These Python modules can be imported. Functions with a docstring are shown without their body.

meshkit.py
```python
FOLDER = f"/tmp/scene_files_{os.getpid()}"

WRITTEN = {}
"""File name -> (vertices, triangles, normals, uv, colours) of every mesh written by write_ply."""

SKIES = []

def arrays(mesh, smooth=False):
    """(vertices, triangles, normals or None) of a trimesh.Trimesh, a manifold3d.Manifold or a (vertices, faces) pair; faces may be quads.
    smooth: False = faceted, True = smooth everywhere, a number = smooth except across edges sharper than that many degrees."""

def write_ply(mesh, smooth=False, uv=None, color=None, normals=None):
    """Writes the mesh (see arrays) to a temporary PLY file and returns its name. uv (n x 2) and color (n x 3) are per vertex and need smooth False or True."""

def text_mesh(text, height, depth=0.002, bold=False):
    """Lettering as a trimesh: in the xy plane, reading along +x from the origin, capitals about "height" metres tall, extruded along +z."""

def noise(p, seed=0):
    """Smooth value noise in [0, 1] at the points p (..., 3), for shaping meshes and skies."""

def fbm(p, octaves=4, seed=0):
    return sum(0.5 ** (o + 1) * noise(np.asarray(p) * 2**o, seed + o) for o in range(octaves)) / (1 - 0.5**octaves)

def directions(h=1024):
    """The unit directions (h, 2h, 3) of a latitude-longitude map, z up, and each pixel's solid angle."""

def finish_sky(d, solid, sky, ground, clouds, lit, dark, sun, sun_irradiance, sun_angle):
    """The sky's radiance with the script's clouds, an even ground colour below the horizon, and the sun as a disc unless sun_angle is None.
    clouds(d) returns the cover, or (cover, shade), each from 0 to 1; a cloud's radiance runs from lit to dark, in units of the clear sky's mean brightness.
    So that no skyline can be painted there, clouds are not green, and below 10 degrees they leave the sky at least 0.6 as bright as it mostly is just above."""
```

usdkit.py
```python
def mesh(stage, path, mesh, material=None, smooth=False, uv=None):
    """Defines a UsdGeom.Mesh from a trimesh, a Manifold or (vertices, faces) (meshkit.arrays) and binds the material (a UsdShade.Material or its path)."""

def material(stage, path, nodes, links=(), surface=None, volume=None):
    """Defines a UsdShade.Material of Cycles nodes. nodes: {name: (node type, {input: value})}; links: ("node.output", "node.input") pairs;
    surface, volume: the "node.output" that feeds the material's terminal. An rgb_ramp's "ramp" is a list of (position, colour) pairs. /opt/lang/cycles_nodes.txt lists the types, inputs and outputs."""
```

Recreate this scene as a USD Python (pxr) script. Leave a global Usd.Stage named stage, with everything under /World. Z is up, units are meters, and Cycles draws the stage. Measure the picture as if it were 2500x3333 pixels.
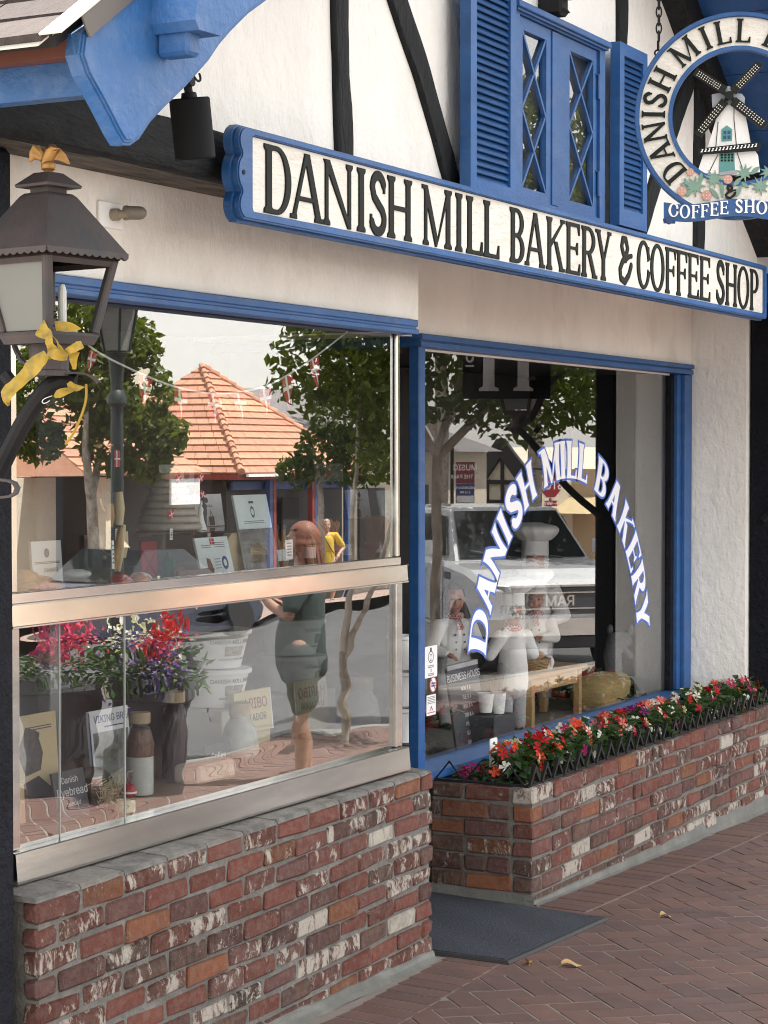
import math, random
import numpy as np, trimesh, manifold3d, usdkit, meshkit
from shapely.geometry import Polygon, LineString, Point, MultiPolygon, box as sbox
from shapely.ops import unary_union
from shapely import affinity
from scipy.spatial import ConvexHull
from pxr import Usd, UsdGeom, UsdLux, UsdShade, Gf, Sdf, Vt

stage = Usd.Stage.CreateInMemory()
UsdGeom.SetStageUpAxis(stage, UsdGeom.Tokens.z)
UsdGeom.SetStageMetersPerUnit(stage, 1.0)
WORLD = stage.DefinePrim('/World', 'Xform')
stage.SetDefaultPrim(WORLD)
rng = np.random.default_rng(7)
random.seed(7)

# ------------------------------------------------------------------ camera, sky, sun, exposure
YAW, PITCH = math.radians(27.9), math.atan(184 / 6700.)
cam = UsdGeom.Camera.Define(stage, '/World/camera')
cam.CreateHorizontalApertureAttr(36.0)
cam.CreateVerticalApertureAttr(48.0)
cam.CreateFocalLengthAttr(36 * 6700 / 2500.)
cam.CreateClippingRangeAttr(Gf.Vec2f(0.05, 2000))
cam.CreateExposureAttr(2.0)
cam.AddTranslateOp().Set((0, 0, 1.7))
cam.AddRotateZOp().Set(math.degrees(YAW) - 90)
cam.AddRotateXOp().Set(90 - math.degrees(PITCH))

SUN_EL, SUN_AZ = math.radians(68), math.radians(24)      # azimuth from +y towards +x
sky = UsdLux.DomeLight.Define(stage, '/World/sky')
skym = usdkit.material(stage, '/World/Looks/sky_air', {
    's': ('sky_texture', dict(sky_type='single_scattering', sun_disc=False, sun_elevation=SUN_EL, sun_rotation=SUN_AZ, altitude=100., air_density=1., aerosol_density=1.6, ozone_density=1.)),
    'tc': ('texture_coordinate', {}), 'mp': ('mapping', dict(scale=(1., 1., 2.6))), 'n': ('noise_texture', dict(scale=2.2, detail=6., roughness=.55)), 'r': ('map_range', dict(from_min=.30, from_max=.62, to_min=.42, to_max=.90, clamp=True)),
    'm': ('mix', dict(color2=(7.8, 7.45, 6.95))), 'b': ('background_shader', dict(strength=0.098))},
    [('tc.generated', 'mp.vector'), ('mp.vector', 'n.vector'), ('n.fac', 'r.value'), ('r.result', 'm.fac'), ('s.color', 'm.color1'), ('m.color', 'b.color')], surface='b.background')
UsdShade.MaterialBindingAPI.Apply(sky.GetPrim()).Bind(skym)
sky.GetPrim().SetCustomDataByKey('kind', 'structure')
sun = UsdLux.DistantLight.Define(stage, '/World/sun')
sun.CreateNormalizeAttr(True)
sun.CreateIntensityAttr(1.25)
sun.CreateAngleAttr(0.53)
sun.CreateColorAttr(Gf.Vec3f(1.0, 0.95, 0.87))
sun.AddRotateZOp().Set(-math.degrees(SUN_AZ))
sun.AddRotateXOp().Set(math.degrees(SUN_EL) - 90)


# ------------------------------------------------------------------ helpers
class MB:
    """Collects shapes into one mesh."""
    def __init__(s): s.v, s.f, s.n = [], [], 0
    def add(s, v, f):
        v = np.asarray(v, float); f = np.asarray(f, int)
        if f.shape[1] == 4: f = np.vstack([f[:, [0, 1, 2]], f[:, [0, 2, 3]]])
        s.v.append(v); s.f.append(f + s.n); s.n += len(v); return s
    def tm(s, m): return s.add(m.vertices, m.faces)
    def box(s, a, b, c=0, jit=0):
        """box from corner a to corner b, corners cut by c"""
        a, b = np.minimum(a, b).astype(float), np.maximum(a, b).astype(float)
        if c <= 0 and jit <= 0:
            v = np.array([[x, y, z] for x in (a[0], b[0]) for y in (a[1], b[1]) for z in (a[2], b[2])])
            return s.add(v, [[0, 1, 3, 2], [4, 6, 7, 5], [0, 4, 5, 1], [2, 3, 7, 6], [0, 2, 6, 4], [1, 5, 7, 3]])
        c = min(c, .45 * float((b - a).min())); p = []
        for x in (0, 1):
            for y in (0, 1):
                for z in (0, 1):
                    k = np.array([x, y, z]); o = np.where(k, b, a); d = np.where(k, -c, c)
                    if jit: o = o + rng.uniform(-jit, jit, 3)
                    for ax in range(3):
                        q = o + d; q[ax] = o[ax]; p.append(q)
        return s.hull(p)
    def hull(s, p):
        p = np.asarray(p, float); h = ConvexHull(p); c = p.mean(0); f = h.simplices.copy()
        t = p[f]; nn = np.cross(t[:, 1] - t[:, 0], t[:, 2] - t[:, 0]); w = ((t.mean(1) - c) * nn).sum(1) < 0
        f[w] = f[w][:, ::-1]
        u, inv = np.unique(f, return_inverse=True)
        return s.add(p[u], inv.reshape(f.shape))
    def tube(s, pts, r, n=8, cap=True, closed=False):
        pts = np.asarray(pts, float); m = len(pts); r = np.broadcast_to(r, m)
        if closed: t = np.roll(pts, -1, 0) - np.roll(pts, 1, 0)
        else: t = np.gradient(pts, axis=0)
        t /= np.linalg.norm(t, axis=1, keepdims=True) + 1e-12
        a = np.array([0, 0, 1.]) if abs(t[0][2]) < .9 else np.array([1., 0, 0]); v = []
        for i in range(m):
            a = a - t[i] * (a @ t[i]); a /= np.linalg.norm(a) + 1e-12; b = np.cross(t[i], a)
            th = np.arange(n) / n * 2 * np.pi
            v.append(pts[i] + r[i] * (np.cos(th)[:, None] * a + np.sin(th)[:, None] * b))
        v = np.vstack(v); f = []
        for i in range(m if closed else m - 1):
            j = (i + 1) % m
            for k in range(n): f.append([i * n + k, i * n + (k + 1) % n, j * n + (k + 1) % n, j * n + k])
        s.add(v, f)
        if cap and not closed:
            s.add(np.vstack([v[:n], pts[:1]]), [[(k + 1) % n, k, n] for k in range(n)])
            s.add(np.vstack([v[-n:], pts[-1:]]), [[k, (k + 1) % n, n] for k in range(n)])
        return s
    def lathe(s, prof, n=20, c=(0, 0, 0), ax=None):
        """profile of (radius, height), turned about z (or mapped so that z runs along ax)"""
        prof = np.asarray(prof, float); th = np.arange(n) / n * 2 * np.pi; v = []
        for r, h in prof: v += [[r * math.cos(t), r * math.sin(t), h] for t in th]
        v = np.array(v); f = []
        for i in range(len(prof) - 1):
            for k in range(n): f.append([i * n + k, i * n + (k + 1) % n, (i + 1) * n + (k + 1) % n, (i + 1) * n + k])
        if ax is not None:
            w = np.asarray(ax, float); w = w / np.linalg.norm(w); a = np.cross([0, 0, 1.], w)
            if np.linalg.norm(a) < 1e-6: a = np.array([1., 0, 0])
            a /= np.linalg.norm(a); b = np.cross(w, a); v = v[:, :1] * a + v[:, 1:2] * b + v[:, 2:] * w
        return s.add(v + np.asarray(c), f)
    def sph(s, c, r, sub=2):
        m = trimesh.creation.icosphere(sub, 1.0); return s.add(m.vertices * np.asarray(r) + np.asarray(c), m.faces)
    def prism(s, poly, d, o=(0, 0, 0), u=(1, 0, 0), v=(0, 0, 1), w=(0, 1, 0), bev=0):
        """shapely polygon in (u, v), thickness d along w, starting at o"""
        if poly.is_empty: return s
        for g in getattr(poly, 'geoms', [poly]):
            if g.geom_type != 'Polygon' or g.area < 1e-9: continue
            m = trimesh.creation.extrude_polygon(g, abs(d), engine='earcut'); q = m.vertices.copy()
            if d < 0: q[:, 2] -= abs(d)
            if bev:
                out = q[:, 2] == q[:, 2].max() if d > 0 else q[:, 2] == q[:, 2].min()
            p = np.asarray(o) + q[:, :1] * np.asarray(u) + q[:, 1:2] * np.asarray(v) + q[:, 2:] * np.asarray(w)
            f = m.faces
            if np.dot(np.cross(u, v), w) < 0: f = f[:, ::-1]
            s.add(p, f)
        return s
    def grid(s, P):
        P = np.asarray(P, float); a, b = P.shape[:2]; i = np.arange(a * b).reshape(a, b)
        return s.add(P.reshape(-1, 3), np.stack([i[:-1, :-1], i[1:, :-1], i[1:, 1:], i[:-1, 1:]], -1).reshape(-1, 4))
    def bar(s, p, q, w, h=None, up=(0, 0, 1), c=0):
        """rectangular bar between p and q"""
        p, q = np.asarray(p, float), np.asarray(q, float); t = q - p; L = np.linalg.norm(t); t = t / L; h = h or w
        a = np.cross(t, up)
        if np.linalg.norm(a) < 1e-6: a = np.cross(t, [0, 1., 0])
        a /= np.linalg.norm(a); b = np.cross(a, t); m = MB().box((0, -w / 2, -h / 2), (L, w / 2, h / 2), c); V = np.vstack(m.v)
        return s.add(p + V[:, :1] * t + V[:, 1:2] * a + V[:, 2:] * b, np.vstack(m.f))
    def arrays(s): return (np.vstack(s.v), np.vstack(s.f)) if s.v else (np.zeros((0, 3)), np.zeros((0, 3), int))
    def move(s, o=(0, 0, 0), rz=0, sc=1):
        c, n = math.cos(rz), math.sin(rz); R = np.array([[c, -n, 0], [n, c, 0], [0, 0, 1]])
        s.v = [np.asarray(v) * sc @ R.T + np.asarray(o) for v in s.v]; return s
    def noise(s, amp, freq, seed=0):
        s.v = [v + amp * np.stack([meshkit.noise(v * freq, seed + k) - .5 for k in range(3)], -1) for v in s.v]; return s


COUNT = {}
def numbered(parent, name):
    k = COUNT[(parent, name)] = COUNT.get((parent, name), -1) + 1
    return f'{parent}/{name}' + (f'_{k:03d}' if k else '')
def put(path, m, material, smooth=None):
    if hasattr(m, 'arrays'): v, f = m.arrays()
    else: v, f = np.asarray(m.vertices), np.asarray(m.faces)
    if smooth: return usdkit.mesh(stage, path, trimesh.Trimesh(v, f, process=True, merge_norm=True, merge_tex=True), material, smooth=smooth)
    p = UsdGeom.Mesh.Define(stage, path)
    p.CreatePointsAttr(Vt.Vec3fArray.FromNumpy(v.astype(np.float32)))
    p.CreateFaceVertexCountsAttr(Vt.IntArray.FromNumpy(np.full(len(f), 3, np.int32)))
    p.CreateFaceVertexIndicesAttr(Vt.IntArray.FromNumpy(f.astype(np.int32).ravel()))
    p.CreateSubdivisionSchemeAttr('none')
    UsdShade.MaterialBindingAPI.Apply(p.GetPrim()).Bind(material)
    return p
def tag(prim, label=None, cat=None, group=None, kind=None):
    prim = prim.GetPrim() if hasattr(prim, 'GetPrim') else prim
    for k, v in (('label', label), ('category', cat), ('group', group), ('kind', kind)):
        if v: prim.SetCustomDataByKey(k, v)
    return prim
def thing(name, label, cat, loc=(0, 0, 0), rz=0, group=None):
    """an Xform directly under /World; its parts are given in its own coordinates"""
    x = UsdGeom.Xform.Define(stage, numbered('/World', name))
    if any(loc): x.AddTranslateOp().Set(Gf.Vec3d(*map(float, loc)))
    if rz: x.AddRotateZOp().Set(math.degrees(rz))
    return tag(x, label, cat, group)
def part(parent, name, m, material, smooth=None, label=None, kind=None):
    pp = str(parent.GetPath()) if not isinstance(parent, str) else parent
    return tag(put(numbered(pp, name), m, material, smooth), label, kind=kind)
def solo(name, m, material, label=None, cat=None, smooth=None, group=None, kind=None):
    return tag(put(numbered('/World', name), m, material, smooth), label, cat, group, kind)
def copy(src, loc, rz=0, label=None, sc=1, group=None):
    d = src.GetCustomData(); name = src.GetName().rstrip('0123456789').rstrip('_')
    x = UsdGeom.Xform.Define(stage, numbered('/World', name)); pr = x.GetPrim()
    pr.GetReferences().AddInternalReference(src.GetPath()); pr.SetInstanceable(True)
    x.ClearXformOpOrder(); x.AddTranslateOp(opSuffix='c').Set(Gf.Vec3d(*map(float, loc)))
    if rz: x.AddRotateZOp(opSuffix='c').Set(math.degrees(rz))
    if sc != 1: x.AddScaleOp(opSuffix='c').Set(Gf.Vec3f(sc, sc, sc))
    return tag(pr, label or d.get('label'), d.get('category'), group or d.get('group'))
def grd(x, y, dz=0): return -.03 * x + .02 * y + dz


# ------------------------------------------------------------------ materials (base colours are those of the things themselves)
MATS = {}
def mat(name, col, rough=.6, var=.12, vs=5., bump=0., bs=60., metal=0., spec=.5, col2=None, mix=(.45, .6), ms=8., stretch=(1, 1, 1), coat=0., obj=False, rnd=0., trans=0., bd=.01, detail=4., emit=0, alpha=1):
    """principled surface: colour varied by soft noise, a second colour in patches, fine bump"""
    if name in MATS: return MATS[name]
    n = {'co': ('texture_coordinate', {}) if obj else ('geometry', {}), 'mp': ('mapping', dict(scale=stretch)),
         'p': ('principled_bsdf', dict(roughness=rough, metallic=metal, specular_ior_level=spec, coat_weight=coat, transmission_weight=trans, **(dict(emission_color=col, emission_strength=emit) if emit else {})))}
    L = [('co.object' if obj else 'co.position', 'mp.vector')]
    n['n1'] = ('noise_texture', dict(scale=vs, detail=3., roughness=.55)); L.append(('mp.vector', 'n1.vector'))
    n['r1'] = ('map_range', dict(from_min=.25, from_max=.75, to_min=1 - var, to_max=1 + var)); L.append(('n1.fac', 'r1.value'))
    n['c1'] = ('vector_math', dict(math_type='scale', vector1=col)); L.append(('r1.result', 'c1.scale')); src = 'c1.vector'
    if rnd:
        n['oi'] = ('object_info', {}); n['r3'] = ('map_range', dict(from_min=0., from_max=1., to_min=1 - rnd, to_max=1 + rnd)); L.append(('oi.random', 'r3.value'))
        n['c3'] = ('vector_math', dict(math_type='scale')); L += [(src, 'c3.vector1'), ('r3.result', 'c3.scale')]; src = 'c3.vector'
    if col2 is not None:
        n['n2'] = ('noise_texture', dict(scale=ms, detail=5., roughness=.65)); L.append(('mp.vector', 'n2.vector'))
        n['r2'] = ('map_range', dict(from_min=mix[0], from_max=mix[1], to_min=0., to_max=1., clamp=True)); L.append(('n2.fac', 'r2.value'))
        n['m2'] = ('mix', dict(color2=col2)); L += [(src, 'm2.color1'), ('r2.result', 'm2.fac')]; src = 'm2.color'
    L.append((src, 'p.base_color'))
    if bump:
        n['n4'] = ('noise_texture', dict(scale=bs, detail=detail, roughness=.6)); L.append(('mp.vector', 'n4.vector'))
        n['b'] = ('bump', dict(strength=bump, distance=bd)); L += [('n4.fac', 'b.height'), ('b.normal', 'p.normal')]
    if trans: n['p'][1]['roughness'] = rough
    if alpha < 1: n['p'][1]['alpha'] = alpha
    MATS[name] = usdkit.material(stage, '/World/Looks/' + name, n, L, surface='p.BSDF')
    return MATS[name]
def glass(name, r0=.06, tint=(.96, .97, .97), wave=0., ws=3., wst=(1, 1, 1)):
    """thin pane: clear, and a mirror that grows towards grazing angles"""
    n = {'f': ('layer_weight', dict(blend=.5)), 'p': ('math', dict(math_type='power', value2=5.)), 's': ('math', dict(math_type='multiply_add', value2=1 - r0, value3=r0)), 't': ('transparent_bsdf', dict(color=tint)), 'g': ('glossy_bsdf', dict(color=(1, 1, 1), roughness=0.)), 'm': ('mix_closure', {})}
    L = [('f.facing', 'p.value1'), ('p.value', 's.value1'), ('s.value', 'm.fac'), ('t.BSDF', 'm.closure1'), ('g.BSDF', 'm.closure2')]
    if wave:
        n.update({'co': ('geometry', {}), 'mp': ('mapping', dict(scale=wst)), 'n': ('noise_texture', dict(scale=ws, detail=1.)), 'b': ('bump', dict(strength=1., distance=wave))})
        L += [('co.position', 'mp.vector'), ('mp.vector', 'n.vector'), ('n.fac', 'b.height'), ('b.normal', 'g.normal')]
    return usdkit.material(stage, '/World/Looks/' + name, n, L, surface='m.closure')
def leafmat(name, col, rnd=.35, tr=.35):
    n = {'g': ('geometry', {}), 'r': ('map_range', dict(from_min=0., from_max=1., to_min=1 - rnd, to_max=1 + rnd)), 'c': ('vector_math', dict(math_type='scale', vector1=col)),
         'd': ('principled_bsdf', dict(roughness=.5, specular_ior_level=.3)), 't': ('translucent_bsdf', {}), 'c2': ('vector_math', dict(math_type='multiply', vector2=(1.5, 1.5, .6))), 'm': ('mix_closure', dict(fac=tr))}
    return usdkit.material(stage, '/World/Looks/' + name, n, [('g.random_per_island', 'r.value'), ('r.result', 'c.scale'), ('c.vector', 'd.base_color'), ('c.vector', 'c2.vector1'), ('c2.vector', 't.color'),
                           ('d.BSDF', 'm.closure1'), ('t.BSDF', 'm.closure2')], surface='m.closure')

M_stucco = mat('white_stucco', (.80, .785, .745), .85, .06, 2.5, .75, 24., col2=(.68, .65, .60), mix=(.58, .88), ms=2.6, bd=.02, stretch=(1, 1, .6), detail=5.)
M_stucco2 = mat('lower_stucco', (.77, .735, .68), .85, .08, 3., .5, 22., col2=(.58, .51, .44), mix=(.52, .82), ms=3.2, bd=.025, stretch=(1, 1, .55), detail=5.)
M_blue = mat('blue_paint', (.015, .080, .240), .45, .18, 7., .30, 60., col2=(.065, .115, .235), mix=(.52, .86), ms=11., stretch=(.7, 1, 1.6), bd=.006)
M_blue2 = mat('weathered_blue_paint', (.026, .114, .315), .5, .18, 3., .45, 30., col2=(.085, .16, .33), mix=(.5, .82), ms=9., bd=.012)
M_timber = mat('black_timber', (.012, .0135, .015), .75, .35, 9., .9, 14., stretch=(3, 3, .7), bd=.02, spec=.25)
M_timberh = mat('black_timber_level', (.011, .0125, .0135), .8, .35, 9., .9, 14., stretch=(.7, 3, 3), bd=.02, spec=.25)
M_timberw = mat('weathered_timber', (.12, .10, .085), .8, .3, 10., .7, 20., col2=(.04, .036, .032), mix=(.45, .6), stretch=(.6, 3, 3), bd=.02)
M_blackpost = mat('black_post_paint', (.008, .009, .013), .75, .3, 10., .9, 30., bd=.02, spec=.15)
M_alu = mat('aluminium', (.72, .71, .68), .15, .08, 7., .05, 3.5, metal=1., bd=.02, stretch=(.6, 1, 2), detail=2., col2=(.60, .59, .57), mix=(.5, .7), ms=3.)
M_alu2 = mat('dull_aluminium', (.56, .55, .53), .19, .14, 9., .05, 4., metal=1., bd=.01, stretch=(.4, 1, 3), col2=(.46, .455, .44), mix=(.45, .7), ms=5.)
M_glass = glass('window_glass', .185, (.95, .96, .96))
M_glassw = glass('lower_pane_glass', .17, (.94, .95, .95), wave=.0016, ws=2.2, wst=(.6, 1, 3.2))
M_glass2 = glass('picture_window_glass', .05, (.97, .97, .97), wave=.0003, ws=1.2)
M_signw = mat('sign_white', (.72, .69, .63), .6, .08, 14., .8, 26., col2=(.58, .54, .46), mix=(.58, .8), ms=9., stretch=(.5, 1, 2), bd=.012)
M_letter = mat('letter_black', (.010, .012, .010), .6, .1, spec=.2)
M_mortar = mat('mortar', (.135, .128, .117), .95, .2, 18., .9, 90., col2=(.20, .19, .175), mix=(.5, .7), ms=12., bd=.01)
M_cement = mat('cement', (.15, .15, .138), .9, .25, 7., .6, 60., col2=(.12, .125, .12), mix=(.48, .68), ms=5., bd=.01)
M_black = mat('black_iron', (.010, .010, .011), .65, .2, spec=.25)
M_lamp = mat('lantern_metal', (.048, .037, .036), .62, .3, 9., .15, 60., col2=(.030, .032, .036), mix=(.48, .62), ms=4.)
M_brass = mat('aged_brass', (.40, .22, .075), .45, .2, 30., .2, 70., metal=.75)
M_white = mat('white_paint', (.80, .80, .78), .5, .04)
M_paper = mat('paper', (.78, .79, .80), .7, .03)
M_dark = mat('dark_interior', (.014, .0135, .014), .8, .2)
M_wood = mat('pine_wood', (.46, .29, .14), .5, .18, 9., .2, 30., stretch=(.5, 3, 3))
M_paving = mat('paving_joint', (.21, .185, .165), .95, .12, 14., .4, 80.)
# ------------------------------------------------------------------ the setting: ground, pavement, road
def sheet(x0, x1, y0, y1, dz, nx=2, ny=2):
    P = np.array([[[x, y, grd(np.clip(x, -60, 90), np.clip(y, -40, 20), dz)] for y in np.linspace(y0, y1, ny)] for x in np.linspace(x0, x1, nx)])
    return MB().grid(P)
CURB = -.75
solo('ground', MB().grid(np.array([[[x, y, grd(np.clip(x, -60, 90), np.clip(y, -40, 20), -.2)] for y in (-600, -40, 20, 600)] for x in (-600, -60, 90, 600)])), mat('earth', (.16, .13, .10), .95, .2, 1.5), kind='structure')
M_asph = mat('asphalt', (.062, .064, .068), .85, .2, 2.5, .5, 120., col2=(.085, .086, .088), mix=(.5, .7), ms=1.2)
solo('road', sheet(-40, 90, -13.6, CURB - .02, -.13), M_asph, kind='structure')
solo('sidewalk', sheet(-12, 60, CURB - .01, 5.2, -.0025), M_paving, kind='structure')
kb = thing('kerb', 'long concrete kerb edging the brick sidewalk along the road', 'kerb'); tag(kb, kind='structure')
for i in range(30):
    x = -6 + i * 1.5; m = MB()
    P = [[x + .004, CURB - .16], [x + 1.496, CURB - .16], [x + 1.496, CURB - .01], [x + .004, CURB - .01]]
    m.hull([[a, b, grd(a, b, h)] for a, b in P for h in (-.2, .003)]); part(kb, 'kerb_stone', m, M_cement)
solo('far_sidewalk', sheet(-20, 90, -20, -13.6, 0), mat('far_paving', (.30, .22, .19), .9, .15, 3.), kind='structure')

BORDER = [(-10, 2.75), (5.8, 3.01), (7.8, 3.19), (30, 3.26)]
def yb(x): return np.interp(x, [p[0] for p in BORDER], [p[1] for p in BORDER])
def paver_mesh(m, poly, h=.0, inset=.003):
    """one paving brick: top a little smaller than its foot, slightly tilted"""
    p = np.array(poly.exterior.coords)[:-1]; c = p.mean(0); t = rng.normal(0, .0011, 2); dz = h + rng.normal(0, .0008)
    top = c + (p - c) * (1 - .004 / max(.02, np.abs(p - c).max()))
    v = [[x, y, grd(x, y, -.03)] for x, y in p] + [[x, y, grd(x, y, dz) + t @ (np.array([x, y]) - c)] for x, y in top]
    k = len(p); f = [[i, (i + 1) % k, k + (i + 1) % k] for i in range(k)] + [[i, k + (i + 1) % k, k + i] for i in range(k)] + [[k, k + i, k + i + 1] for i in range(1, k - 1)]
    v = np.array(v); a = 0.5 * sum(p[i][0] * p[(i + 1) % k][1] - p[(i + 1) % k][0] * p[i][1] for i in range(k)); f = np.array(f)
    if a < 0: f = f[:, ::-1]
    return m.add(v, f)
def cam_px(p):
    p = np.asarray(p, float) - (0, 0, 1.7); h = np.array([math.cos(YAW), math.sin(YAW), 0]); r = np.array([math.sin(YAW), -math.cos(YAW), 0]); z = np.array([0, 0, 1.])
    V = h * math.cos(PITCH) - z * math.sin(PITCH); U = h * math.sin(PITCH) + z * math.cos(PITCH); D = p @ V
    return 1250 + 6700 * (p @ r) / D, 1666 - 6700 * (p @ U) / D, D
W_, REG = .1015, Polygon([(3.6, 1.2), (3.6, yb(3.6)), (5.8, yb(5.8)), (7.8, yb(7.8)), (17, yb(17)), (17, CURB), (6.5, CURB)])
PAV = []
ca, sa = math.cos(math.pi / 4), math.sin(math.pi / 4)
for a in range(-30, 180):
    for b in range(-130, 40):
        r = (a - b) % 4
        if r not in (0, 3): continue
        w, h = (2, 1) if r == 0 else (1, 2); j = .0032
        q = np.array([[a * W_ + j, b * W_ + j], [(a + w) * W_ - j, b * W_ + j], [(a + w) * W_ - j, (b + h) * W_ - j], [a * W_ + j, (b + h) * W_ - j]])
        q = np.stack([q[:, 0] * ca - q[:, 1] * sa, q[:, 0] * sa + q[:, 1] * ca], 1) + (3., 1.0); c = q.mean(0)
        if not (3.4 < c[0] < 17.2 and CURB - .2 < c[1] < yb(c[0]) + .12) or c[1] < 1.3 - .9 * max(0, c[0] - 3.6): continue
        poly = Polygon(q)
        if c[1] > yb(c[0]) - .2 or c[1] < CURB + .2:
            poly = poly.intersection(REG.buffer(-.003))
            if poly.geom_type != 'Polygon' or poly.area < .0008: continue
        X, Y, D = cam_px((c[0], c[1], grd(*c))); PAV.append((poly, -60 < X < 2560 and Y < 3390, D))
x = 3.7
while x < 17:                                           # the soldier course along the foot of the walls
    y0 = yb(x); y1 = y0 + .215
    poly = Polygon([(x + .003, y0 + .004), (x + .099, y0 + .004), (x + .099, y1), (x + .003, y1)])
    X, Y, D = cam_px((x + .05, y0 + .1, grd(x, y0))); PAV.append((poly, -60 < X < 2560 and Y < 3390, D - .3)); x += .1025
M_pav = [mat(f'paving_brick_{k}', c, .82, .16, 7., .35, 110., col2=c2, mix=(.52, .72), ms=11., rnd=.12) for k, (c, c2) in enumerate((
    ((.118, .064, .054), (.104, .066, .059)), ((.110, .062, .055), (.100, .065, .059)), ((.126, .067, .054), (.110, .071, .061)), ((.104, .060, .053), (.098, .066, .060))))]
pave = thing('paving_bricks', 'dark red herringbone brick paving of the sidewalk with a straight edging row', 'paving'); tag(pave, kind='structure')
near = sorted([i for i, p in enumerate(PAV) if p[1]], key=lambda i: PAV[i][2])[:300]
rest = [MB() for _ in M_pav]
for i, (poly, vis, D) in enumerate(PAV):
    if i in near: pass
    else: paver_mesh(rest[rng.integers(4)], poly)
for i in near: part(pave, 'paving_brick', paver_mesh(MB(), PAV[i][0]), M_pav[rng.integers(4)])
for k in range(4): part(pave, 'paving_bricks_beyond', rest[k], M_pav[k], kind='stuff')

# ------------------------------------------------------------------ the bakery: walls, timbers, roof
bk = thing('bakery_building', 'white half timbered bakery with blue gable boards and black beams', 'building')
def xz(poly, d, y, m=None): return (m or MB()).prism(Polygon(poly), d, (0, y, 0))
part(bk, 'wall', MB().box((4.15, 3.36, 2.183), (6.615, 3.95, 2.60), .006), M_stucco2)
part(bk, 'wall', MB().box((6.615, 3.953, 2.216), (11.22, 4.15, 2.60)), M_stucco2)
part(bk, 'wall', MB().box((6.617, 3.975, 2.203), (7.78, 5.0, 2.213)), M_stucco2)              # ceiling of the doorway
part(bk, 'pier', MB().box((11.222, 3.62, -.5), (11.6, 4.3, 2.60), .012), M_stucco)
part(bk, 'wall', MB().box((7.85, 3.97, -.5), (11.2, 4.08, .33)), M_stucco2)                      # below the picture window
RL = lambda x: 2.575 + .68 * (x - 3.57)                 # underside of the two roof slopes
RR = lambda x: 3.80 - .72 * (x - 8.755)
XR = (3.80 + .72 * 8.755 - 2.575 + .68 * 3.57) / 1.40; ZR = RL(XR)
part(bk, 'gable_wall', xz([(3.75, 2.60), (10.4, 2.60), (XR, ZR - .03)], .2, 3.2), M_stucco)

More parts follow.
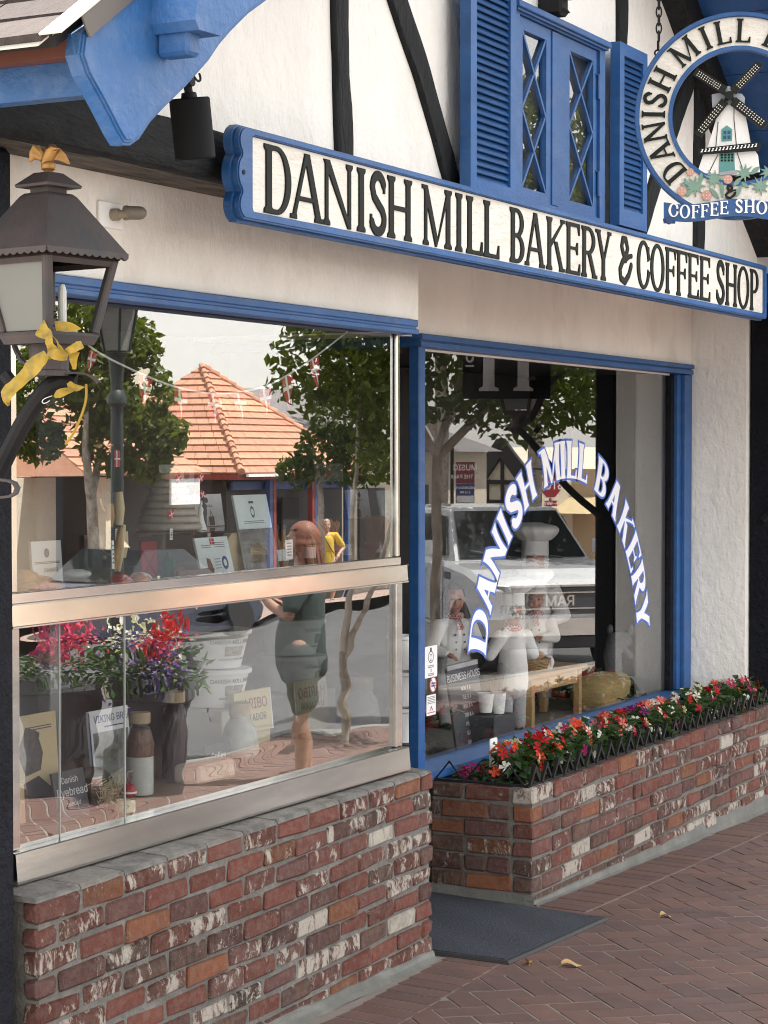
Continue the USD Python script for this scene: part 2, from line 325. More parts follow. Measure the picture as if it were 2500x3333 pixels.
def timber(pts, w, y0, y1, seed, m=None, wob=.006):
    """hand-hewn timber along a line of (x, z) points, its face between y0 (front) and y1"""
    pts = np.asarray(pts, float); L = np.r_[0, np.cumsum(np.linalg.norm(np.diff(pts, axis=0), axis=1))]
    s = np.linspace(0, L[-1], max(8, int(L[-1] / .05))); P = np.stack([np.interp(s, L, pts[:, 0]), np.interp(s, L, pts[:, 1])], 1)
    ker = np.ones(5) / 5; P[2:-2] = np.stack([np.convolve(P[:, k], ker, 'valid') for k in (0, 1)], 1)
    T = np.gradient(P, axis=0); T /= np.linalg.norm(T, axis=1, keepdims=True); N = np.stack([T[:, 1], -T[:, 0]], 1); g = []
    nz = lambda o: (meshkit.fbm(np.stack([s * 6, s * 0 + o, s * 0 + seed], -1), 3, seed) - .5) * 2
    for k, (off, y) in enumerate(((-.5, y1), (-.5, y0 + .012), (-.42, y0), (-.15, y0), (.15, y0), (.42, y0), (.5, y0 + .012), (.5, y1))):
        q = P + N * (off * w + np.sign(off) * wob * nz(0 if off < 0 else 9))[:, None]; yy = y + (nz(k + 20) * .006 if y < y1 else 0) + s * 0
        g.append(np.stack([q[:, 0], yy, q[:, 1]], -1))
    return (m or MB()).grid(np.stack(g, 0)[::-1])
for i, (p, w) in enumerate((([(5.76, 2.6), (5.755, 2.7), (5.735, 2.9), (5.73, 3.15), (5.735, 4.0)], .098), ([(6.585, 2.6), (6.54, 2.66), (6.41, 2.86), (6.25, 3.07), (6.10, 3.24), (5.9, 3.5)], .105),
        ([(8.165, 2.6), (8.17, 3.1), (8.165, 4.1)], .11), ([(8.33, 2.6), (8.40, 2.68), (8.56, 2.88), (8.80, 3.18), (9.03, 3.44)], .105), ([(9.15, 2.6), (9.15, 3.1), (9.16, 3.52)], .125), ([(4.62, 2.6), (4.62, 3.25)], .1))):
    part(bk, 'timber', timber(p, w, 3.180, 3.206, 3 + i), M_timber, 35)
part(bk, 'rake_timber', timber([(8.5, RR(8.5) - .05), (9.2, RR(9.2) - .06), (10.1, RR(10.1) - .07)], .17, 3.09, 3.2, 31), M_timber, 35)
# the beam under the upper floor: rough face in front, weathered underside
def beam():
    m = MB(); xs = np.linspace(3.7, 11.5, 110); g = []
    nz = lambda o, f=4: meshkit.fbm(np.stack([xs * f, xs * 0 + o, xs * 0], -1), 3, 5) - .5
    for k, (y, z) in enumerate(((3.2, 2.618), (3.155, 2.618), (3.142, 2.606), (3.14, 2.565), (3.14, 2.52), (3.145, 2.488), (3.155, 2.479), (3.19, 2.479))):
        g.append(np.stack([xs, y + .010 * nz(k), z + .010 * nz(k + 30)], -1))
    return m.grid(np.stack(g, 0))
part(bk, 'beam', beam(), M_timberh, 40)
part(bk, 'soffit_board', MB().box((3.7, 3.187, 2.4795), (6.60, 3.359, 2.50)), M_timberw)
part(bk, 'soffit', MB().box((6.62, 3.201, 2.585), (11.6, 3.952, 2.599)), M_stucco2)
# corner posts
part(bk, 'corner_post', MB().box((3.92, 3.285, -.35), (4.195, 3.6, 2.478), .015).noise(.006, 5), M_blackpost)
part(bk, 'corner_post', MB().box((11.235, 3.485, -.6), (11.6, 3.615, 2.584), .015), M_blackpost)
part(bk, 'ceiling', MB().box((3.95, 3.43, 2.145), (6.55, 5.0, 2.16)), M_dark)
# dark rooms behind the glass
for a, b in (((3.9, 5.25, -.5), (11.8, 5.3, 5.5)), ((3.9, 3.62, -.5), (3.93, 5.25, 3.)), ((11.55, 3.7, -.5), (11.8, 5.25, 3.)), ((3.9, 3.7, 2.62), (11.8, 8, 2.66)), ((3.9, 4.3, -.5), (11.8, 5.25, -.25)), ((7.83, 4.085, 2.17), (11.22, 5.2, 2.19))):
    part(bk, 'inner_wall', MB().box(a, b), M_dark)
M_brown = mat('brown_partition', (.035, .025, .021), .7, .2)
part(bk, 'inner_wall', MB().box((4.05, 4.25, .6), (6.5, 4.29, 2.14)), M_brown)                    # back of the display
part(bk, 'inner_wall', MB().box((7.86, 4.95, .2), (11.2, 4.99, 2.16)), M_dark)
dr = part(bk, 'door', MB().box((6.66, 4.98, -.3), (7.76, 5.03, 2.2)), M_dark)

# roof: two slopes with eaves in front of the gable
M_shing = [mat(f'shingle_{k}', c, .95, .22, 30., .8, 220., bd=.006, rnd=.1) for k, c in enumerate(((.060, .047, .045), (.050, .039, .038), (.070, .056, .053)))]
M_flash = mat('pale_flashing', (.66, .64, .56), .5, .08, 12., metal=.0)
M_trim = mat('brown_metal_trim', (.10, .085, .075), .45, .08)
M_fascia = mat('red_brown_fascia', (.16, .055, .04), .6, .15, 9.)
sl = np.array([1, 0, .68]) / math.hypot(1, .68); nl = np.array([-.68, 0, 1]) / math.hypot(1, .68)
sr = np.array([-1, 0, .72]) / math.hypot(1, .72); nr = np.array([.72, 0, 1]) / math.hypot(1, .72)
def slab(a, s, n, L, y0, y1, t0, t1, m=None):
    a = np.asarray(a, float); return (m or MB()).hull([a + s * u + n * t + (0, y, 0) for u in (0, L) for y in (y0, y1) for t in (t0, t1)])
A = np.array([3.55, 0, RL(3.55)]); LL = (XR - 3.55) / sl[0]; B = np.array([10.72, 0, RR(10.72)]); LR = (10.72 - XR) / -sr[0]
roof = part(bk, 'roof', slab(A, sl, nl, LL, 2.662, 9., .004, .03), M_dark)
part(bk, 'roof', slab(B, sr, nr, LR, 2.665, 3.2, .012, .05, slab(B + sr * .45, sr, nr, LR - .45, 3.201, 9., .012, .05)), M_shing[1])
for i in range(12): part(bk, 'soffit_plank', slab(B + sr * (LR * i / 12 + .002), sr, nr, LR / 12 - .004, 2.66, 3.2, -.012, .010), M_blue)
for i in range(10): part(bk, 'soffit_plank', slab(A + sl * (.09 + (LL - .09) * i / 10 + .002), sl, nl, (LL - .09) / 10 - .004, 2.70, 3.2, -.012, .010), M_blue)
for r in range(24):                                                                            # shingles of the left slope, course by course
    y = 2.69 + (.19 if r % 2 else 0) - .24
    while y < (4.4 if r < 12 else 3.2):
        w = rng.uniform(.26, .42); y0, y1 = max(2.672, y), y + w - .006
        if y1 > y0 + .03:
            a = A + sl * (r * .118 - .03); t = .032
            m = MB().hull([a + sl * u + nl * h + (0, yy, 0) for yy in (y0, y1) for u, h in ((0, t), (0, t + .014 + rng.uniform(0, .004)), (.2, t), (.2, t + .004))])
            part(roof, 'shingle', m, M_shing[rng.integers(3)])
        y += w
part(roof, 'drip_edge', slab(A - sl * .045, sl, nl, .06, 2.672, 6., .027, .0305), M_flash)
# front gable boards with their metal capping
bb = [(3.585, 2.598), (3.575, 2.55), (3.60, 2.51), (3.66, 2.455), (3.715, 2.40), (3.738, 2.381), (3.765, 2.383), (3.80, 2.402), (3.845, 2.447), (3.90, 2.487), (3.99, 2.550), (4.085, 2.624), (4.13, 2.668), (4.18, 2.708), (4.26, 2.765), (4.37, 2.828), (4.60, 2.955)]
xs = np.linspace(4.7, XR, 8); bb = bb + [(x, RL(x) - .22) for x in xs] + [(x, RL(x) + .01) for x in (XR, 3.62)]
m = MB().prism(Polygon(bb), -.034, (0, 2.661, 0)).prism(Polygon(bb).buffer(-.006), -.004, (0, 2.627, 0)).prism(Polygon(bb).buffer(-.012), -.004, (0, 2.623, 0)); part(bk, 'gable_board', m, M_blue2)
mr = [(x, RR(x) + .01) for x in (XR, 10.72)] + [(10.66, RR(10.72) - .18), (10.5, RR(10.72) - .10)] + [(x, RR(x) - .22) for x in (10.1, XR)]
part(bk, 'gable_board', MB().prism(Polygon(mr).buffer(-.001), -.06, (0, 2.658, 0)), M_blue2)
part(bk, 'metal_trim', slab(A + sl * .055, sl, nl, LL - .06, 2.612, 2.6165, -.004, .046), M_trim)
part(bk, 'flashing', slab(A - sl * .035, sl, nl, LL + .035, 2.610, 2.668, .046, .050), M_flash)
part(bk, 'metal_trim', slab(B, sr, nr, LR, 2.585, 2.59, -.02, .055), M_trim)
part(bk, 'fascia', MB().box((3.615, 2.664, 2.5565), (3.70, 7, 2.602)), M_fascia)
part(bk, 'eaves_board', MB().box((3.655, 2.664, 2.480), (3.70, 7, 2.556)), M_blue2)
pb = part(bk, 'purlin_end', MB().hull(np.array([(x, y, z) for x, z in ((3.85, 2.640), (3.94, 2.642), (3.978, 2.675), (3.972, 2.74), (3.96, 2.84), (3.86, 2.84), (3.835, 2.66)) for y in (2.50, 2.62)])), M_blue2)
part(bk, 'purlin_end', MB().box((3.858, 2.535, 2.592), (3.912, 2.62, 2.648), .008), M_blue2)
part(bk, 'hook', MB().tube([(4.055 + .014 * math.cos(t), 2.64 + .004 * math.sin(t), 2.585 + .014 * math.sin(t)) for t in np.linspace(.9, 6.8, 14)], .0028, 6), M_black)
# ------------------------------------------------------------------ lettering drawn as outlines (capital height 1)
def arc(cx, cy, rx, ry, a0, a1, n=18): return [(cx + rx * math.cos(math.radians(a)), cy + ry * math.sin(math.radians(a))) for a in np.linspace(a0, a1, n)]
def ell(cx, cy, rx, ry): return Polygon(arc(cx, cy, max(rx, .01), max(ry, .01), 0, 360, 37)[:-1])
def glyph(c, w, t=.16, th=.10, sf=.055, se=.055):
    """serif capital of width w: t thick stems, th thin strokes, sf serif height, se serif overhang"""
    R = lambda x0, y0, x1, y1: sbox(min(x0, x1), y0, max(x0, x1), y1)
    def stem(xc, tt=t, a=0, b=1, top=True, bot=True):
        p = [R(xc - tt / 2, a, xc + tt / 2, b)]
        for on, y, d in ((bot, a, 1), (top, b, -1)):
            if on: p.append(Polygon([(xc - tt / 2 - se, y), (xc + tt / 2 + se, y), (xc + tt / 2 + se, y + d * sf), (xc + tt / 2, y + d * sf * 1.9), (xc - tt / 2, y + d * sf * 1.9), (xc - tt / 2 - se, y + d * sf)]))
        return unary_union(p)
    def diag(x0, y0, x1, y1, tt): return Polygon([(x0 - tt / 2, y0), (x0 + tt / 2, y0), (x1 + tt / 2, y1), (x1 - tt / 2, y1)])
    def foot(x, y, d, tt): return Polygon([(x - tt / 2 - se, y), (x + tt / 2 + se, y), (x + tt / 2 + se * .8, y + d * sf * 1.3), (x - tt / 2 - se * .8, y + d * sf * 1.3)])
    def bowl(x0, x1, y0, y1, k=t, kk=.075):
        ym, ry, rx = (y0 + y1) / 2, (y1 - y0) / 2, x1 - x0
        o = unary_union([ell(x0 + rx * .35, ym, rx * .65, ry), R(x0, y0, x0 + rx * .35, y1)]); i = unary_union([ell(x0 + rx * .35, ym, rx * .65 - k, ry - kk), R(x0 - 1, y0 + kk, x0 + rx * .35, y1 - kk)])
        return o.difference(i).intersection(R(x0, -1, x1 + 1, 2))
    s0 = se + t / 2; x2 = w - se
    def arm(y, x1, up, dn, h=.075): return unary_union([R(s0, y, x1, y + h), Polygon([(x1, y + h + up), (x1 - .055, y + h + up), (x1 - .11, y + h), (x1 - .11, y), (x1 - .055, y - dn), (x1, y - dn)])])
    if c == 'I': g = [stem(w / 2)]
    elif c == 'L': g = [stem(s0), arm(0, w, .17, 0)]
    elif c == 'E': g = [stem(s0), arm(0, w, .15, 0), arm(.925, w - .03, 0, .15), arm(.48, w - .12, .09, .09, .06)]
    elif c == 'F': g = [stem(s0), arm(.925, w, 0, .17), arm(.48, w - .1, .09, .09, .06)]
    elif c == 'H': g = [stem(s0), stem(w - s0), R(s0, .46, w - s0, .54)]
    elif c == 'D': g = [stem(s0), bowl(s0, w, 0, 1)]
    elif c == 'B': g = [stem(s0), bowl(s0, w - .03, .47, 1), bowl(s0, w, 0, .54)]
    elif c == 'P': g = [stem(s0), bowl(s0, w, .42, 1)]
    elif c == 'R': g = [stem(s0), bowl(s0, w - .04, .45, 1), diag(w * .52, .5, w - t * .35, 0, t * 1.05), foot(w - t * .35, 0, 1, t)]
    elif c == 'O': g = [ell(w / 2, .5, w / 2, .515).difference(ell(w / 2, .5, w / 2 - t, .43))]
    elif c == 'C': g = [ell(w * .53, .5, w * .53, .515).difference(ell(w * .55, .5, w * .53 - t, .43)).difference(Polygon([(w * .6, .5), (2 * w, .92), (2 * w, .08)])), R(w * .84, .66, w * .97, .9)]
    elif c == 'A': g = [diag(.5 * th + se, 0, w * .5 - .01, 1, th), diag(w - t * .5 - se, 0, w * .5, 1.0, t), foot(.5 * th + se, 0, 1, th), foot(w - t * .5 - se, 0, 1, t), R(w * .25, .28, w * .74, .35)]
    elif c == 'N': g = [stem(se + th / 2, th, top=False), stem(w - se - th / 2, th, bot=False), Polygon([(0, 1), (t + .03, 1), (w - se - th * .05, .03), (w - se, 0), (w - se - th, 0)]), R(w - se - th, 0, w - se, .2)]
    elif c == 'M': g = [stem(se + th / 2, th, top=False), stem(w - s0, t), Polygon([(0, 1), (t, 1), (w * .52, .1), (w * .48, .0), (w * .42, .0)]), Polygon([(w * .46, .02), (w * .53, .1), (w - s0 + t * .3, 1), (w - s0 - t * .25, 1)]), foot(.06, 1, -1, th)]
    elif c == 'K': g = [stem(s0), Polygon([(s0, .36), (s0, .50), (w - .12, .96), (w - .04, .96)]), diag(w * .50, .56, w - t * .45 - se, 0, t), foot(w - t * .45 - se, 0, 1, t), foot(w - .1, 1, -1, th)]
    elif c == 'Y': g = [stem(w / 2, t, 0, .48, top=False), diag(w / 2 - t * .05, .42, se + t / 2, 1, t), diag(w / 2 + t * .2, .42, w - se - th / 2, 1, th), foot(se + t / 2, 1, -1, t), foot(w - se - th / 2, 1, -1, th)]
    elif c == 'S':
        p = arc(w * .5, .745, w * .33, .205, 22, 180, 14) + [(w * .27, .6), (w * .5, .50), (w * .74, .4)] + arc(w * .48, .26, w * .36, .205, 15, -160, 16)
        g = [LineString(p).buffer(t * .46), R(w * .78, .68, w * .9, .9), R(w * .03, .1, w * .15, .32)]
    elif c == '&':
        p = [(w * .95, .42), (w * .78, .22), (w * .5, .06), (w * .18, .12), (w * .12, .3), (w * .3, .46), (w * .56, .58), (w * .68, .76), (w * .55, .93), (w * .32, .93), (w * .24, .78), (w * .34, .66), (w * .55, .52)]
        g = [LineString(p).buffer(t * .42), LineString([(w * .55, .52), (w * .8, .6), (w * .97, .62)]).buffer(t * .3)]
    else: return Polygon()
    return unary_union([q.buffer(0) for q in g]).buffer(.012).buffer(-.012)
def text_flat(s, h, bold=False, depth=.0006):
    m = meshkit.text_mesh(s, h, depth, bold); return m
def add_text(m, s, h, o, u, v, w, bold=False, depth=.0006, center=True, mirror=False):
    """small block lettering on a surface: o the middle (or start) of the baseline, w its outward normal"""
    t = text_flat(s, h, bold, depth); p = t.vertices.copy(); L = p[:, 0].max()
    if center: p[:, 0] -= L / 2
    q = np.asarray(o) + p[:, :1] * np.asarray(u) + p[:, 1:2] * np.asarray(v) + p[:, 2:] * np.asarray(w)
    f = t.faces if np.dot(np.cross(u, v), w) > 0 else t.faces[:, ::-1]
    return m.add(q, f)

# ------------------------------------------------------------------ the long name board
sg = thing('shop_sign', 'long white name board with blue frame and carved black letters above the windows', 'sign')
SX0, SX1, SZ0, SZ1 = 4.885, 9.745, 2.356, 2.627
zc = (SZ0 + SZ1) / 2
outer = unary_union([sbox(4.925, SZ0, SX1 - .02, SZ1), sbox(4.95, SZ0, SX1, SZ1).buffer(-.02).buffer(.02), ell(4.925, zc, .040, .056), ell(4.937, zc + .089, .044, .0465), ell(4.937, zc - .089, .044, .0465)]).buffer(.006).buffer(-.006)
panel = sbox(4.972, 2.388, 9.705, 2.601).buffer(-.012).buffer(.012)
m = MB().prism(outer, .026, (0, 3.074, 0)).prism(outer.buffer(-.007), .006, (0, 3.068, 0)); part(sg, 'board', m, M_blue)
m = MB().prism(outer.buffer(-.007).difference(panel), .017, (0, 3.053, 0)).prism(outer.buffer(-.012).difference(panel.buffer(.003)), .004, (0, 3.049, 0)); part(sg, 'frame', m, M_blue)
part(sg, 'panel', MB().prism(panel.buffer(-.0015), .008, (0, 3.0605, 0)), M_signw)
part(sg, 'screw', MB().lathe([(0, 0), (.007, 0), (.007, .002), (0, .002)], 10, (4.920, 3.049, zc), (0, -1, 0)), M_black)
ED = [('D', 5.045, 5.198), ('A', 5.191, 5.388), ('N', 5.388, 5.570), ('I', 5.590, 5.662), ('S', 5.680, 5.796), ('H', 5.800, 5.970), ('M', 6.050, 6.264), ('I', 6.285, 6.356), ('L', 6.378, 6.510), ('L', 6.517, 6.649), ('B', 6.738, 6.866), ('A', 6.870, 7.055), ('K', 7.068, 7.240), ('E', 7.252, 7.395), ('R', 7.408, 7.555), ('Y', 7.550, 7.718), ('&', 7.796, 7.946), ('C', 8.003, 8.15), ('O', 8.161, 8.329), ('F', 8.34, 8.471), ('F', 8.48, 8.615), ('E', 8.626, 8.77), ('E', 8.782, 8.925), ('S', 9.008, 9.131), ('H', 9.139, 9.306), ('O', 9.314, 9.487), ('P', 9.501, 9.633)]
for c, a, b in ED:
    h = .197; g = affinity.scale(glyph(c, (b - a) / h, .168, .105, .055, .052), h, h, origin=(0, 0)).buffer(-.0012).buffer(.0012)
    part(sg, 'letter', MB().prism(g, .0035, (a, 3.0572, 2.393)).prism(g.buffer(-.002), .0012, (a, 3.056, 2.393)), M_letter)

# ------------------------------------------------------------------ display window in its metal frame
dw = thing('display_window', 'large two part display window in a metal frame above the brick base', 'window')
F = MB().box((4.315, 3.404, .652), (4.364, 3.44, 1.248), .003); part(dw, 'jamb', F, M_alu2)
part(dw, 'jamb', MB().box((6.524, 3.404, .652), (6.572, 3.44, 1.248), .003), M_alu2)
part(dw, 'jamb', MB().box((6.531, 3.404, 1.338), (6.552, 3.43, 2.14), .003), M_alu)
part(dw, 'jamb', MB().box((4.315, 3.395, 1.338), (4.345, 3.44, 2.14), .003), M_alu)
part(dw, 'sill', MB().hull([(x, y, z) for x in (4.312, 6.578) for y, z in ((3.374, .568), (3.374, .575), (3.3805, .648), (3.384, .6505), (3.45, .6505), (3.45, .568))]), M_alu2)
part(dw, 'rail', MB().hull([(x, y, z) for x in (4.310, 6.580) for y, z in ((3.385, 1.250), (3.3895, 1.3045), (3.391, 1.3055), (3.45, 1.3055), (3.45, 1.250))]), M_alu)
part(dw, 'rail_lip', MB().box((4.310, 3.382, 1.2435), (6.580, 3.41, 1.2495), .001).box((4.31, 3.3835, 1.3056), (6.58, 3.40, 1.3072)), M_alu)
part(dw, 'glazing_bead', MB().box((4.318, 3.402, 1.3075), (6.556, 3.44, 1.336), .002), M_alu)
part(dw, 'pane', MB().box((4.346, 3.419, 1.337), (6.523, 3.4195, 2.14)), M_glass)
for a, b in ((4.365, 4.553), (4.557, 4.862), (4.866, 6.523)): part(dw, 'pane', MB().box((a, 3.4190, .651), (b, 3.4195, 1.249)), M_glassw)
for a in (4.555, 4.864): part(dw, 'joint', MB().box((a - .0013, 3.4165, .651), (a + .0013, 3.4225, 1.249)), mat('clear_sealant', (.30, .31, .30), .3))
part(dw, 'side_pane', MB().box((6.553, 3.445, .66), (6.5535, 4.2, 2.14)), M_glass)
part(dw, 'head_trim', MB().box((4.20, 3.332, 2.158), (6.556, 3.40, 2.1825), .003).box((4.20, 3.338, 2.149), (6.552, 3.40, 2.158)).box((4.20, 3.327, 2.131), (6.553, 3.40, 2.149), .003), M_blue)

# ------------------------------------------------------------------ picture window with the blue frame
pw = thing('picture_window', 'big blue framed shop window with arched white lettering behind the flower planter', 'window')
part(pw, 'post', MB().box((7.778, 3.95, .30), (7.838, 4.00, 2.165), .004), M_blue)
part(pw, 'head', MB().box((7.76, 3.925, 2.191), (11.19, 4.03, 2.2155), .003).box((7.765, 3.94, 2.185), (11.17, 4.03, 2.191)).box((7.762, 3.93, 2.160), (11.19, 4.03, 2.185), .003), M_blue)
part(pw, 'side_head', MB().box((7.757, 4.032, 2.160), (7.80, 4.95, 2.2125), .003), M_blue)
part(pw, 'sill', MB().hull([(x, y, z) for x in (7.77, 11.18) for y, z in ((3.90, .318), (3.90, .352), (3.985, .372), (4.04, .372), (4.04, .318))]).box((7.77, 3.925, .27), (11.18, 3.96, .317), .004), M_blue)
part(pw, 'side_sill', MB().box((7.75, 4.045, .27), (7.81, 4.95, .355), .004), M_blue)
part(pw, 'jamb', MB().box((11.10, 3.948, .373), (11.215, 4.03, 2.159), .004).box((11.045, 3.972, .373), (11.099, 4.03, 2.159), .003), M_blue)
part(pw, 'stop', MB().box((11.00, 3.995, .373), (11.044, 4.03, 2.159)), M_blackpost)
part(pw, 'caulk', MB().box((7.84, 4.005, 2.150), (11.0, 4.012, 2.1595)), M_stucco2)
part(pw, 'pane', MB().box((7.839, 4.0190, .373), (11.0, 4.0195, 2.159)), M_glass2)
part(pw, 'side_pane', MB().box((7.805, 4.046, .356), (7.8055, 4.95, 2.159)), M_glass2)
M_vinyl = mat('white_vinyl', (.84, .85, .88), .35, .02); M_vblue = mat('blue_vinyl', (.035, .12, .5), .35, .02)
AL = [('D', 8.515, .902), ('A', 8.613, 1.068), ('N', 8.710, 1.235), ('I', 8.800, 1.362), ('S', 8.905, 1.462), ('H', 9.052, 1.566), ('M', 9.348, 1.66), ('I', 9.495, 1.684), ('L', 9.615, 1.683), ('L', 9.765, 1.662), ('B', 10.017, 1.574), ('A', 10.182, 1.457), ('K', 10.345, 1.318), ('E', 10.468, 1.168), ('R', 10.562, 1.010), ('Y', 10.635, .84)]
AW = dict(D=.20, A=.17, N=.19, I=.085, S=.15, H=.17, M=.22, L=.135, B=.16, K=.17, E=.15, R=.165, Y=.17)
for c, x, z in AL:
    C = np.array([9.563, .597]); a = math.atan2(z - C[1], x - C[0]); r = 1.083; w = AW[c]; h = .188
    g = glyph(c, w / h, .27, .21, .05, .022)
    g = affinity.scale(g, 1, 1, origin=(0, 0)); k = h
    def warp(poly):                                            # bends the letter to the arch and flares its feet
        def f(X, Y):
            X = np.asarray(X) * k - w / 2; Y = np.asarray(Y); rr = r - h / 2 + Y * h; fl = 1 + .16 * (2 * Y - 1) ** 2; th = a - X * fl * .93 / r
            return C[0] + rr * np.cos(th), C[1] + rr * np.sin(th)
        from shapely.ops import transform
        return transform(lambda X, Y, Z=None: f(X, Y), poly.segmentize(.06))
    W = warp(g).buffer(0); s = part(pw, 'letter', MB().prism(W, .0006, (0, 4.0176, 0)), M_vinyl)
    part(s, 'outline', MB().prism(W.buffer(.0115, join_style='mitre'), .0006, (0, 4.0184, 0)), M_vblue)
def sticker(name, x0, x1, z0, z1, lab):
    p = part(pw, name, MB().prism(sbox(x0, z0, x1, z1).buffer(-.004).buffer(.004), .0006, (0, 4.0183, 0)), M_paper, label=lab); return p
M_ink = mat('grey_ink', (.06, .06, .07), .6, .05); M_red = mat('red_print', (.45, .03, .04), .5, .1); M_navy = mat('navy_print', (.03, .05, .2), .5, .1)
U, V_, N_ = (1, 0, 0), (0, 0, 1), (0, -1, 0)
st = sticker('sticker', 7.965, 8.089, .730, .868, 'upper white sticker with a round emblem')
m = MB().prism(Point(8.027, .820).buffer(.026).difference(Point(8.027, .820).buffer(.0225)), .0004, (0, 4.0176, 0)).prism(sbox(8.019, .845, 8.035, .86), .0004, (0, 4.0176, 0)).prism(ell(8.027, .818, .007, .016).difference(ell(8.027, .818, .004, .012)), .0004, (0, 4.0176, 0))
for i, (t, hh) in enumerate((('2', .012),)): add_text(m, t, hh, (8.027, 4.0178, .755), U, V_, N_, True)
for z in (.782, .775, .747, .740): m.prism(sbox(8.0, z - .0015, 8.055, z + .0015), .0004, (0, 4.0176, 0))
part(st, 'print', m, M_ink)
st = part(pw, 'sticker', MB().prism(ell(8.050, .697, .032, .035), .0006, (0, 4.0183, 0)), M_paper, label='round no entry style sticker')
part(st, 'print', MB().prism(unary_union([ell(8.05, .697, .032, .035).difference(ell(8.05, .697, .0275, .0305)), LineString([(8.03, .72), (8.07, .674)]).buffer(.0025)]), .0004, (0, 4.0176, 0)), M_red)
part(st, 'print', MB().prism(sbox(8.03, .699, 8.071, .706).union(sbox(8.03, .688, 8.071, .695)), .0004, (0, 4.0171, 0)), M_navy)
st = sticker('sticker', 7.986, 8.076, .564, .654, 'lower white sticker with small print')
m = MB()
for z in (.645, .638, .631, .624, .617): m.prism(sbox(7.994, z - .0012, 8.068, z + .0012), .0004, (0, 4.0176, 0))
part(st, 'print', m, M_ink); part(st, 'print', MB().prism(Polygon([(8.015, .585), (8.03, .607), (8.047, .585)]).difference(Point(8.03, .588).buffer(.007)).union(sbox(7.994, .574, 8.068, .578)), .0004, (0, 4.0176, 0)), M_red)

# ------------------------------------------------------------------ upper casement window and its shutters
cw = thing('casement_window', 'upper blue casement window with two diamond lattice panes above the name board', 'window')
part(cw, 'frame', MB().prism(sbox(6.965, 2.63, 7.856, 3.372).difference(sbox(7.01, 2.66, 7.80, 3.335)), .05, (0, 3.142, 0)), M_blue)
part(cw, 'drip_board', MB().box((6.95, 3.115, 3.351), (7.862, 3.20, 3.375), .003).box((6.96, 3.128, 3.342), (7.858, 3.20, 3.351)), M_blue)
part(cw, 'rebate', MB().box((7.012, 3.185, 2.66), (7.80, 3.20, 3.334)), M_dark)
for k, (a, b) in enumerate(((7.013, 7.398), (7.402, 7.799))):
    ga, gb = (7.062, 7.283) if k == 0 else (7.513, 7.758); z0, z1 = 2.702, 3.287
    s = part(cw, 'sash', MB().prism(sbox(a, 2.662, b, 3.333).difference(sbox(ga, z0, gb, z1)), .026, (0, 3.154, 0), ), M_blue)
    part(s, 'pane', MB().box((ga - .005, 3.170, z0 - .005), (gb + .005, 3.1705, z1 + .005)), M_glass2)
    mid = (ga + gb) / 2; hh = (z1 - z0) / 2
    for i in range(2):
        zz = z0 + i * hh
        for p, q in (((ga, zz), (gb, zz + hh)), ((gb, zz), (ga, zz + hh))):
            part(s, 'lattice_bar', MB().bar((p[0], 3.163 - (.0015 if p[0] > mid else 0), p[1]), (q[0], 3.163 - (.0015 if p[0] > mid else 0), q[1]), .012, .014, up=(0, 1, 0)), M_blue)
part(cw, 'meeting_strip', MB().box((7.33, 3.148, 2.664), (7.396, 3.156, 3.331), .002), M_blue)
for z in (2.80, 3.19): part(cw, 'hinge', MB().tube([(7.795, 3.146, z - .05), (7.795, 3.146, z + .05)], .006, 8).box((7.78, 3.149, z + .045), (7.81, 3.155, z + .052)), M_blue)
def shutter(x0, x1, z0, z1, y, lab):
    t = thing('shutter', lab, 'shutter', group=None); fr = .05
    part(t, 'frame', MB().prism(sbox(x0, z0, x1, z1).difference(sbox(x0 + fr, z0 + fr + .02, x1 - fr, z1 - fr)), .042, (0, y, 0)), M_blue)
    part(t, 'backing', MB().box((x0 + fr, y + .036, z0 + .06), (x1 - fr, y + .041, z1 - fr)), M_blue)
    n = int(round((z1 - z0 - .12) / .0255)); pitch = (z1 - z0 - 2 * fr - .02) / n
    for i in range(n):
        z = z0 + fr + .02 + i * pitch
        part(t, 'slat', MB().hull([(x, yy, zz) for x in (x0 + fr - .001, x1 - fr + .001) for yy, zz in ((y + .004, z - .002), (y + .008, z - .004), (y + .027, z + .024), (y + .023, z + .027))]), M_blue)
    return t
shutter(6.50, 6.885, 2.60, 3.42, 3.10, 'left louvred blue shutter, the wider looking one between timber and casement')
shutter(7.925, 8.242, 2.645, 3.392, 3.105, 'right louvred blue shutter beside the round hanging sign')
br = thing('sign_bracket', 'black iron bracket above the casement holding the round sign', 'bracket')
part(br, 'wall_plate', MB().box((7.30, 3.10, 3.385), (7.375, 3.20, 3.75), .01).hull([(7.31, 3.09, 3.40), (7.365, 3.09, 3.40), (7.31, 3.12, 3.44), (7.365, 3.12, 3.44), (7.31, 3.12, 3.39), (7.365, 3.12, 3.39)]), M_black)
part(br, 'arm', MB().box((7.315, 2.0, 3.445), (7.36, 3.10, 3.49), .004), M_black)

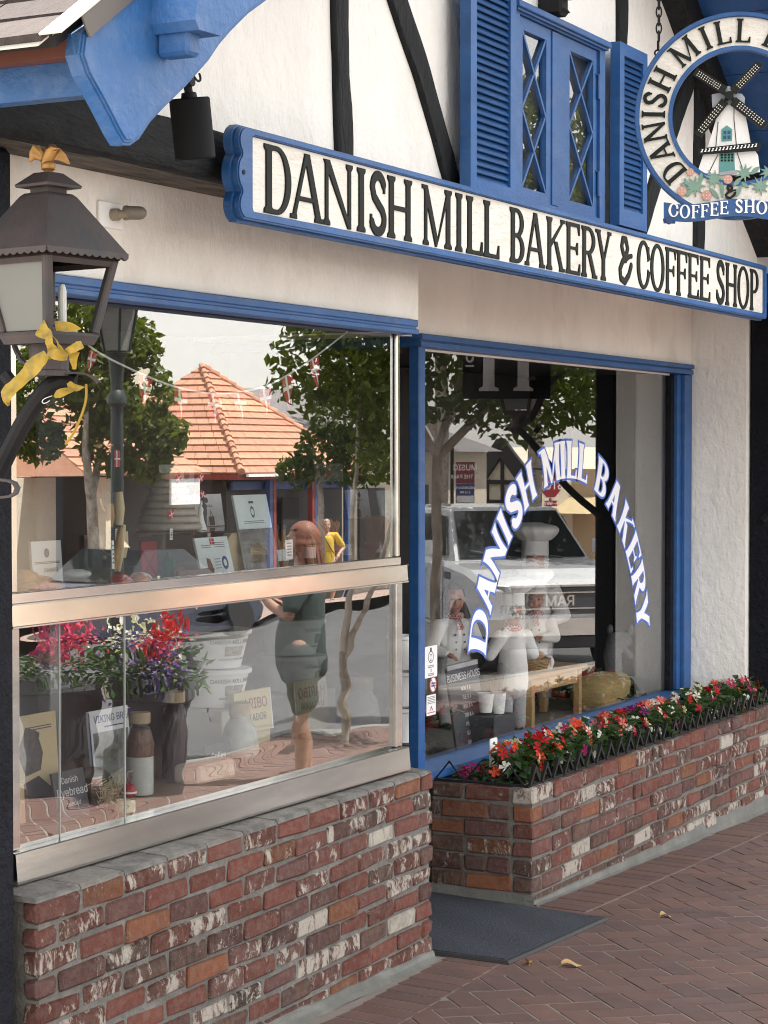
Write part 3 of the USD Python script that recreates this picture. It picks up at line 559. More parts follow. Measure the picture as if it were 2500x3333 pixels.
# ------------------------------------------------------------------ round hanging sign
RC = np.array([7.362, 2.417, 2.952]); RZ = math.atan2(-.93, .365)
hs = thing('round_hanging_sign', 'round white and blue hanging sign with windmill cut out in the middle', 'sign', RC, RZ)
K = .000384; zp = lambda x, y: ((x - 1030) * K, (1100 - y) * K)
ring = lambda r0, r1: Point(0, 0).buffer(r1 * K, 48).difference(Point(0, 0).buffer(r0 * K, 48))
part(hs, 'ring', MB().prism(ring(668, 948), .026, (0, -.010, 0)), M_signw)
part(hs, 'outer_rim', MB().prism(ring(945, 992), .036, (0, -.016, 0)).prism(ring(952, 985), .004, (0, -.020, 0)), M_blue)
part(hs, 'inner_rim', MB().prism(ring(630, 670), .034, (0, -.015, 0)), M_blue)
for c, ang, w in (('D', 220.5, .72), ('A', 204.8, .82), ('N', 190.0, .82), ('I', 178.0, .36), ('S', 167.8, .60), ('H', 153.5, .86), ('M', 129.5, 1.05), ('I', 113.0, .38), ('L', 101.0, .62), ('L', 87.0, .62), ('B', 66.5, .66), ('A', 51, .82), ('K', 35, .8), ('E', 20, .62), ('R', 6, .72), ('Y', -10, .76)):
    h = 225 * K; g = affinity.translate(affinity.scale(glyph(c, w, .17, .11, .05, .06), h, h, origin=(0, 0)), -w * h / 2, (812 - 112) * K)
    g = affinity.rotate(g, ang - 90, origin=(0, 0)).buffer(-.0008).buffer(.0008)
    part(hs, 'letter', MB().prism(g, .006, (0, -.0155, 0)), M_letter)
Z = lambda *p: Polygon([zp(*q) for q in p])
M_teal = mat('teal_paint', (.085, .26, .245), .5, .1); M_grey = mat('grey_paint', (.30, .32, .36), .5, .1); M_millw = mat('mill_white', (.74, .74, .73), .55, .06, 10., .2, 40.)
part(hs, 'mill_tower', MB().prism(Z((820, 1000), (1085, 1000), (1100, 1120), (1150, 1380), (1215, 1480), (1235, 1640), (1000, 1665), (640, 1640), (690, 1480), (740, 1390), (815, 1130)), .024, (0, -.014, 0)), M_millw)
part(hs, 'mill_cap', MB().prism(Z((775, 890), (900, 870), (915, 815), (945, 815), (975, 880), (1060, 890), (1090, 930), (1085, 1005), (780, 1010)), .02, (0, -.012, 0)), M_grey)
part(hs, 'mill_outline', MB().prism(unary_union([LineString([zp(*q) for q in p]).buffer(3.5 * K) for p in (((835, 1160), (815, 1390)), ((985, 1000), (985, 1130), (1010, 1380)), ((835, 1470), (750, 1640)), ((1015, 1450), (1080, 1640)), ((1095, 1060), (1150, 1370)))]), .002, (0, -.016, 0)), M_letter)
sc_ = np.array([935, 915])
for e, side in (((600, 690), 1), ((1225, 610), -1), ((640, 1285), -1), ((1290, 1200), 1)):
    d = (np.array(e) - sc_) * (1, -1); L = np.hypot(*d); d = d / L; nn = np.array([-d[1], d[0]]) * (1 if side > 0 else 1)
    o = np.array(zp(*sc_)); w0 = {(600, 690): (-18, 62), (1225, 610): (-40, 40), (640, 1285): (-40, 40), (1290, 1200): (-30, 56)}[e]
    if e in ((600, 690),): nn = -nn
    if e in ((1290, 1200),): nn = -nn
    pt = lambda a, b: o + d * a * K + nn * b * K
    s = part(hs, 'mill_sail', MB().prism(Polygon([pt(60, w0[0]), pt(L, w0[0]), pt(L, w0[1]), pt(60, w0[1])]), .016, (0, -.032, 0)).prism(Polygon([pt(-20, -16), pt(70, -16), pt(70, 16), pt(-20, 16)]), .016, (0, -.033, 0)), M_letter)
    q = MB(); lo, hi = w0[0] + 12, w0[1] - 8
    for i in range(11):
        for j in range(3):
            a0, b0 = 120 + i * (L - 140) / 11, lo + j * (hi - lo) / 3; a1, b1 = a0 + (L - 140) / 11 * .40, b0 + (hi - lo) / 3 * .42
            q.prism(Polygon([pt(a0, b0), pt(a1, b0), pt(a1, b1), pt(a0, b1)]), .002, (0, -.0335, 0))
    part(s, 'sail_lattice', q, M_signw)
part(hs, 'sail_hub', MB().lathe([(0, 0), (40 * K, 0), (40 * K, .012), (0, .012)], 12, (*zp(*sc_)[:1], -.030, zp(*sc_)[1]), (0, -1, 0)), M_letter)
part(hs, 'mill_window', MB().prism(Z((865, 1230), (918, 1190), (970, 1230), (968, 1338), (868, 1345)), .003, (0, -.0165, 0)), M_teal)
part(hs, 'mill_window_panes', MB().prism(unary_union([Z((x, y), (x + 28, y), (x + 28, y + 32), (x, y + 32)) for x in (885, 925) for y in (1243, 1290)]), .002, (0, -.018, 0)), mat('mill_pane', (.02, .06, .16), .4))
dd = part(hs, 'mill_door', MB().prism(Z((848, 1460), (990, 1450), (998, 1640), (845, 1640)), .003, (0, -.0165, 0)), M_teal)
part(dd, 'door_panes', MB().prism(unary_union([Z((x, y), (x + 20, y), (x + 20, y + 18), (x, y + 18)) for x in (862, 895, 928, 960) for y in (1465, 1490, 1518)]), .002, (0, -.018, 0)), M_letter)
gl = part(hs, 'gallery', MB().prism(Z((648, 1412), (1215, 1360), (1240, 1372), (1235, 1430), (1200, 1440), (650, 1470)), .02, (0, -.028, 0)), M_letter)
part(gl, 'gallery_lattice', MB().prism(unary_union([Z((x, 1450 - (x - 660) * .085), (x + 22, 1425 - (x - 660) * .085), (x + 22, 1450 - (x - 660) * .085)) for x in range(665, 1190, 34)] + [Z((x + 12, 1420 - (x - 660) * .085), (x + 30, 1420 - (x - 660) * .085), (x + 22, 1438 - (x - 660) * .085)) for x in range(665, 1190, 34)]), .002, (0, -.030, 0)), M_paper)
part(hs, 'mill_step', MB().prism(Z((850, 1642), (1000, 1620), (1020, 1650), (850, 1672)), .02, (0, -.02, 0)), M_grey)
M_sage = mat('sage_green', (.16, .27, .215), .6, .12, 20.); M_pinkd = mat('dusty_pink', (.50, .27, .22), .6, .12, 30.)
def star(x, y, r, n=9, seed=0):
    q = random.Random(seed); pts = []
    for i in range(n * 2): a = i * math.pi / n; k = r * (1 if i % 2 == 0 else .45) * q.uniform(.8, 1.15); pts.append((x + k * math.cos(a), y + k * math.sin(a)))
    return Z(*pts)
lf = lambda x0, y0, x1, y1, w: Z(*[(x0 + (x1 - x0) * t + (y1 - y0) / math.hypot(x1 - x0, y1 - y0) * s * w * math.sin(math.pi * min(1, t * .9 + .08)), y0 + (y1 - y0) * t - (x1 - x0) / math.hypot(x1 - x0, y1 - y0) * s * w * math.sin(math.pi * min(1, t * .9 + .08))) for s, ts in ((1, np.linspace(0, 1, 7)), (-1, np.linspace(1, 0, 7))) for t in ts])
for i, (x, y, r) in enumerate(((610, 1770, 105), (795, 1700, 95), (1085, 1650, 90), (1235, 1775, 95), (1310, 1640, 85), (1420, 1700, 85), (1400, 1840, 80))):
    part(hs, 'carved_plant', MB().prism(star(x, y, r, 9, i), .006, (0, -.0165, 0)), M_sage)
for a in ((520, 1690, 560, 1800, 20), (480, 1740, 590, 1790, 18), (680, 1640, 660, 1760, 22), (530, 1860, 600, 1790, 20), (760, 1790, 850, 1890, 22), (870, 1730, 880, 1880, 20), (985, 1770, 1060, 1690, 22), (1010, 1870, 1060, 1760, 22), (1150, 1660, 1230, 1590, 24), (1060, 1740, 1130, 1790, 18)):
    part(hs, 'carved_leaf', MB().prism(lf(*a), .005, (0, -.016, 0)), M_sage)
for x, y, r in ((572, 1632, 36), (930, 1708, 44), (492, 1815, 46), (728, 1858, 48)):
    q = part(hs, 'carved_flower', MB().prism(Point(zp(x, y)).buffer(r * K), .008, (0, -.018, 0)), M_pinkd)
    part(q, 'petal_dots', MB().prism(unary_union([Point(zp(x + a * r * .3, y + b * r * .3)).buffer(r * .11 * K) for a in (-2, 0, 2) for b in (-2, 0, 2) if abs(a) + abs(b) < 4]), .002, (0, -.0195, 0)), M_signw)
w = .78; g = affinity.translate(affinity.scale(glyph('&', w, .2, .14), 135 * K, 135 * K, origin=(0, 0)), *zp(900, 1895)); part(hs, 'letter', MB().prism(g, .005, (0, -.019, 0)), M_letter)
# the banner: a waved blue board with a rolled end
bx = np.linspace(320, 1740, 40); wv = lambda x: 34 * math.sin((x - 330) / 700 * math.pi * .98) - (x - 1030) * 0.0
top = [zp(x, 1925 + wv(x) * -1.0 + 0.035 * (x - 320) * 0) for x in bx]; bot = [zp(x, 2075 - wv(x) * 1.0) for x in bx]
bn = part(hs, 'banner', MB().prism(Polygon([zp(320, 1918)] + [zp(x, 1922 + 26 * math.sin((x - 320) / 460 * math.pi)) if x < 780 else zp(x, 1922 - 22 * math.sin((x - 780) / 460 * math.pi)) for x in bx] + [zp(x, 2088 + 22 * math.sin((x - 320) / 460 * math.pi)) if x < 780 else zp(x, 2088 - 22 * math.sin((x - 780) / 460 * math.pi)) for x in bx[::-1]]).buffer(0), .02, (0, -.030, 0)), M_blue)
part(bn, 'rolled_end', MB().lathe([(0, 0), (32 * K, 0), (34 * K, .02), (32 * K, .04), (0, .04)], 14, (zp(372, 2095)[0], -.035, zp(372, 2095)[1]), (0, 1, 0)).prism(Z((312, 2080), (435, 2085), (430, 2125), (320, 2120)), .02, (0, -.028, 0)), mat('dark_blue_paint', (.02, .05, .16), .45))
xx = 365
for c, w in zip('COFFEE SHOP', (.72, .78, .58, .58, .62, .62, .3, .55, .78, .8, .6)):
    if c != ' ':
        h = 128 * K; y0 = 2065 + (26 * math.sin((xx - 320) / 460 * math.pi) if xx < 780 else -22 * math.sin((xx - 780) / 460 * math.pi))
        g = affinity.translate(affinity.scale(glyph(c, w, .17, .12, .055, .05), h, h, origin=(0, 0)), *zp(xx, y0 - 8)); part(hs, 'letter', MB().prism(g, .004, (0, -.033, 0)), M_white)
    xx += w * 128 + 14
ch = part(hs, 'chain', MB().tube([(zp(258, 0)[0] + 9.5 * K * 3 * math.cos(t), 0, zp(0, 478)[1] + 9.5 * K * 3 * math.sin(t)) for t in np.linspace(0, 2 * math.pi, 13)[:-1]], 3 * K * 3, 6, closed=True).tube([(zp(262, 0)[0], 0, zp(0, y)[1]) for y in (450, 360)], 4 * K * 3, 6), M_black)
for s in (-1, 1):
    xc = zp(268, 0)[0] if s < 0 else -zp(268, 0)[0]
    for i in range(9):
        z = zp(0, 320)[1] + i * .030; L = []
        for t in np.linspace(0, 2 * math.pi, 15)[:-1]:
            a, b = .0095 * math.cos(t), .021 * math.sin(t) * (1.0); L.append((xc + (a if i % 2 else a * .25), a if i % 2 == 0 else 0, z + b))
        part(hs, 'chain_link', MB().tube(L, .0030, 6, closed=True), M_black)
# ------------------------------------------------------------------ the wall lantern; local axes: x to the right, y away, z up
LC = np.array([3.888, 2.943, 0]); LZ = math.atan2(-.8838, .4679)
lp = lambda x, y, d=0.: ((x - 160) / 1396, d, 2.164 + (835 - y) / 1396)
la = thing('wall_lantern', 'large brown metal lantern with a small brass eagle on the dark corner post', 'lantern', LC, LZ)
DL = math.radians(7.9); ca_ = [DL - math.pi / 2 + i * math.pi / 2 for i in range(4)]
sq = lambda h, z: [(h * math.cos(a), h * math.sin(a), z) for a in ca_]
part(la, 'roof', MB().hull(sq(.183, 2.172) + sq(.183, 2.166) + sq(.066, 2.302) + sq(.055, 2.309)), M_lamp)
m = MB()
for i in range(4):                                       # scalloped skirt under the eaves
    p, q = np.array(sq(.183, 2.172)[i]), np.array(sq(.183, 2.172)[(i + 1) % 4]); u = (q - p) / np.linalg.norm(q - p); L = np.linalg.norm(q - p); n = 11
    pts = [(0, .0)] + [(L * (k + t) / n, -.010 - .006 * math.sin(math.pi * t)) for k in range(n) for t in (0.02, .25, .5, .75, .98)] + [(L, 0)]
    m.prism(Polygon(pts), .003, p, u, (0, 0, 1), np.cross(u, (0, 0, 1)))
part(la, 'skirt', m, M_lamp)
part(la, 'neck', MB().hull(sq(.042, 2.30) + sq(.042, 2.325)), M_lamp)
part(la, 'cap', MB().hull(sq(.075, 2.322) + sq(.078, 2.328) + sq(.041, 2.352) + sq(.034, 2.357)), M_lamp)
T, Bt = sq(.150, 2.158), sq(.103, 1.985)
for i in range(4): part(la, 'corner_bar', MB().bar(T[i], Bt[i], .021, .021, up=(1, 1, 0), c=.004), M_lamp)
part(la, 'top_ring', MB().tube(sq(.150, 2.152), .012, 4, closed=True), M_lamp)
part(la, 'base', MB().hull(sq(.112, 1.985) + sq(.104, 1.958) + sq(.116, 1.978)), M_lamp)
part(la, 'socket', MB().lathe([(0, 1.958), (.048, 1.958), (.046, 1.90), (.05, 1.897), (.05, 1.885), (0, 1.885)], 16), M_lamp)
M_frost = usdkit.material(stage, '/World/Looks/frosted_glass', {'d': ('principled_bsdf', dict(base_color=(.34, .35, .33), roughness=.4)), 't': ('translucent_bsdf', dict(color=(.40, .41, .39))), 'm': ('mix_closure', dict(fac=.45))}, [('d.BSDF', 'm.closure1'), ('t.BSDF', 'm.closure2')], surface='m.closure')
for i in (3, 2):                                         # milky panes on the two far left sides, the front ones are gone
    p = [np.array(x) for x in (T[i], T[(i + 1) % 4], Bt[(i + 1) % 4], Bt[i])]; c = sum(p) / 4; q = [c + (x - c) * (.9, .9, .97) for x in p]
    n = np.cross(q[1] - q[0], q[3] - q[0]); n /= np.linalg.norm(n); part(la, 'pane', MB().hull(q + [x + n * .003 for x in q]), M_frost)
part(la, 'bulb_tube', MB().lathe([(0, 1.985), (.010, 1.985), (.010, 2.085), (.006, 2.10), (0, 2.102)], 10, (.028, .02, 0)), M_white)
eg = part(la, 'eagle', MB().sph((0, 0, 2.374), .0165, 2).lathe([(0, 2.352), (.013, 2.354), (.010, 2.362), (.017, 2.366)], 12), M_brass, 40)
m = MB(); S = lambda x, y, d=0: ((x - 160) / 1396 + .003, d, 2.418 + (480 - y) / 1396)
mf = None
for a, b in (((150, 545, 0), .012), ((150, 525, 0), .014)), (((150, 525, 0), .014), ((168, 492, -.006), .015)), (((168, 492, -.006), .015), ((172, 486, -.012), .010)), (((172, 486, -.012), .009), ((190, 489, -.022), .004)):
    m.hull(np.vstack([trimesh.creation.icosphere(1, a[1]).vertices + S(*a[0]), trimesh.creation.icosphere(1, b[1]).vertices + S(*b[0])]))
for pts in ([(155, 512), (125, 478), (108, 478), (98, 497), (97, 522), (112, 512), (128, 520), (150, 530)], [(172, 500), (190, 487), (208, 505), (222, 532), (205, 524), (190, 520), (172, 518)]):
    m.prism(Polygon([(S(x, y)[0], S(x, y)[2]) for x, y in pts]).buffer(.003), .008, (0, .002 if pts[0][0] < 160 else -.004, 0))
part(la, 'eagle', m.noise(.002, 120), M_brass, 40)
def flat(m, pts, w, t, closed=False):
    """strap of width w (along y) and thickness t following points"""
    pts = np.asarray(pts, float); T_ = np.gradient(pts, axis=0); T_ /= np.linalg.norm(T_, axis=1, keepdims=True); up = np.array([0, 1., 0]); N = np.cross(T_, up); N /= np.linalg.norm(N, axis=1, keepdims=True)
    g = [pts + N * a * t / 2 + up * b * w / 2 for a, b in ((1, 1), (1, -1), (-1, -1), (-1, 1), (1, 1))]
    return m.grid(np.stack(g, 0))
curve = lambda P, n=24: np.stack([np.interp(np.linspace(0, 1, n), np.linspace(0, 1, len(P)), np.asarray(P, float)[:, k]) for k in range(3)], 1)
def smooth(P, n=28):
    P = np.asarray(P, float)
    for _ in range(3): P = np.vstack([P[:1], *[[.75 * a + .25 * b, .25 * a + .75 * b] for a, b in zip(P[:-1], P[1:])], P[-1:]])
    s = np.r_[0, np.cumsum(np.linalg.norm(np.diff(P, axis=0), axis=1))]; return np.stack([np.interp(np.linspace(0, s[-1], n), s, P[:, k]) for k in range(3)], 1)
arm = smooth([(-.36, .33, 1.36), (-.22, .19, 1.52), (-.115, .09, 1.705), (-.06, .045, 1.795), (-.005, .01, 1.862), (.035, 0, 1.878), (.060, 0, 1.868)])
part(la, 'bracket_arm', MB().tube(arm, .0215, 10), M_black)
part(la, 'scroll_strap', flat(MB(), smooth([(.0, 0, 1.886), (.06, 0, 1.893), (.095, 0, 1.889), (.118, 0, 1.868)]), .055, .005), M_lamp)
part(la, 'scroll_strap', flat(MB(), smooth([(-.20, .15, 2.20), (-.125, .09, 2.12), (-.105, .06, 2.02), (-.085, .03, 1.945), (-.05, 0, 1.902), (.03, 0, 1.894)]), .05, .006), M_lamp)
part(la, 'scroll_strap', flat(MB(), smooth([(-.30, .2, 1.60), (-.16, .02, 1.645), (-.085, 0, 1.642), (-.072, 0, 1.622), (-.085, 0, 1.604), (-.12, .0, 1.602)]), .05, .006), M_lamp)
part(la, 'collar', MB().tube([lp(0, 1215, .06), lp(38, 1262, .05)], .017, 8), M_black)
ns = MB(); q = np.random.default_rng(3)
for i in range(90):
    a = q.normal(0, 1, 3); a /= np.linalg.norm(a); c = np.array([-.03, .03, 2.015]) + q.normal(0, 1, 3) * (.018, .018, .020); ns.bar(c - a * .02, c + a * .02, .003, .003)
solo('bird_nest', ns.move(LC, LZ), mat('dry_twigs', (.10, .07, .055), .9, .3, 30.), 'old brown twig nest inside the wall lantern', 'nest')
# yellow ribbon tied round the lantern
M_yel = usdkit.material(stage, '/World/Looks/yellow_ribbon', {'g': ('geometry', {}), 'n': ('noise_texture', dict(scale=38., detail=2.)), 'r': ('map_range', dict(from_min=.45, from_max=.62, to_min=0., to_max=1., clamp=True)), 'm': ('mix', dict(color1=(.56, .38, .05), color2=(.40, .29, .07))),
    'p': ('principled_bsdf', dict(roughness=.55)), 't': ('translucent_bsdf', {}), 'x': ('mix_closure', dict(fac=.3))}, [('g.position', 'n.vector'), ('n.fac', 'r.value'), ('r.result', 'm.fac'), ('m.color', 'p.base_color'), ('m.color', 't.color'), ('p.BSDF', 'x.closure1'), ('t.BSDF', 'x.closure2')], surface='x.closure')
rb = thing('yellow_ribbon', 'yellow ribbon tied in a bow around the foot of the wall lantern', 'ribbon', LC, LZ)
def band(name, L, R_, seed, amp=.012, d=-.13):
    """cloth band between two edges given as (x, y[, depth]) rows"""
    f = lambda P: smooth([(lp(p[0], p[1])[0], d + (p[2] if len(p) > 2 else 0), lp(p[0], p[1])[2]) for p in P], 26)
    a, b = f(L), f(R_); g = np.stack([a + (b - a) * t for t in np.linspace(0, 1, 9)], 0); nz = np.stack([meshkit.fbm(g * 34 + k * 7, 3, seed) - .5 for k in range(3)], -1); g = g + nz * amp * (1, 2.2, 1)
    g2 = g + (0, .0012, 0); return part(rb, name, MB().grid(g).grid(g2[::-1]), M_yel, 60)
band('loop', [(172, 1052, .0), (146, 1098, -.01), (160, 1112, -.01), (182, 1118, -.02)], [(176, 1050, .0), (196, 1085, -.02), (205, 1105, -.02), (200, 1130, -.02)], 1)
band('loop', [(182, 1110, -.02), (185, 1145, -.03), (192, 1180, -.02)], [(200, 1098, -.02), (212, 1140, -.03), (250, 1160, -.02)], 2)
band('loop', [(200, 1100), (232, 1140), (246, 1156)], [(208, 1112), (215, 1140), (240, 1158)], 3)
band('knot', [(190, 1165, -.03), (215, 1185, -.03), (245, 1180, -.02)], [(195, 1150, -.03), (225, 1150, -.04), (256, 1158, -.02)], 4)
band('loop', [(242, 1152, -.01), (270, 1125, -.02), (292, 1118, 0)], [(250, 1162, -.01), (275, 1160, -.03), (296, 1142, 0)], 5)
band('tail', [(252, 1158, -.01), (262, 1190, 0), (265, 1212, 0)], [(285, 1160, -.01), (282, 1190, 0), (276, 1212, 0)], 6)
band('tail', [(170, 1152, -.01), (125, 1175, 0), (95, 1225, 0), (40, 1268, 0), (38, 1295, 0), (58, 1330, 0)], [(190, 1172, -.02), (178, 1205, -.03), (128, 1250, -.03), (92, 1282, -.03), (75, 1310, -.02), (66, 1322, 0)], 7, .012)
band('wrap', [(200, 1056, .03), (255, 1056, .03), (285, 1078, .03)], [(205, 1085, .03), (250, 1090, .03), (282, 1082, .03)], 8, .004)
band('loop', [(182, 1290, 0), (195, 1270, -.01), (225, 1262, -.01), (248, 1262, 0)], [(188, 1296, 0), (215, 1296, -.02), (240, 1280, -.02), (262, 1268, 0)], 9, .006, -.04)
band('loop', [(225, 1250, 0), (240, 1240, -.01), (250, 1250, 0)], [(232, 1268, 0), (255, 1278, -.01), (284, 1262, 0)], 10, .006, -.04)
part(rb, 'cord', MB().tube(smooth([lp(286, 1252, -.03), lp(285, 1300, -.02), lp(270, 1350, -.02), lp(243, 1408, -.01), lp(212, 1446, 0)]), .003, 6), M_yel)
part(rb, 'loose_thread', MB().tube(smooth([lp(178, 1290, -.04), lp(152, 1300, -.05), lp(146, 1312, -.05), lp(160, 1316, -.06), lp(172, 1306, -.05)]), .0011, 5), M_paper)

# ------------------------------------------------------------------ lamps on the front
sp = thing('spotlight', 'black cylinder spotlight hanging below the blue gable board', 'spotlight')
ax = np.array([.030, .0, -.155]); c0 = np.array([4.190, 2.75, 2.562])
axn = np.array([.185, .0, -1.0]); axn /= np.linalg.norm(axn)
part(sp, 'housing', MB().lathe([(0, 0), (.046, 0), (.0495, .004), (.0495, .142), (.046, .146), (.044, .14), (.044, .03), (0, .03)], 28, c0, axn), mat('spotlight_black', (.007, .0075, .009), .7, .15, spec=.15), 35)
part(sp, 'stem', MB().tube([c0 - axn * .0 + (-.0, 0, 0), c0 - axn * .012, c0 - axn * .014], [.020, .018, .010], 12).tube([c0 - axn * .012, (4.178, 2.75, 2.612), (4.172, 2.75, 2.70)], .0105, 10).tube([(4.182, 2.735, 2.600), (4.182, 2.77, 2.600)], .013, 10), M_black, 35)
ls = thing('dusk_sensor', 'small grey brown dusk sensor on a square white plate beside the lantern roof', 'light sensor')
part(ls, 'plate', MB().box((4.655, 3.349, 2.331), (4.765, 3.3605, 2.403), .003), M_white)
M_sens = mat('sensor_plastic', (.16, .14, .11), .5, .15)
part(ls, 'stem', MB().lathe([(0, 0), (.017, 0), (.017, .02), (.012, .022), (.012, .05), (0, .05)], 14, (4.715, 3.35, 2.368), (.1, -1, 0)), mat('sensor_base', (.30, .25, .18), .6), 35)
part(ls, 'hood', MB().lathe([(0, 0), (.019, 0), (.0205, .004), (.0205, .012), (.019, .013), (.019, .045), (.016, .056), (.009, .063), (0, .065)], 18, (4.72, 3.315, 2.372), (.75, -.65, .03)), M_sens, 35)
# ------------------------------------------------------------------ brickwork
def brickmat(name, c, c2, white=.0, dark=0.):
    """fired clay, dusty and stained, with old whitewash sticking in ragged patches on some bricks"""
    lo = .80 - white; n = {'g': ('geometry', {}), 'n1': ('noise_texture', dict(scale=13., detail=5., roughness=.65)), 'n2': ('noise_texture', dict(scale=21., detail=9., roughness=.74, distortion=.5)), 'mp': ('mapping', dict(scale=(1, 1, .6))),
         'r1': ('map_range', dict(from_min=.38, from_max=.65, to_min=0., to_max=1., clamp=True)), 'oi': ('object_info', {}), 'th': ('map_range', dict(from_min=0., from_max=1., to_min=lo - .10, to_max=lo + .10)),
         'd': ('math', dict(math_type='subtract')), 'r2': ('map_range', dict(from_min=0., from_max=.07, to_min=0., to_max=.88, clamp=True)),
         'm1': ('mix', dict(color1=c, color2=c2)), 'm2': ('mix', dict(color2=(.50, .455, .40))), 'r3': ('map_range', dict(from_min=0., from_max=1., to_min=.65, to_max=1.3)), 'c3': ('vector_math', dict(math_type='scale')),
         'nd': ('noise_texture', dict(scale=34., detail=6., roughness=.7)), 'rd': ('map_range', dict(from_min=.42, from_max=.72, to_min=0.04, to_max=.55, clamp=True)), 'md': ('mix', dict(color2=(.22, .175, .15))),
         'n3': ('noise_texture', dict(scale=48., detail=7., roughness=.75)), 'b': ('bump', dict(strength=1., distance=.018)), 'p': ('principled_bsdf', dict(roughness=.9, specular_ior_level=.25))}
    return usdkit.material(stage, '/World/Looks/' + name, n, [('g.position', 'mp.vector'), ('g.position', 'n1.vector'), ('mp.vector', 'n2.vector'), ('g.position', 'n3.vector'), ('g.position', 'nd.vector'), ('n1.fac', 'r1.value'), ('oi.random', 'th.value'), ('n2.fac', 'd.value1'), ('th.result', 'd.value2'), ('d.value', 'r2.value'),
        ('r1.result', 'm1.fac'), ('oi.random', 'r3.value'), ('m1.color', 'c3.vector1'), ('r3.result', 'c3.scale'), ('nd.fac', 'rd.value'), ('rd.result', 'md.fac'), ('c3.vector', 'md.color1'), ('md.color', 'm2.color1'), ('r2.result', 'm2.fac'), ('m2.color', 'p.base_color'), ('n3.fac', 'b.height'), ('b.normal', 'p.normal')], surface='p.BSDF')
BM = [brickmat('brick_red', (0.164, 0.049, 0.034), (0.133, 0.043, 0.034), 0.195), brickmat('brick_red_washed', (0.154, 0.052, 0.039), (0.119, 0.046, 0.041), 0.240), brickmat('brick_plum', (0.095, 0.043, 0.041), (0.119, 0.049, 0.043), 0.185),
      brickmat('brick_orange', (0.231, 0.081, 0.034), (0.175, 0.063, 0.035), 0.170), brickmat('brick_brown', (0.119, 0.059, 0.043), (0.077, 0.045, 0.041), 0.205), brickmat('brick_limed', (0.140, 0.059, 0.049), (0.105, 0.052, 0.049), 0.320), brickmat('brick_white', (0.420, 0.392, 0.336), (0.364, 0.336, 0.294), 0.330)]
BP = [.34, .19, .17, .08, .13, .075, .015]
def brick(m, a, b):
    """a worn brick: corners knocked off and not quite true"""
    return m.box(a, b, rng.uniform(.004, .010), jit=.0044)
bb_ = thing('brick_base_wall', 'old red brick base wall with whitewash stains under the display window', 'brick wall')
wy = lambda x: 3.25 + .08 * (x - 4.24) / 2.42
m = MB().hull([(x, wy(x) + .008 if f else 3.75, z) for x in (4.248, 6.652) for f in (0, 1) for z in (-.35, .553)])
part(bb_, 'mortar', m, M_mortar)
rows, CH = 10, .0665
ends = [4.232, 4.435, 4.645, 4.867, 5.086, 5.303, 5.513, 5.725, 5.939, 6.155, 6.358, 6.574, 6.668]
M_cap = [mat(f'washed_brick_top_{k}', c, .9, .25, 14., .7, 70., col2=(.20, .19, .175), mix=(.42, .62), ms=16., bd=.01) for k, c in enumerate(((.13, .125, .118), (.15, .135, .122), (.115, .112, .108)))]
for k in range(len(ends) - 1):
    x0, x1 = ends[k] + .004, ends[k + 1] - .004; h = rng.uniform(-.0015, .0015)
    part(bb_, 'ledge_brick', MB().hull([(x, wy(x) + d, z + h) for x in (x0, x1) for d, z in ((.005, .5525), (.012, .5585), (.17, .565), (.17, .545), (.005, .545))]), M_cap[k % 3])
def base_brick(x0, x1, z, first=False, last=False):
    out = rng.uniform(-.003, .004); y = wy((x0 + x1) / 2) + out
    a = np.array([x0 + .005, y, z + .005 + rng.uniform(-.0015, .0015)]); b = np.array([x1 - .005, y + .09, z + CH - .005 + rng.uniform(-.0015, .0015)])
    if first: a[0] = 4.236; b[1] = 3.305
    if last: b[0] = 6.664
    M_ = MB(); brick(M_, a, b); t = (b[0] - a[0]) * .033 / 2; V = np.vstack(M_.v); V[:, 1] += (V[:, 0] - (x0 + x1) / 2) * .033; M_.v = [V]
    return M_
for r in range(rows):
    z = .552 - (r + 1) * CH
    if r % 2 == 0: e = list(np.array(ends) + (0 if r == 0 else rng.normal(0, .006, len(ends)))); e[0] = 4.232; e[-1] = 6.668
    else: e = [4.232] + [4.33 + k * .2175 + rng.normal(0, .007) for k in range(11)] + [6.668]
    if r > 5: e = [e[0]] + [x + .02 * math.sin(r) for x in e[1:-1]] + [e[-1]]
    for k in range(len(e) - 1):
        if e[k + 1] - e[k] < .04: continue
        if grd(5, 3.3) > z + CH - .01 and e[k + 1] < 4.9: continue
        if z + CH < grd((e[k] + e[k + 1]) / 2, 3.3) + .03: continue
        i = rng.choice(7, p=BP)
        if (r, k) in ((2, 9), (7, 10)): i = 6
        if r == 0: i = (1, 3, 0, 5, 1, 0, 0, 0, 0, 0, 3, 0)[min(k, 11)]
        if r == 7 and e[k] < 5.24 < e[k + 1]: part(bb_, 'brick', base_brick(e[k], e[k + 1], z), brickmat('brick_charred', (.012, .010, .010), (.05, .02, .015), .36), label='charred black brick with white flakes'); continue
        part(bb_, 'brick', base_brick(e[k], e[k + 1], z, k == 0, k == len(e) - 2), BM[i])
foot = MB(); xs_ = np.linspace(4.24, 6.67, 40)
fp = np.array([[(x, wy(x) - d * (1 + .4 * meshkit.noise((x * 12, d * 40, 3))), grd(x, 3.3, h + .012 * meshkit.noise((x * 9, h * 60, 1)))) for x in xs_] for d, h in ((-.02, .034), (.001, .028), (.004, .022), (.008, .008), (.012, .002), (.025, -.01))])
part(bb_, 'cement_foot', foot.grid(fp), M_cement)

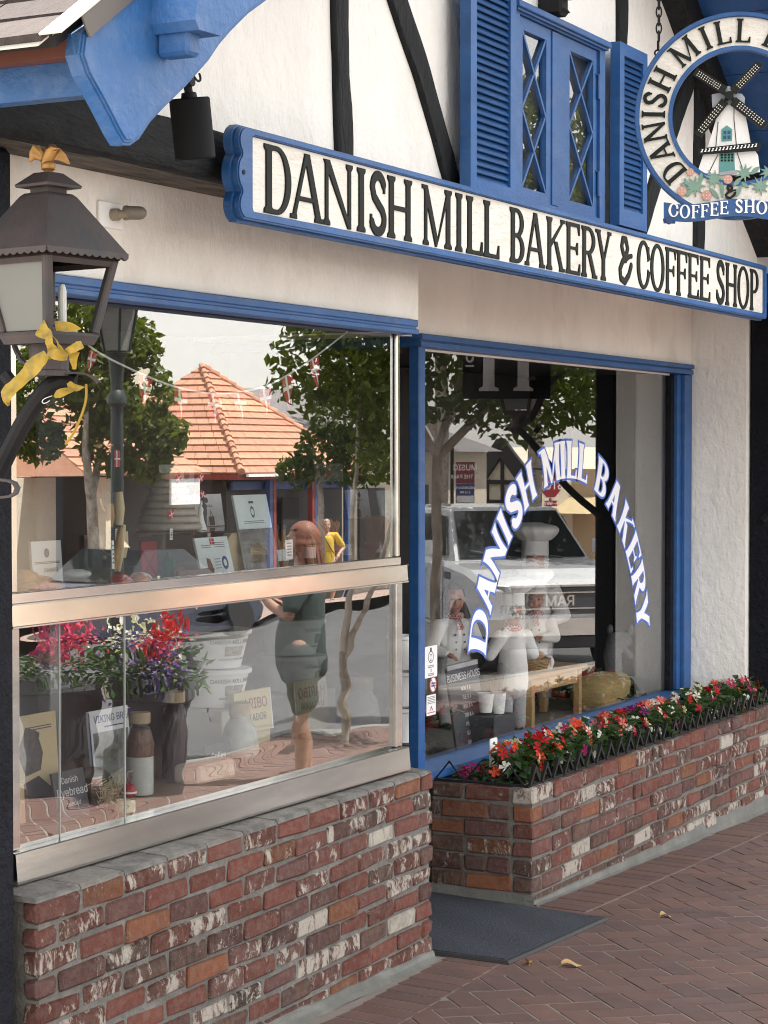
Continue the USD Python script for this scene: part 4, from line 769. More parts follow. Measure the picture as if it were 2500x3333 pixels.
pl = thing('brick_planter', 'long low brick planter in front of the picture window', 'planter')
PX0, PX1, PY, PZ, PH = 7.80, 12.1, 3.431, .318, .0745
part(pl, 'mortar', MB().box((PX0 + .008, PY + .008, -.55), (PX1, PY + .09, PZ - .006)).box((PX0 + .008, PY + .09, -.55), (PX0 + .09, 3.90, PZ - .006)).box((PX0 + .09, PY + .09, .1), (PX1, 3.93, .262)), M_mortar)
part(pl, 'soil', MB().grid(np.array([[[x, y, .262 + .03 * meshkit.noise((x * 8, y * 8, 0))] for y in np.linspace(PY + .085, 3.95, 8)] for x in np.linspace(PX0 + .085, PX1, 60)])), mat('potting_soil', (.035, .026, .02), .95, .3, 40., .8, 120.))
def zgr(x): return grd(x, PY)
for r in range(8):
    z = PZ - (r + 1) * PH; x = PX0 + (.0 if r % 2 == 0 else -.105); k = 0
    while x < PX1:
        w = .2135 + rng.normal(0, .006); w = .1 if rng.random() < .12 else w
        x0, x1 = max(x, PX0 - .003), x + w; x = x1
        if x1 - x0 < .04: continue
        if z + PH * .5 < zgr((x0 + x1) / 2) + .02: continue
        o = rng.uniform(-.004, .004); p = np.array(BP); i = rng.choice(7, p=p)
        if r > 3 and rng.random() < .22: i = 5
        a, b = (x0 + .005, PY + o, z + .006), (x1 - .005, PY + .08, z + PH - .005)
        if k == 0: a = (PX0 - .001, PY + o, z + .006); b = (b[0], PY + .095, b[2])
        part(pl, 'brick', brick(MB(), a, b), BM[i]); k += 1
    y = PY + (.105 if r % 2 == 0 else .1)
    while y < 3.9:
        w = .215 if rng.random() < .8 else .11; y1 = min(y + w, 3.91)
        if z + PH * .4 > zgr(PX0) and y1 - y > .04: part(pl, 'brick', brick(MB(), (PX0 + rng.uniform(-.003, .003), y + .005, z + .006), (PX0 + .08, y1 - .005, z + PH - .005)), BM[rng.choice((0, 2, 2, 4, 4, 3))])
        y = y1
xs_ = np.linspace(PX0 - .01, PX1, 60); gr_ = lambda x: .22 + .95 * min(1, max(0, (x - 8.0) / 3.0))
fp = np.array([[(x, PY - d * (1 + .6 * meshkit.noise((x * 10, d * 40, 3))), grd(x, PY, gr_(x) * (h + .022 * (meshkit.noise((x * 7, h * 60, 1)) - .3)))) for x in xs_] for d, h in ((-.02, .082), (.001, .074), (.004, .062), (.007, .014), (.012, .003), (.025, -.012))])
ye = np.linspace(PY - .01, 3.9, 12); fe = np.array([[(PX0 - d, y, grd(PX0, y, h + .015 * (meshkit.noise((y * 10, h * 50, 2)) - .4))) for y in ye] for d, h in ((-.02, .04), (.001, .034), (.004, .024), (.008, .006), (.02, -.01))])
part(pl, 'cement_foot', MB().grid(fp).grid(fe[:, ::-1]), M_cement)
# black zigzag edging standing on the planter
ed = thing('planter_edging', 'low black zigzag metal edging along the rim of the planter', 'edging')
part(ed, 'rail', MB().bar((PX0 + .02, PY + .035, PZ + .003), (PX1, PY + .035, PZ + .003), .012, .010).bar((PX0 + .03, PY + .03, PZ + .003), (PX0 + .03, 3.9, PZ + .003), .012, .010), M_black)
x, k = PX0 + .035, 0
while x < PX1 - .1:
    for p, q in (((x, PZ + .006), (x + .06, PZ + .082)), ((x + .06, PZ + .082), (x + .12, PZ + .006))):
        part(ed, 'picket', MB().bar((p[0], PY + .035 + (.004 if k % 2 else -.004), p[1]), (q[0], PY + .035 + (.004 if k % 2 else -.004), q[1]), .013, .013, up=(0, 1, 0)), M_black); k += 1
    x += .122
for y in (3.485, 3.625, 3.765):
    for p, q in (((y, PZ + .006), (y + .066, PZ + .085)), ((y + .066, PZ + .085), (y + .132, PZ + .006))):
        part(ed, 'picket', MB().bar((PX0 + .03 + (.003 if k % 2 else -.003), p[0], p[1]), (PX0 + .03 + (.003 if k % 2 else -.003), q[0], q[1]), .006, .005, up=(1, 0, 0)), M_black); k += 1
# impatiens
M_leaf = leafmat('impatiens_leaf', (.085, .165, .065), .45, .3)
FC = {'red': (.55, .012, .018), 'orange': (.80, .09, .03), 'white': (.82, .82, .80), 'pink': (.72, .10, .22), 'magenta': (.38, .012, .14), 'purple': (.20, .012, .14), 'salmon': (.80, .20, .16)}
FM = {k: leafmat('petal_' + k, c, .18, .3) for k, c in FC.items()}
def leaf_add(V, Fc, c, d, n, L, w, fold=.25, seg=2):
    """a pointed leaf as a folded strip"""
    d = d / np.linalg.norm(d); s = np.cross(d, n); s /= np.linalg.norm(s) + 1e-9; n = np.cross(s, d); k = len(V)
    V += [c, c + d * L * .45 + s * w + n * fold * w, c + d * L * .45 - s * w + n * fold * w, c + d * L * .45 - n * .05 * L, c + d * L - n * .18 * L]
    Fc += [[k, k + 3, k + 1], [k, k + 2, k + 3], [k + 3, k + 4, k + 1], [k + 3, k + 2, k + 4]]
def impatiens(x, y, z, r, h, cols, seed, label):
    q = np.random.default_rng(seed); t = thing('impatiens_plant', label, 'flowers', (x, y, z), 0, None); V, Fc = [], []
    dome = lambda: None
    for i in range(int(150 * r / .13)):
        a = q.uniform(0, 2 * np.pi); e = q.uniform(-.1, 1.5); rr = q.uniform(.55, 1.); o = np.array([math.cos(a) * math.cos(e) * r, math.sin(a) * math.cos(e) * r, h * .25 + math.sin(max(e, 0)) * h * .75]) * (rr, rr, rr)
        d = np.array([math.cos(a), math.sin(a), q.uniform(-.2, .5)]) + q.normal(0, .35, 3); leaf_add(V, Fc, o, d, np.array([0, 0, 1.]) + q.normal(0, .3, 3), q.uniform(.045, .072), q.uniform(.015, .023))
    part(t, 'foliage', MB().add(V, Fc), M_leaf)
    for c in cols:
        m = MB()
        for i in range(int(q.uniform(4, 7) * (2.2 if len(cols) == 1 else 1.25))):
            a = q.uniform(0, 2 * np.pi); e = q.uniform(.1, 1.4); o = np.array([math.cos(a) * math.cos(e) * r * 1.05, math.sin(a) * math.cos(e) * r * 1.05, h * .28 + math.sin(e) * h * .82])
            n = np.array([math.cos(a) * .7, math.sin(a) * .7 - .5, q.uniform(.2, .8)]) + q.normal(0, .2, 3); n /= np.linalg.norm(n); u = np.cross(n, (0, 0, 1.)); u /= np.linalg.norm(u); v = np.cross(n, u); R_ = q.uniform(.020, .029)
            V2, F2 = [o - n * .003], []
            for k in range(5):
                b = k * 1.2566 + q.uniform(-.15, .15)
                for j, (aa, rr, hh) in enumerate(((-.5, .62, .002), (-.28, 1.0, -.001), (.28, 1.02, -.001), (.5, .62, .002))): V2.append(o + R_ * rr * (math.cos(b + aa) * u + math.sin(b + aa) * v) + n * (hh + q.uniform(-.002, .002)))
                i0 = 1 + k * 4; F2 += [[0, i0, i0 + 1], [0, i0 + 1, i0 + 2], [0, i0 + 2, i0 + 3]]
            m.add(V2, F2)
        part(t, 'blossoms', m, FM[c], label=f'{c} blossoms')
q = np.random.default_rng(11); fx = 8.06; i = 0
NAMES = ['nearest the small white notice', 'second from the near end of the planter', 'third from the near end of the planter', 'fourth from the near end of the planter', 'fifth along the planter', 'sixth along the planter', 'seventh along the planter', 'eighth along the planter', 'ninth along the planter', 'tenth along the planter', 'eleventh along the planter', 'twelfth along the planter', 'thirteenth along the planter', 'fourteenth along the planter', 'fifteenth along the planter', 'sixteenth along the planter', 'seventeenth along the planter', 'eighteenth along the planter', 'farthest but one', 'farthest in view', 'at the far end']
CS = [('orange', 'red', 'white'), ('red', 'orange', 'pink'), ('orange', 'white', 'red'), ('magenta', 'red', 'white'), ('white', 'orange', 'salmon'), ('red', 'white'), ('salmon', 'red', 'pink'), ('white', 'red'), ('red', 'purple', 'white'), ('white', 'salmon'), ('white', 'magenta'), ('white', 'red', 'orange'), ('white',), ('red', 'magenta'), ('white', 'orange'), ('magenta', 'white', 'pink'), ('magenta', 'red'), ('pink', 'magenta'), ('white', 'orange'), ('red',), ('white',)]
while fx < 12.0 and i < 21:
    r = q.uniform(.115, .14); cs = CS[i]; nm = ' and '.join([', '.join(cs[:-1]), cs[-1]] if len(cs) > 1 else cs)
    impatiens(fx, 3.63 + q.uniform(-.02, .03), .275, r * 1.12, q.uniform(.155, .19), cs, 50 + i, f'{nm} flowering impatiens, {NAMES[i]}')
    if i % 2: impatiens(fx + .09, 3.82, .265, .09, q.uniform(.06, .08), CS[(i * 5 + 2) % 21], 90 + i, f'impatiens at the window sill behind the plant {NAMES[i]}')
    fx += r * 1.55; i += 1
impatiens(7.98, 3.80, .265, .065, .09, ('magenta',), 77, 'tiny magenta impatiens in the bare corner of the planter')
pn = thing('planter_notice', 'small white notice with green print stuck in the planter', 'notice')
part(pn, 'plate', MB().prism(sbox(8.045, .315, 8.118, .475).buffer(-.01).buffer(.01), .004, (0, 3.74, 0)), M_white)
part(pn, 'stake', MB().box((8.078, 3.744, .20), (8.086, 3.75, .34)), M_white)
M_green = mat('green_print', (.02, .12, .04), .5); m = MB().prism(Polygon([(8.066, .452), (8.082, .462), (8.098, .452), (8.082, .446)]), .0006, (0, 3.7392, 0))
for s, z in (('Please', .418), ('Keep Out', .393)): add_text(m, s, .012, (8.082, 3.7392, z), U, V_, N_)
part(pn, 'print', m, M_green)
# door mat and fallen leaves
dm = thing('door_mat', 'dark blue ribbed rubber door mat between the two brick walls', 'door mat')
ma, mb_, mc = np.array([6.745, 3.06]), np.array([7.715, 3.055]), np.array([7.76, 3.92])
quad = [ma, mb_, mc, np.array([6.70, 3.92])]; cc = sum(quad) / 4
def slabq(Q, h0, h1): return [(x, y, grd(x, y, h)) for x, y in Q for h in (h0, h1)]
part(dm, 'border', MB().hull(slabq(quad, .0005, .003) + slabq([cc + (p - cc) * .975 for p in quad], .003, .010)), mat('mat_rubber', (.020, .021, .024), .6, .2, 30.))
M_mat = usdkit.material(stage, '/World/Looks/mat_pile', {'g': ('geometry', {}), 'm': ('mapping', dict(rotation=(0, 0, .4))), 'w': ('voronoi_texture', dict(scale=95., randomness=.45)), 'r': ('mix', dict(color1=(.017, .023, .036), color2=(.048, .058, .076))), 'n': ('noise_texture', dict(scale=60., detail=4.)), 'b': ('bump', dict(strength=1., distance=.006)), 'p': ('principled_bsdf', dict(roughness=.9))},
    [('g.position', 'm.vector'), ('m.vector', 'w.vector'), ('g.position', 'n.vector'), ('w.distance', 'r.fac'), ('r.color', 'p.base_color'), ('w.distance', 'b.height'), ('b.normal', 'p.normal')], surface='p.BSDF')
part(dm, 'pile', MB().hull(slabq([cc + (p - cc) * .935 for p in quad], .005, .0125)), M_mat)
M_dry = mat('dry_leaf', (.42, .27, .12), .8, .3, 60.)
def fallen(x, y, a, L, lab):
    m = MB(); g = []
    for t in np.linspace(0, 1, 9):
        w = L * .26 * math.sin(math.pi * min(1, t * .93 + .03)) ** .8; g.append([(L * (t - .5), s * w, .006 + .010 * abs(s) * (1 - t) + .008 * math.sin(t * 5) + .004 * s) for s in (-1, -.5, 0, .5, 1)])
    g = np.array(g); m.grid(g).grid(g[:, ::-1] - (0, 0, .0006)).tube([(-L * .5, 0, .007), (-L * .62, .004, .004)], .0012, 5); m.move((x, y, grd(x, y)), a); return solo('fallen_leaf', m, M_dry, lab, 'leaf', smooth=50)
fallen(6.80, 3.005, .5, .055, 'curled brown leaf at the front edge of the door mat')
fallen(6.857, 2.863, -.9, .075, 'flat tan leaf on the paving beyond the mat corner')
fallen(7.898, 2.884, -.6, .055, 'pale leaf lying alone on the herringbone paving')
# ------------------------------------------------------------------ figures (people and display dolls)
def bones(L, edge, smooth_n=8):
    parts_ = []
    for p, r, q, r2 in L:
        s = trimesh.creation.icosphere(2, 1.).vertices
        parts_.append(manifold3d.Manifold.hull_points(np.vstack([s * r + np.asarray(p, float), s * r2 + np.asarray(q, float)])))
    u = manifold3d.Manifold.batch_boolean(parts_, manifold3d.OpType.Add).refine_to_length(edge); me = u.to_mesh()
    t = trimesh.Trimesh(me.vert_properties[:, :3], me.tri_verts, process=True); trimesh.smoothing.filter_taubin(t, iterations=smooth_n); return t
def arms_of(sh, el, wr, S):
    return [(sh, .050 * S, el, .040 * S), (el, .040 * S, wr, .028 * S)]
def hand(m_list, wr, dirn, side, S):
    d = np.asarray(dirn, float); d /= np.linalg.norm(d); s = np.cross(d, (0, 0, 1.)); s /= np.linalg.norm(s) + 1e-9; n = np.cross(s, d); wr = np.asarray(wr, float)
    m_list.append((wr, .026 * S, wr + d * .07 * S, .030 * S))
    for k, L in ((-1.5, .055), (-.5, .068), (.5, .070), (1.5, .060)):
        b = wr + d * .085 * S + s * k * .017 * S; c = b + d * L * .5 * S - n * .008 * S; m_list += [(b, .0095 * S, c, .009 * S), (c, .009 * S, c + d * L * .4 * S - n * .022 * S, .0075 * S)]
    b = wr + d * .03 * S + s * side * .03 * S; m_list.append((b, .012 * S, b + d * .045 * S + s * side * .022 * S, .009 * S))
def head(t, c, f, S, skin, hair_m, hair='short', eye_m=None, glasses=False):
    """head with face, hair; f is the heading angle of the face, S the scale (1 = adult)"""
    R = lambda v: np.array([v[0] * math.cos(f) - v[1] * math.sin(f), v[0] * math.sin(f) + v[1] * math.cos(f), v[2]]) * S + c          # x = forward
    m = MB(); v = trimesh.creation.icosphere(3, 1.); p = v.vertices * (.098, .076, .118); p[:, 0] += np.where(p[:, 2] < -.02, .012, 0); p[:, 1] *= np.where(p[:, 2] < 0, 1 - .28 * (-p[:, 2] / .118) ** 1.5, 1)
    m.add([R(q) for q in p], v.faces)
    for q, r in (((.100, 0, -.022), (.022, .014, .024)), ((0, .078, -.005), (.016, .012, .028)), ((0, -.078, -.005), (.016, .012, .028)), ((.078, .038, -.040), (.024, .022, .024)), ((.078, -.038, -.040), (.024, .022, .024)), ((.083, 0, -.098), (.022, .028, .020)), ((.09, .03, .035), (.010, .024, .008)), ((.09, -.03, .035), (.010, .024, .008))):
        s = trimesh.creation.icosphere(1, 1.); m.add([R(np.asarray(x) * r + q) for x in s.vertices], s.faces)
    h = part(t, 'head', m, skin, True)
    for s in (-1, 1):
        e = trimesh.creation.icosphere(1, 1.); part(h, 'eye', MB().add([R(x * (.011, .016, .010) + (.088, s * .031, .008)) for x in e.vertices], e.faces), eye_m or M_ink, True)
    e = trimesh.creation.icosphere(1, 1.); part(h, 'mouth', MB().add([R(x * (.012, .028, .006) + (.088, 0, -.066)) for x in e.vertices], e.faces), mat('lips', (.34, .10, .09), .5), True)
    m = MB(); q = np.random.default_rng(int(abs(c[0]) * 100))
    if hair == 'curly':
        for i in range(130):
            a = q.uniform(-2.6, 2.6) if i % 3 else q.uniform(1.3, 5.0); z = q.uniform(-.05, .10); rr = math.sqrt(max(0, 1 - (z / .125) ** 2)); x, y = -.0 + .098 * rr * math.cos(a), .084 * rr * math.sin(a)
            if x > .045 and z < .06: continue
            m.sph(R((x, y, z)), .020 * S, 1)
    elif hair == 'long':
        v = trimesh.creation.icosphere(3, 1.); p = v.vertices * (.112, .098, .128); k = (p[:, 0] < .05) | (p[:, 2] > .06); p = np.where((p[:, 2] < 0)[:, None], p * (1, 1.15, 1), p)
        m.add([R(x + (-.014, 0, .012)) for x in p], v.faces[k[v.faces].all(1)])
        for i in range(60):
            a = q.uniform(1.2, 5.08); b = np.array([.09 * math.cos(a) - .02, .095 * math.sin(a), -.02]); L = q.uniform(.22, .36); m.tube([R(b), R(b + (-.02, q.normal(0, .012), -L * .5)), R(b + (-.01 + q.normal(0, .02), q.normal(0, .03), -L))], [.016 * S, .015 * S, .004 * S], 5)
    else:
        v = trimesh.creation.icosphere(3, 1.); p = v.vertices * (.106, .085, .124); k = (p[:, 0] < .055) & (p[:, 2] > -.05) | (p[:, 2] > .075); m.add([R(x + (-.004, 0, .006)) for x in p], v.faces[k[v.faces].all(1)])
    part(t, 'hair', m.noise(.006 * S, 40 / S), hair_m, True); return R
M_skin = mat('skin', (.36, .21, .15), .5, .08, 20.); M_skin2 = mat('doll_skin', (.46, .20, .12), .45, .1, 20.)
M_whair = mat('white_hair', (.62, .60, .57), .8, .1, 60.); M_coat = mat('chef_white', (.78, .78, .76), .8, .06, 12., .3, 30.); M_grey_tr = mat('grey_trousers', (.42, .43, .44), .85, .08)
M_shoe = mat('black_shoe', (.015, .014, .014), .35)
M_check = usdkit.material(stage, '/World/Looks/red_check_cloth', {'g': ('geometry', {}), 'c': ('checker_texture', dict(scale=90., color1=(.62, .58, .56), color2=(.42, .06, .07))), 'p': ('principled_bsdf', dict(roughness=.85))}, [('g.position', 'c.vector'), ('c.color', 'p.base_color')], surface='p.BSDF')
def doll(label, x, y, z0, H, face, hands, hat=True, hair='curly', hair_m=None, body=None, coat=None, printed=False):
    """baker doll: H height to the crown; face, body headings; hands: two target points relative to the chest (forward, left, up in doll units)"""
    t = thing('baker_doll', label, 'doll', (x, y, z0), 0, None); S = H / 1.62 * 1.0; b = face if body is None else body
    R = lambda v: np.array([v[0] * math.cos(b) - v[1] * math.sin(b), v[0] * math.sin(b) + v[1] * math.cos(b), v[2]]) * S
    wide = 1.25
    part(t, 'trousers', bones([(R((0, s * .09, .80)), .125 * S, R((.0, s * .10, .45)), .095 * S) for s in (1, -1)] + [(R((0, s * .10, .45)), .095 * S, R((.0, s * .11, .07)), .075 * S) for s in (1, -1)], .05 * S), M_grey_tr, True)
    for s in (1, -1): part(t, 'shoe', MB().hull(np.vstack([trimesh.creation.icosphere(1, 1.).vertices * (.055 * S, .05 * S, .045 * S) + R((-.02, s * .11, .045)), trimesh.creation.icosphere(1, 1.).vertices * (.05 * S, .05 * S, .035 * S) + R((.13, s * .13, .036))])), M_shoe, True)
    L = [(R((0, 0, .72)), .20 * S, R((0, 0, .90)), .185 * S), (R((0, 0, .90)), .185 * S, R((0, 0, 1.14)), .16 * S), (R((0, .10, 1.22)), .09 * S, R((0, -.10, 1.22)), .09 * S), (R((0, 0, .60)), .20 * S, R((0, 0, .72)), .2 * S)]
    hl = []
    for s, h in zip((1, -1), hands):
        sh = np.array((0, s * .20, 1.20)); wr = np.array(h, float); el = (sh + wr) / 2 + np.array((-.05, s * .12, -.10)); L += [(R(sh), .095 * S, R(el), .078 * S), (R(el), .078 * S, R(wr), .055 * S)]; hand(hl, R(wr + (wr - el) * .12), R(wr - el), -s, S)
    ct = part(t, 'coat', bones(L, .045 * S), coat or M_coat, True)
    part(t, 'hands', bones(hl, .02 * S, 3), M_skin2, True)
    for k in range(4):
        for s in (-1, 1): part(ct, 'button', MB().sph(R((.165 + .03 * math.sin(k), s * .055, .86 + k * .085)), .012 * S, 1), M_ink)
    part(t, 'scarf', MB().tube([R((.075 * math.cos(a), .085 * math.sin(a), 1.325 + .012 * math.cos(a))) for a in np.linspace(0, 2 * math.pi, 17)[:-1]], .040 * S, 8, closed=True).hull([R(p) for p in ((.10, .03, 1.31), (.12, -.03, 1.31), (.17, .06, 1.18), (.18, -.02, 1.17), (.14, .05, 1.17), (.14, -.02, 1.18))]), M_check, True)
    Rh = head(t, R((0, 0, 1.52)), face, S * 1.5, M_skin2, hair_m or M_whair, hair)
    if hat:
        pr = [(.0, .05), (.088, .05), (.092, .16)]; a = MB().lathe(np.array([(.098, .055), (.102, .06), (.099, .165), (.092, .17), (.0, .17)]), 26)
        p = MB(); n, mth = 40, 9; g = []
        for i in range(mth):
            u = i / (mth - 1); rr = .096 + .085 * math.sin(math.pi * min(1, u * .92 + .06)) * (1 if u < .8 else .9); zz = .165 + .125 * u + .02 * math.sin(u * 3)
            if u > .85: rr *= .75
            g.append([(rr * (1 + .05 * math.sin(k * 2 * math.pi * 13 / n + .5)) * math.cos(2 * math.pi * k / n) - .02 * u, rr * (1 + .05 * math.sin(k * 2 * math.pi * 13 / n)) * math.sin(2 * math.pi * k / n) - .03 * u, zz) for k in range(n + 1)])
        g.append([(-.02, -.03, .295)] * (n + 1)); p.grid(np.array(g).transpose(1, 0, 2))
        hh = thing if False else None; RR_ = lambda V: np.array([Rh(q) for q in V])
        c = part(t, 'chef_hat', MB().add(RR_(np.vstack(p.v)), np.vstack(p.f)), M_coat, 50); part(c, 'hat_band', MB().add(RR_(np.vstack(a.v)), np.vstack(a.f)), M_white, 40)
        if printed:
            q = MB(); fwd = np.array([math.cos(face), math.sin(face), 0]); lft = np.array([math.sin(face), -math.cos(face), 0]); lft = np.cross(fwd, (0, 0, 1.))
            add_text(q, 'DANISH MILL BAKERY', .016 * S * 1.0, Rh((.103, 0, .10)), np.cross((0, 0, 1.), fwd) * 1.0, (0, 0, 1.), fwd); part(c, 'hat_print', q, M_ink)
    return t
FZ = .27
pf = thing('display_platform', 'grey platform floor of the picture window display', 'platform')
part(pf, 'top', MB().box((7.86, 4.06, .20), (11.2, 4.94, FZ)), mat('grey_floor', (.22, .21, .19), .6, .15, 4.)); part(pf, 'front_board', MB().box((7.86, 4.045, .10), (11.2, 4.058, FZ + .03)), M_blackpost)
doll('white haired baker doll with tall hat facing the street behind the small table', 10.62, 4.66, FZ, .66, math.radians(205), ((.26, .10, 1.02), (.24, -.14, 1.0)), printed=True)
doll('baker doll seen from behind with white curls and tilted chef hat', 9.74, 4.40, FZ, .66, math.radians(60), ((.26, .16, .95), (.24, -.30, .92)))
doll('dark haired baker doll without hat at the left of the table', 9.70, 4.72, FZ, .72, math.radians(215), ((.22, .14, .95), (.2, -.2, .9)), hat=False, hair='long', hair_m=mat('dark_brown_hair', (.035, .022, .016), .6, .2, 40.), body=math.radians(230))
doll('taller baker doll standing in the shade at the back of the window', 10.98, 4.82, FZ, .86, math.radians(200), ((.2, .2, .9), (.2, -.2, .9)))
# pine table with drawer
tb = thing('small_table', 'small pine table with one drawer in front of the baker dolls', 'table'); z1 = FZ + .275
part(tb, 'top', MB().box((9.80, 4.34, z1 - .022), (10.62, 4.60, z1), .004), M_wood)
for x in (9.885, 10.53):
    for y in (4.365, 4.57): part(tb, 'leg', MB().box((x - .019, y - .019, FZ + .001), (x + .019, y + .019, z1 - .0225), .003), M_wood)
part(tb, 'apron', MB().box((9.905, 4.358, z1 - .095), (10.51, 4.370, z1 - .023)).box((9.905, 4.565, z1 - .095), (10.51, 4.575, z1 - .023)), M_wood)
d = part(tb, 'drawer', MB().box((10.10, 4.350, z1 - .088), (10.36, 4.3575, z1 - .028), .002), M_wood); part(d, 'handle', MB().box((10.20, 4.343, z1 - .062), (10.26, 4.3495, z1 - .05), .002), M_ink)
# basket with rolls
bs = thing('bread_basket', 'round wicker basket with rolls on the pine table', 'basket', (10.12, 4.46, z1 + .001)); m = MB()
for i in range(7): m.tube([((.075 + .004 * i) * math.cos(a), (.075 + .004 * i) * math.sin(a), .008 + i * .009 + .003 * math.sin(a * 9 + i * 3)) for a in np.linspace(0, 2 * math.pi, 37)[:-1]], .006, 5, closed=True)
M_wick = mat('wicker', (.36, .23, .10), .7, .2, 40.); part(bs, 'weave', m.lathe([(0, .001), (.07, .001), (.07, .006), (0, .006)], 16), M_wick)
M_bread = mat('bread_crust', (.42, .22, .08), .7, .25, 25., .5, 60., col2=(.25, .11, .04), mix=(.45, .65)); M_dough = mat('pale_dough', (.60, .48, .32), .8, .1)
for i in range(6): part(bs, 'roll', MB().sph((.04 * math.cos(i * 1.05), .04 * math.sin(i * 1.05), .075 + .006 * (i % 2)), (.028, .03, .022), 2).noise(.004, 50), M_bread, True)
jr = thing('jam_jar', 'small glass jar with a round blue label beside the bread basket', 'jar', (10.26, 4.43, z1 + .001)); part(jr, 'jar', MB().lathe([(0, 0), (.028, 0), (.03, .004), (.03, .06), (.022, .07), (0, .07)], 18), M_white, 35); part(jr, 'label', MB().prism(Point(0, .034).buffer(.022), .001, (0, -.0315, 0)), M_paper)
# flour sack, plush mouse, printed paper strip
sk = thing('flour_sack', 'tan flour sack lying at the right of the pine table', 'sack'); m = MB(); s = trimesh.creation.icosphere(4, 1.); p = s.vertices; p = np.sign(p) * np.abs(p) ** .55 * (.20, .13, .105); m.add(p + (10.80, 4.33, FZ + .095), s.faces).noise(.03, 9, 4)
part(sk, 'bag', m, mat('sack_cloth', (.40, .30, .13), .9, .15, 8., .4, 50., col2=(.62, .56, .44), mix=(.58, .66), ms=14.), True)
M_plush = mat('grey_plush', (.15, .16, .17), .95, .25, 40., .9, 160.)
mo = thing('plush_mouse', 'grey plush mouse bending over on top of the tan sack', 'soft toy', (10.93, 4.30, FZ + .19))
part(mo, 'body', bones([((-.02, 0, .02), .05, (-.045, 0, .11), .052), ((-.045, 0, .11), .052, (.0, 0, .185), .05), ((0, 0, .185), .05, (.07, -.02, .19), .048), ((.07, -.02, .19), .048, (.115, -.03, .165), .022), ((-.03, .03, .0), .026, (.03, .05, -.03), .02), ((-.03, -.03, .0), .026, (.03, -.05, -.03), .02), ((.0, -.04, .15), .022, (.06, -.07, .10), .018)], .02, 4), M_plush, True)
for dx, dy in ((.035, .045), (.095, -.06)): part(mo, 'ear', MB().sph((dx, dy, .245), (.022, .016, .032), 2), M_plush, True)
ps = thing('paper_strip', 'long strip of white printed cards hanging from the plush mouse', 'paper'); g = [[(11.02 + .16 * t + .012 * math.sin(t * 6), 4.24 - .1 * t + s * .018, .44 - .20 * t + .012 * math.sin(t * 9) - .0) for s in (-1, 1)] for t in np.linspace(0, 1, 8)]
for i in range(7): g0, g1 = g[i], g[i + 1]; v = [np.array(a) for a in (g0[0], g0[1], g1[1], g1[0])]; c = sum(v) / 4; part(ps, 'card', MB().hull([c + (a - c) * .96 + (0, 0, dz) for a in v for dz in (0, .001)]), M_paper)
dp = thing('dried_plant', 'low dark leafy plant on the floor at the right end of the picture window', 'plant', (10.86, 4.18, FZ)); V, Fc = [], []
q = np.random.default_rng(5)
for i in range(60): a = q.uniform(0, 6.28); leaf_add(V, Fc, np.array([q.uniform(-.12, .12), q.uniform(-.05, .05), q.uniform(.01, .07)]), np.array([math.cos(a), math.sin(a), .6]), np.array([0, 0, 1.]), .06, .012)
part(dp, 'leaves', MB().add(V, Fc), mat('dull_leaf', (.035, .045, .025), .7, .3))
# business hours board, cups, small cards
hb = thing('hours_board', 'dark business hours board leaning behind the window stickers', 'board', (8.64, 4.18, 0), .06)
part(hb, 'panel', MB().hull([(x, y, z) for x in (0, .38) for y, z in ((0, FZ), (.012, FZ), (.06, .70), (.072, .70))]), M_ink); nn_ = np.array([0, -.43, .06]); nn_ /= np.linalg.norm(nn_)
M_chalk = mat('chalk_white', (.62, .62, .62), .8); m = MB(); add_text(m, 'BUSINESS HOURS', .034, (.19, .0505, .635), (1, 0, 0), (0, .138, .99), (0, -.99, .138)); part(hb, 'lettering', m, M_chalk)
m = MB()
for k, s in enumerate(('MON  8  6', 'TUE  8  6', 'WED  8  6', 'THU  8  6', 'FRI  8  6', 'SAT  8  6', 'SUN  8  6')): z = .585 - k * .042; add_text(m, s, .018, (.19, .0 + (z - FZ) * .1395 - .0025, z), (1, 0, 0), (0, .138, .99), (0, -.99, .138))
part(hb, 'hours', m, M_chalk); part(hb, 'top_clip', MB().hull([(x, y, z) for x in (.0, .38) for y, z in ((.056, .69), (.076, .69), (.058, .712), (.078, .712))]), M_grey_tr)
def cup(x, y, z, r, h, lab, m1=None):
    t = thing('paper_cup', lab, 'cup', (x, y, z)); part(t, 'cup', MB().lathe([(0, 0), (r * .72, 0), (r, h), (r + .003, h + .003), (r - .002, h), (0, h - .006)], 20), m1 or M_white, 35); return t
cup(8.98, 4.13, .46, .036, .10, 'white paper cup in front of the business hours board'); cup(8.92, 4.17, .47, .04, .09, 'larger white cup behind the paper cup')
bxs = thing('cup_box', 'dark carton carrying the paper cups', 'box'); part(bxs, 'carton', MB().box((8.82, 4.08, FZ), (9.06, 4.24, .458), .004), M_ink)
# white mugs stacked at the corner of the picture window, seen through its side pane
for k, z in enumerate((.66, .835, 1.01)[::-1]):
    z0 = (.76, .60, .44)[k]; t = thing('white_mug', ('top', 'middle', 'lowest')[k] + ' white mug of the stack at the corner of the picture window', 'mug', (8.03, 4.16, z0))
    part(t, 'mug', MB().lathe([(0, 0), (.05, 0), (.062, .13), (.068, .135), (.068, .148), (.06, .15), (.045, .02), (0, .02)], 24), M_white, 35); part(t, 'handle', MB().tube([(.058 + .04 * math.sin(a), -.02, .075 - .048 * math.cos(a)) for a in np.linspace(.1, math.pi - .1, 10)], .006, 6), M_white)
bxs = thing('mug_stand', 'dark stand under the white mugs', 'stand'); part(bxs, 'box', MB().box((7.95, 4.08, FZ), (8.11, 4.24, .438), .004), M_ink)

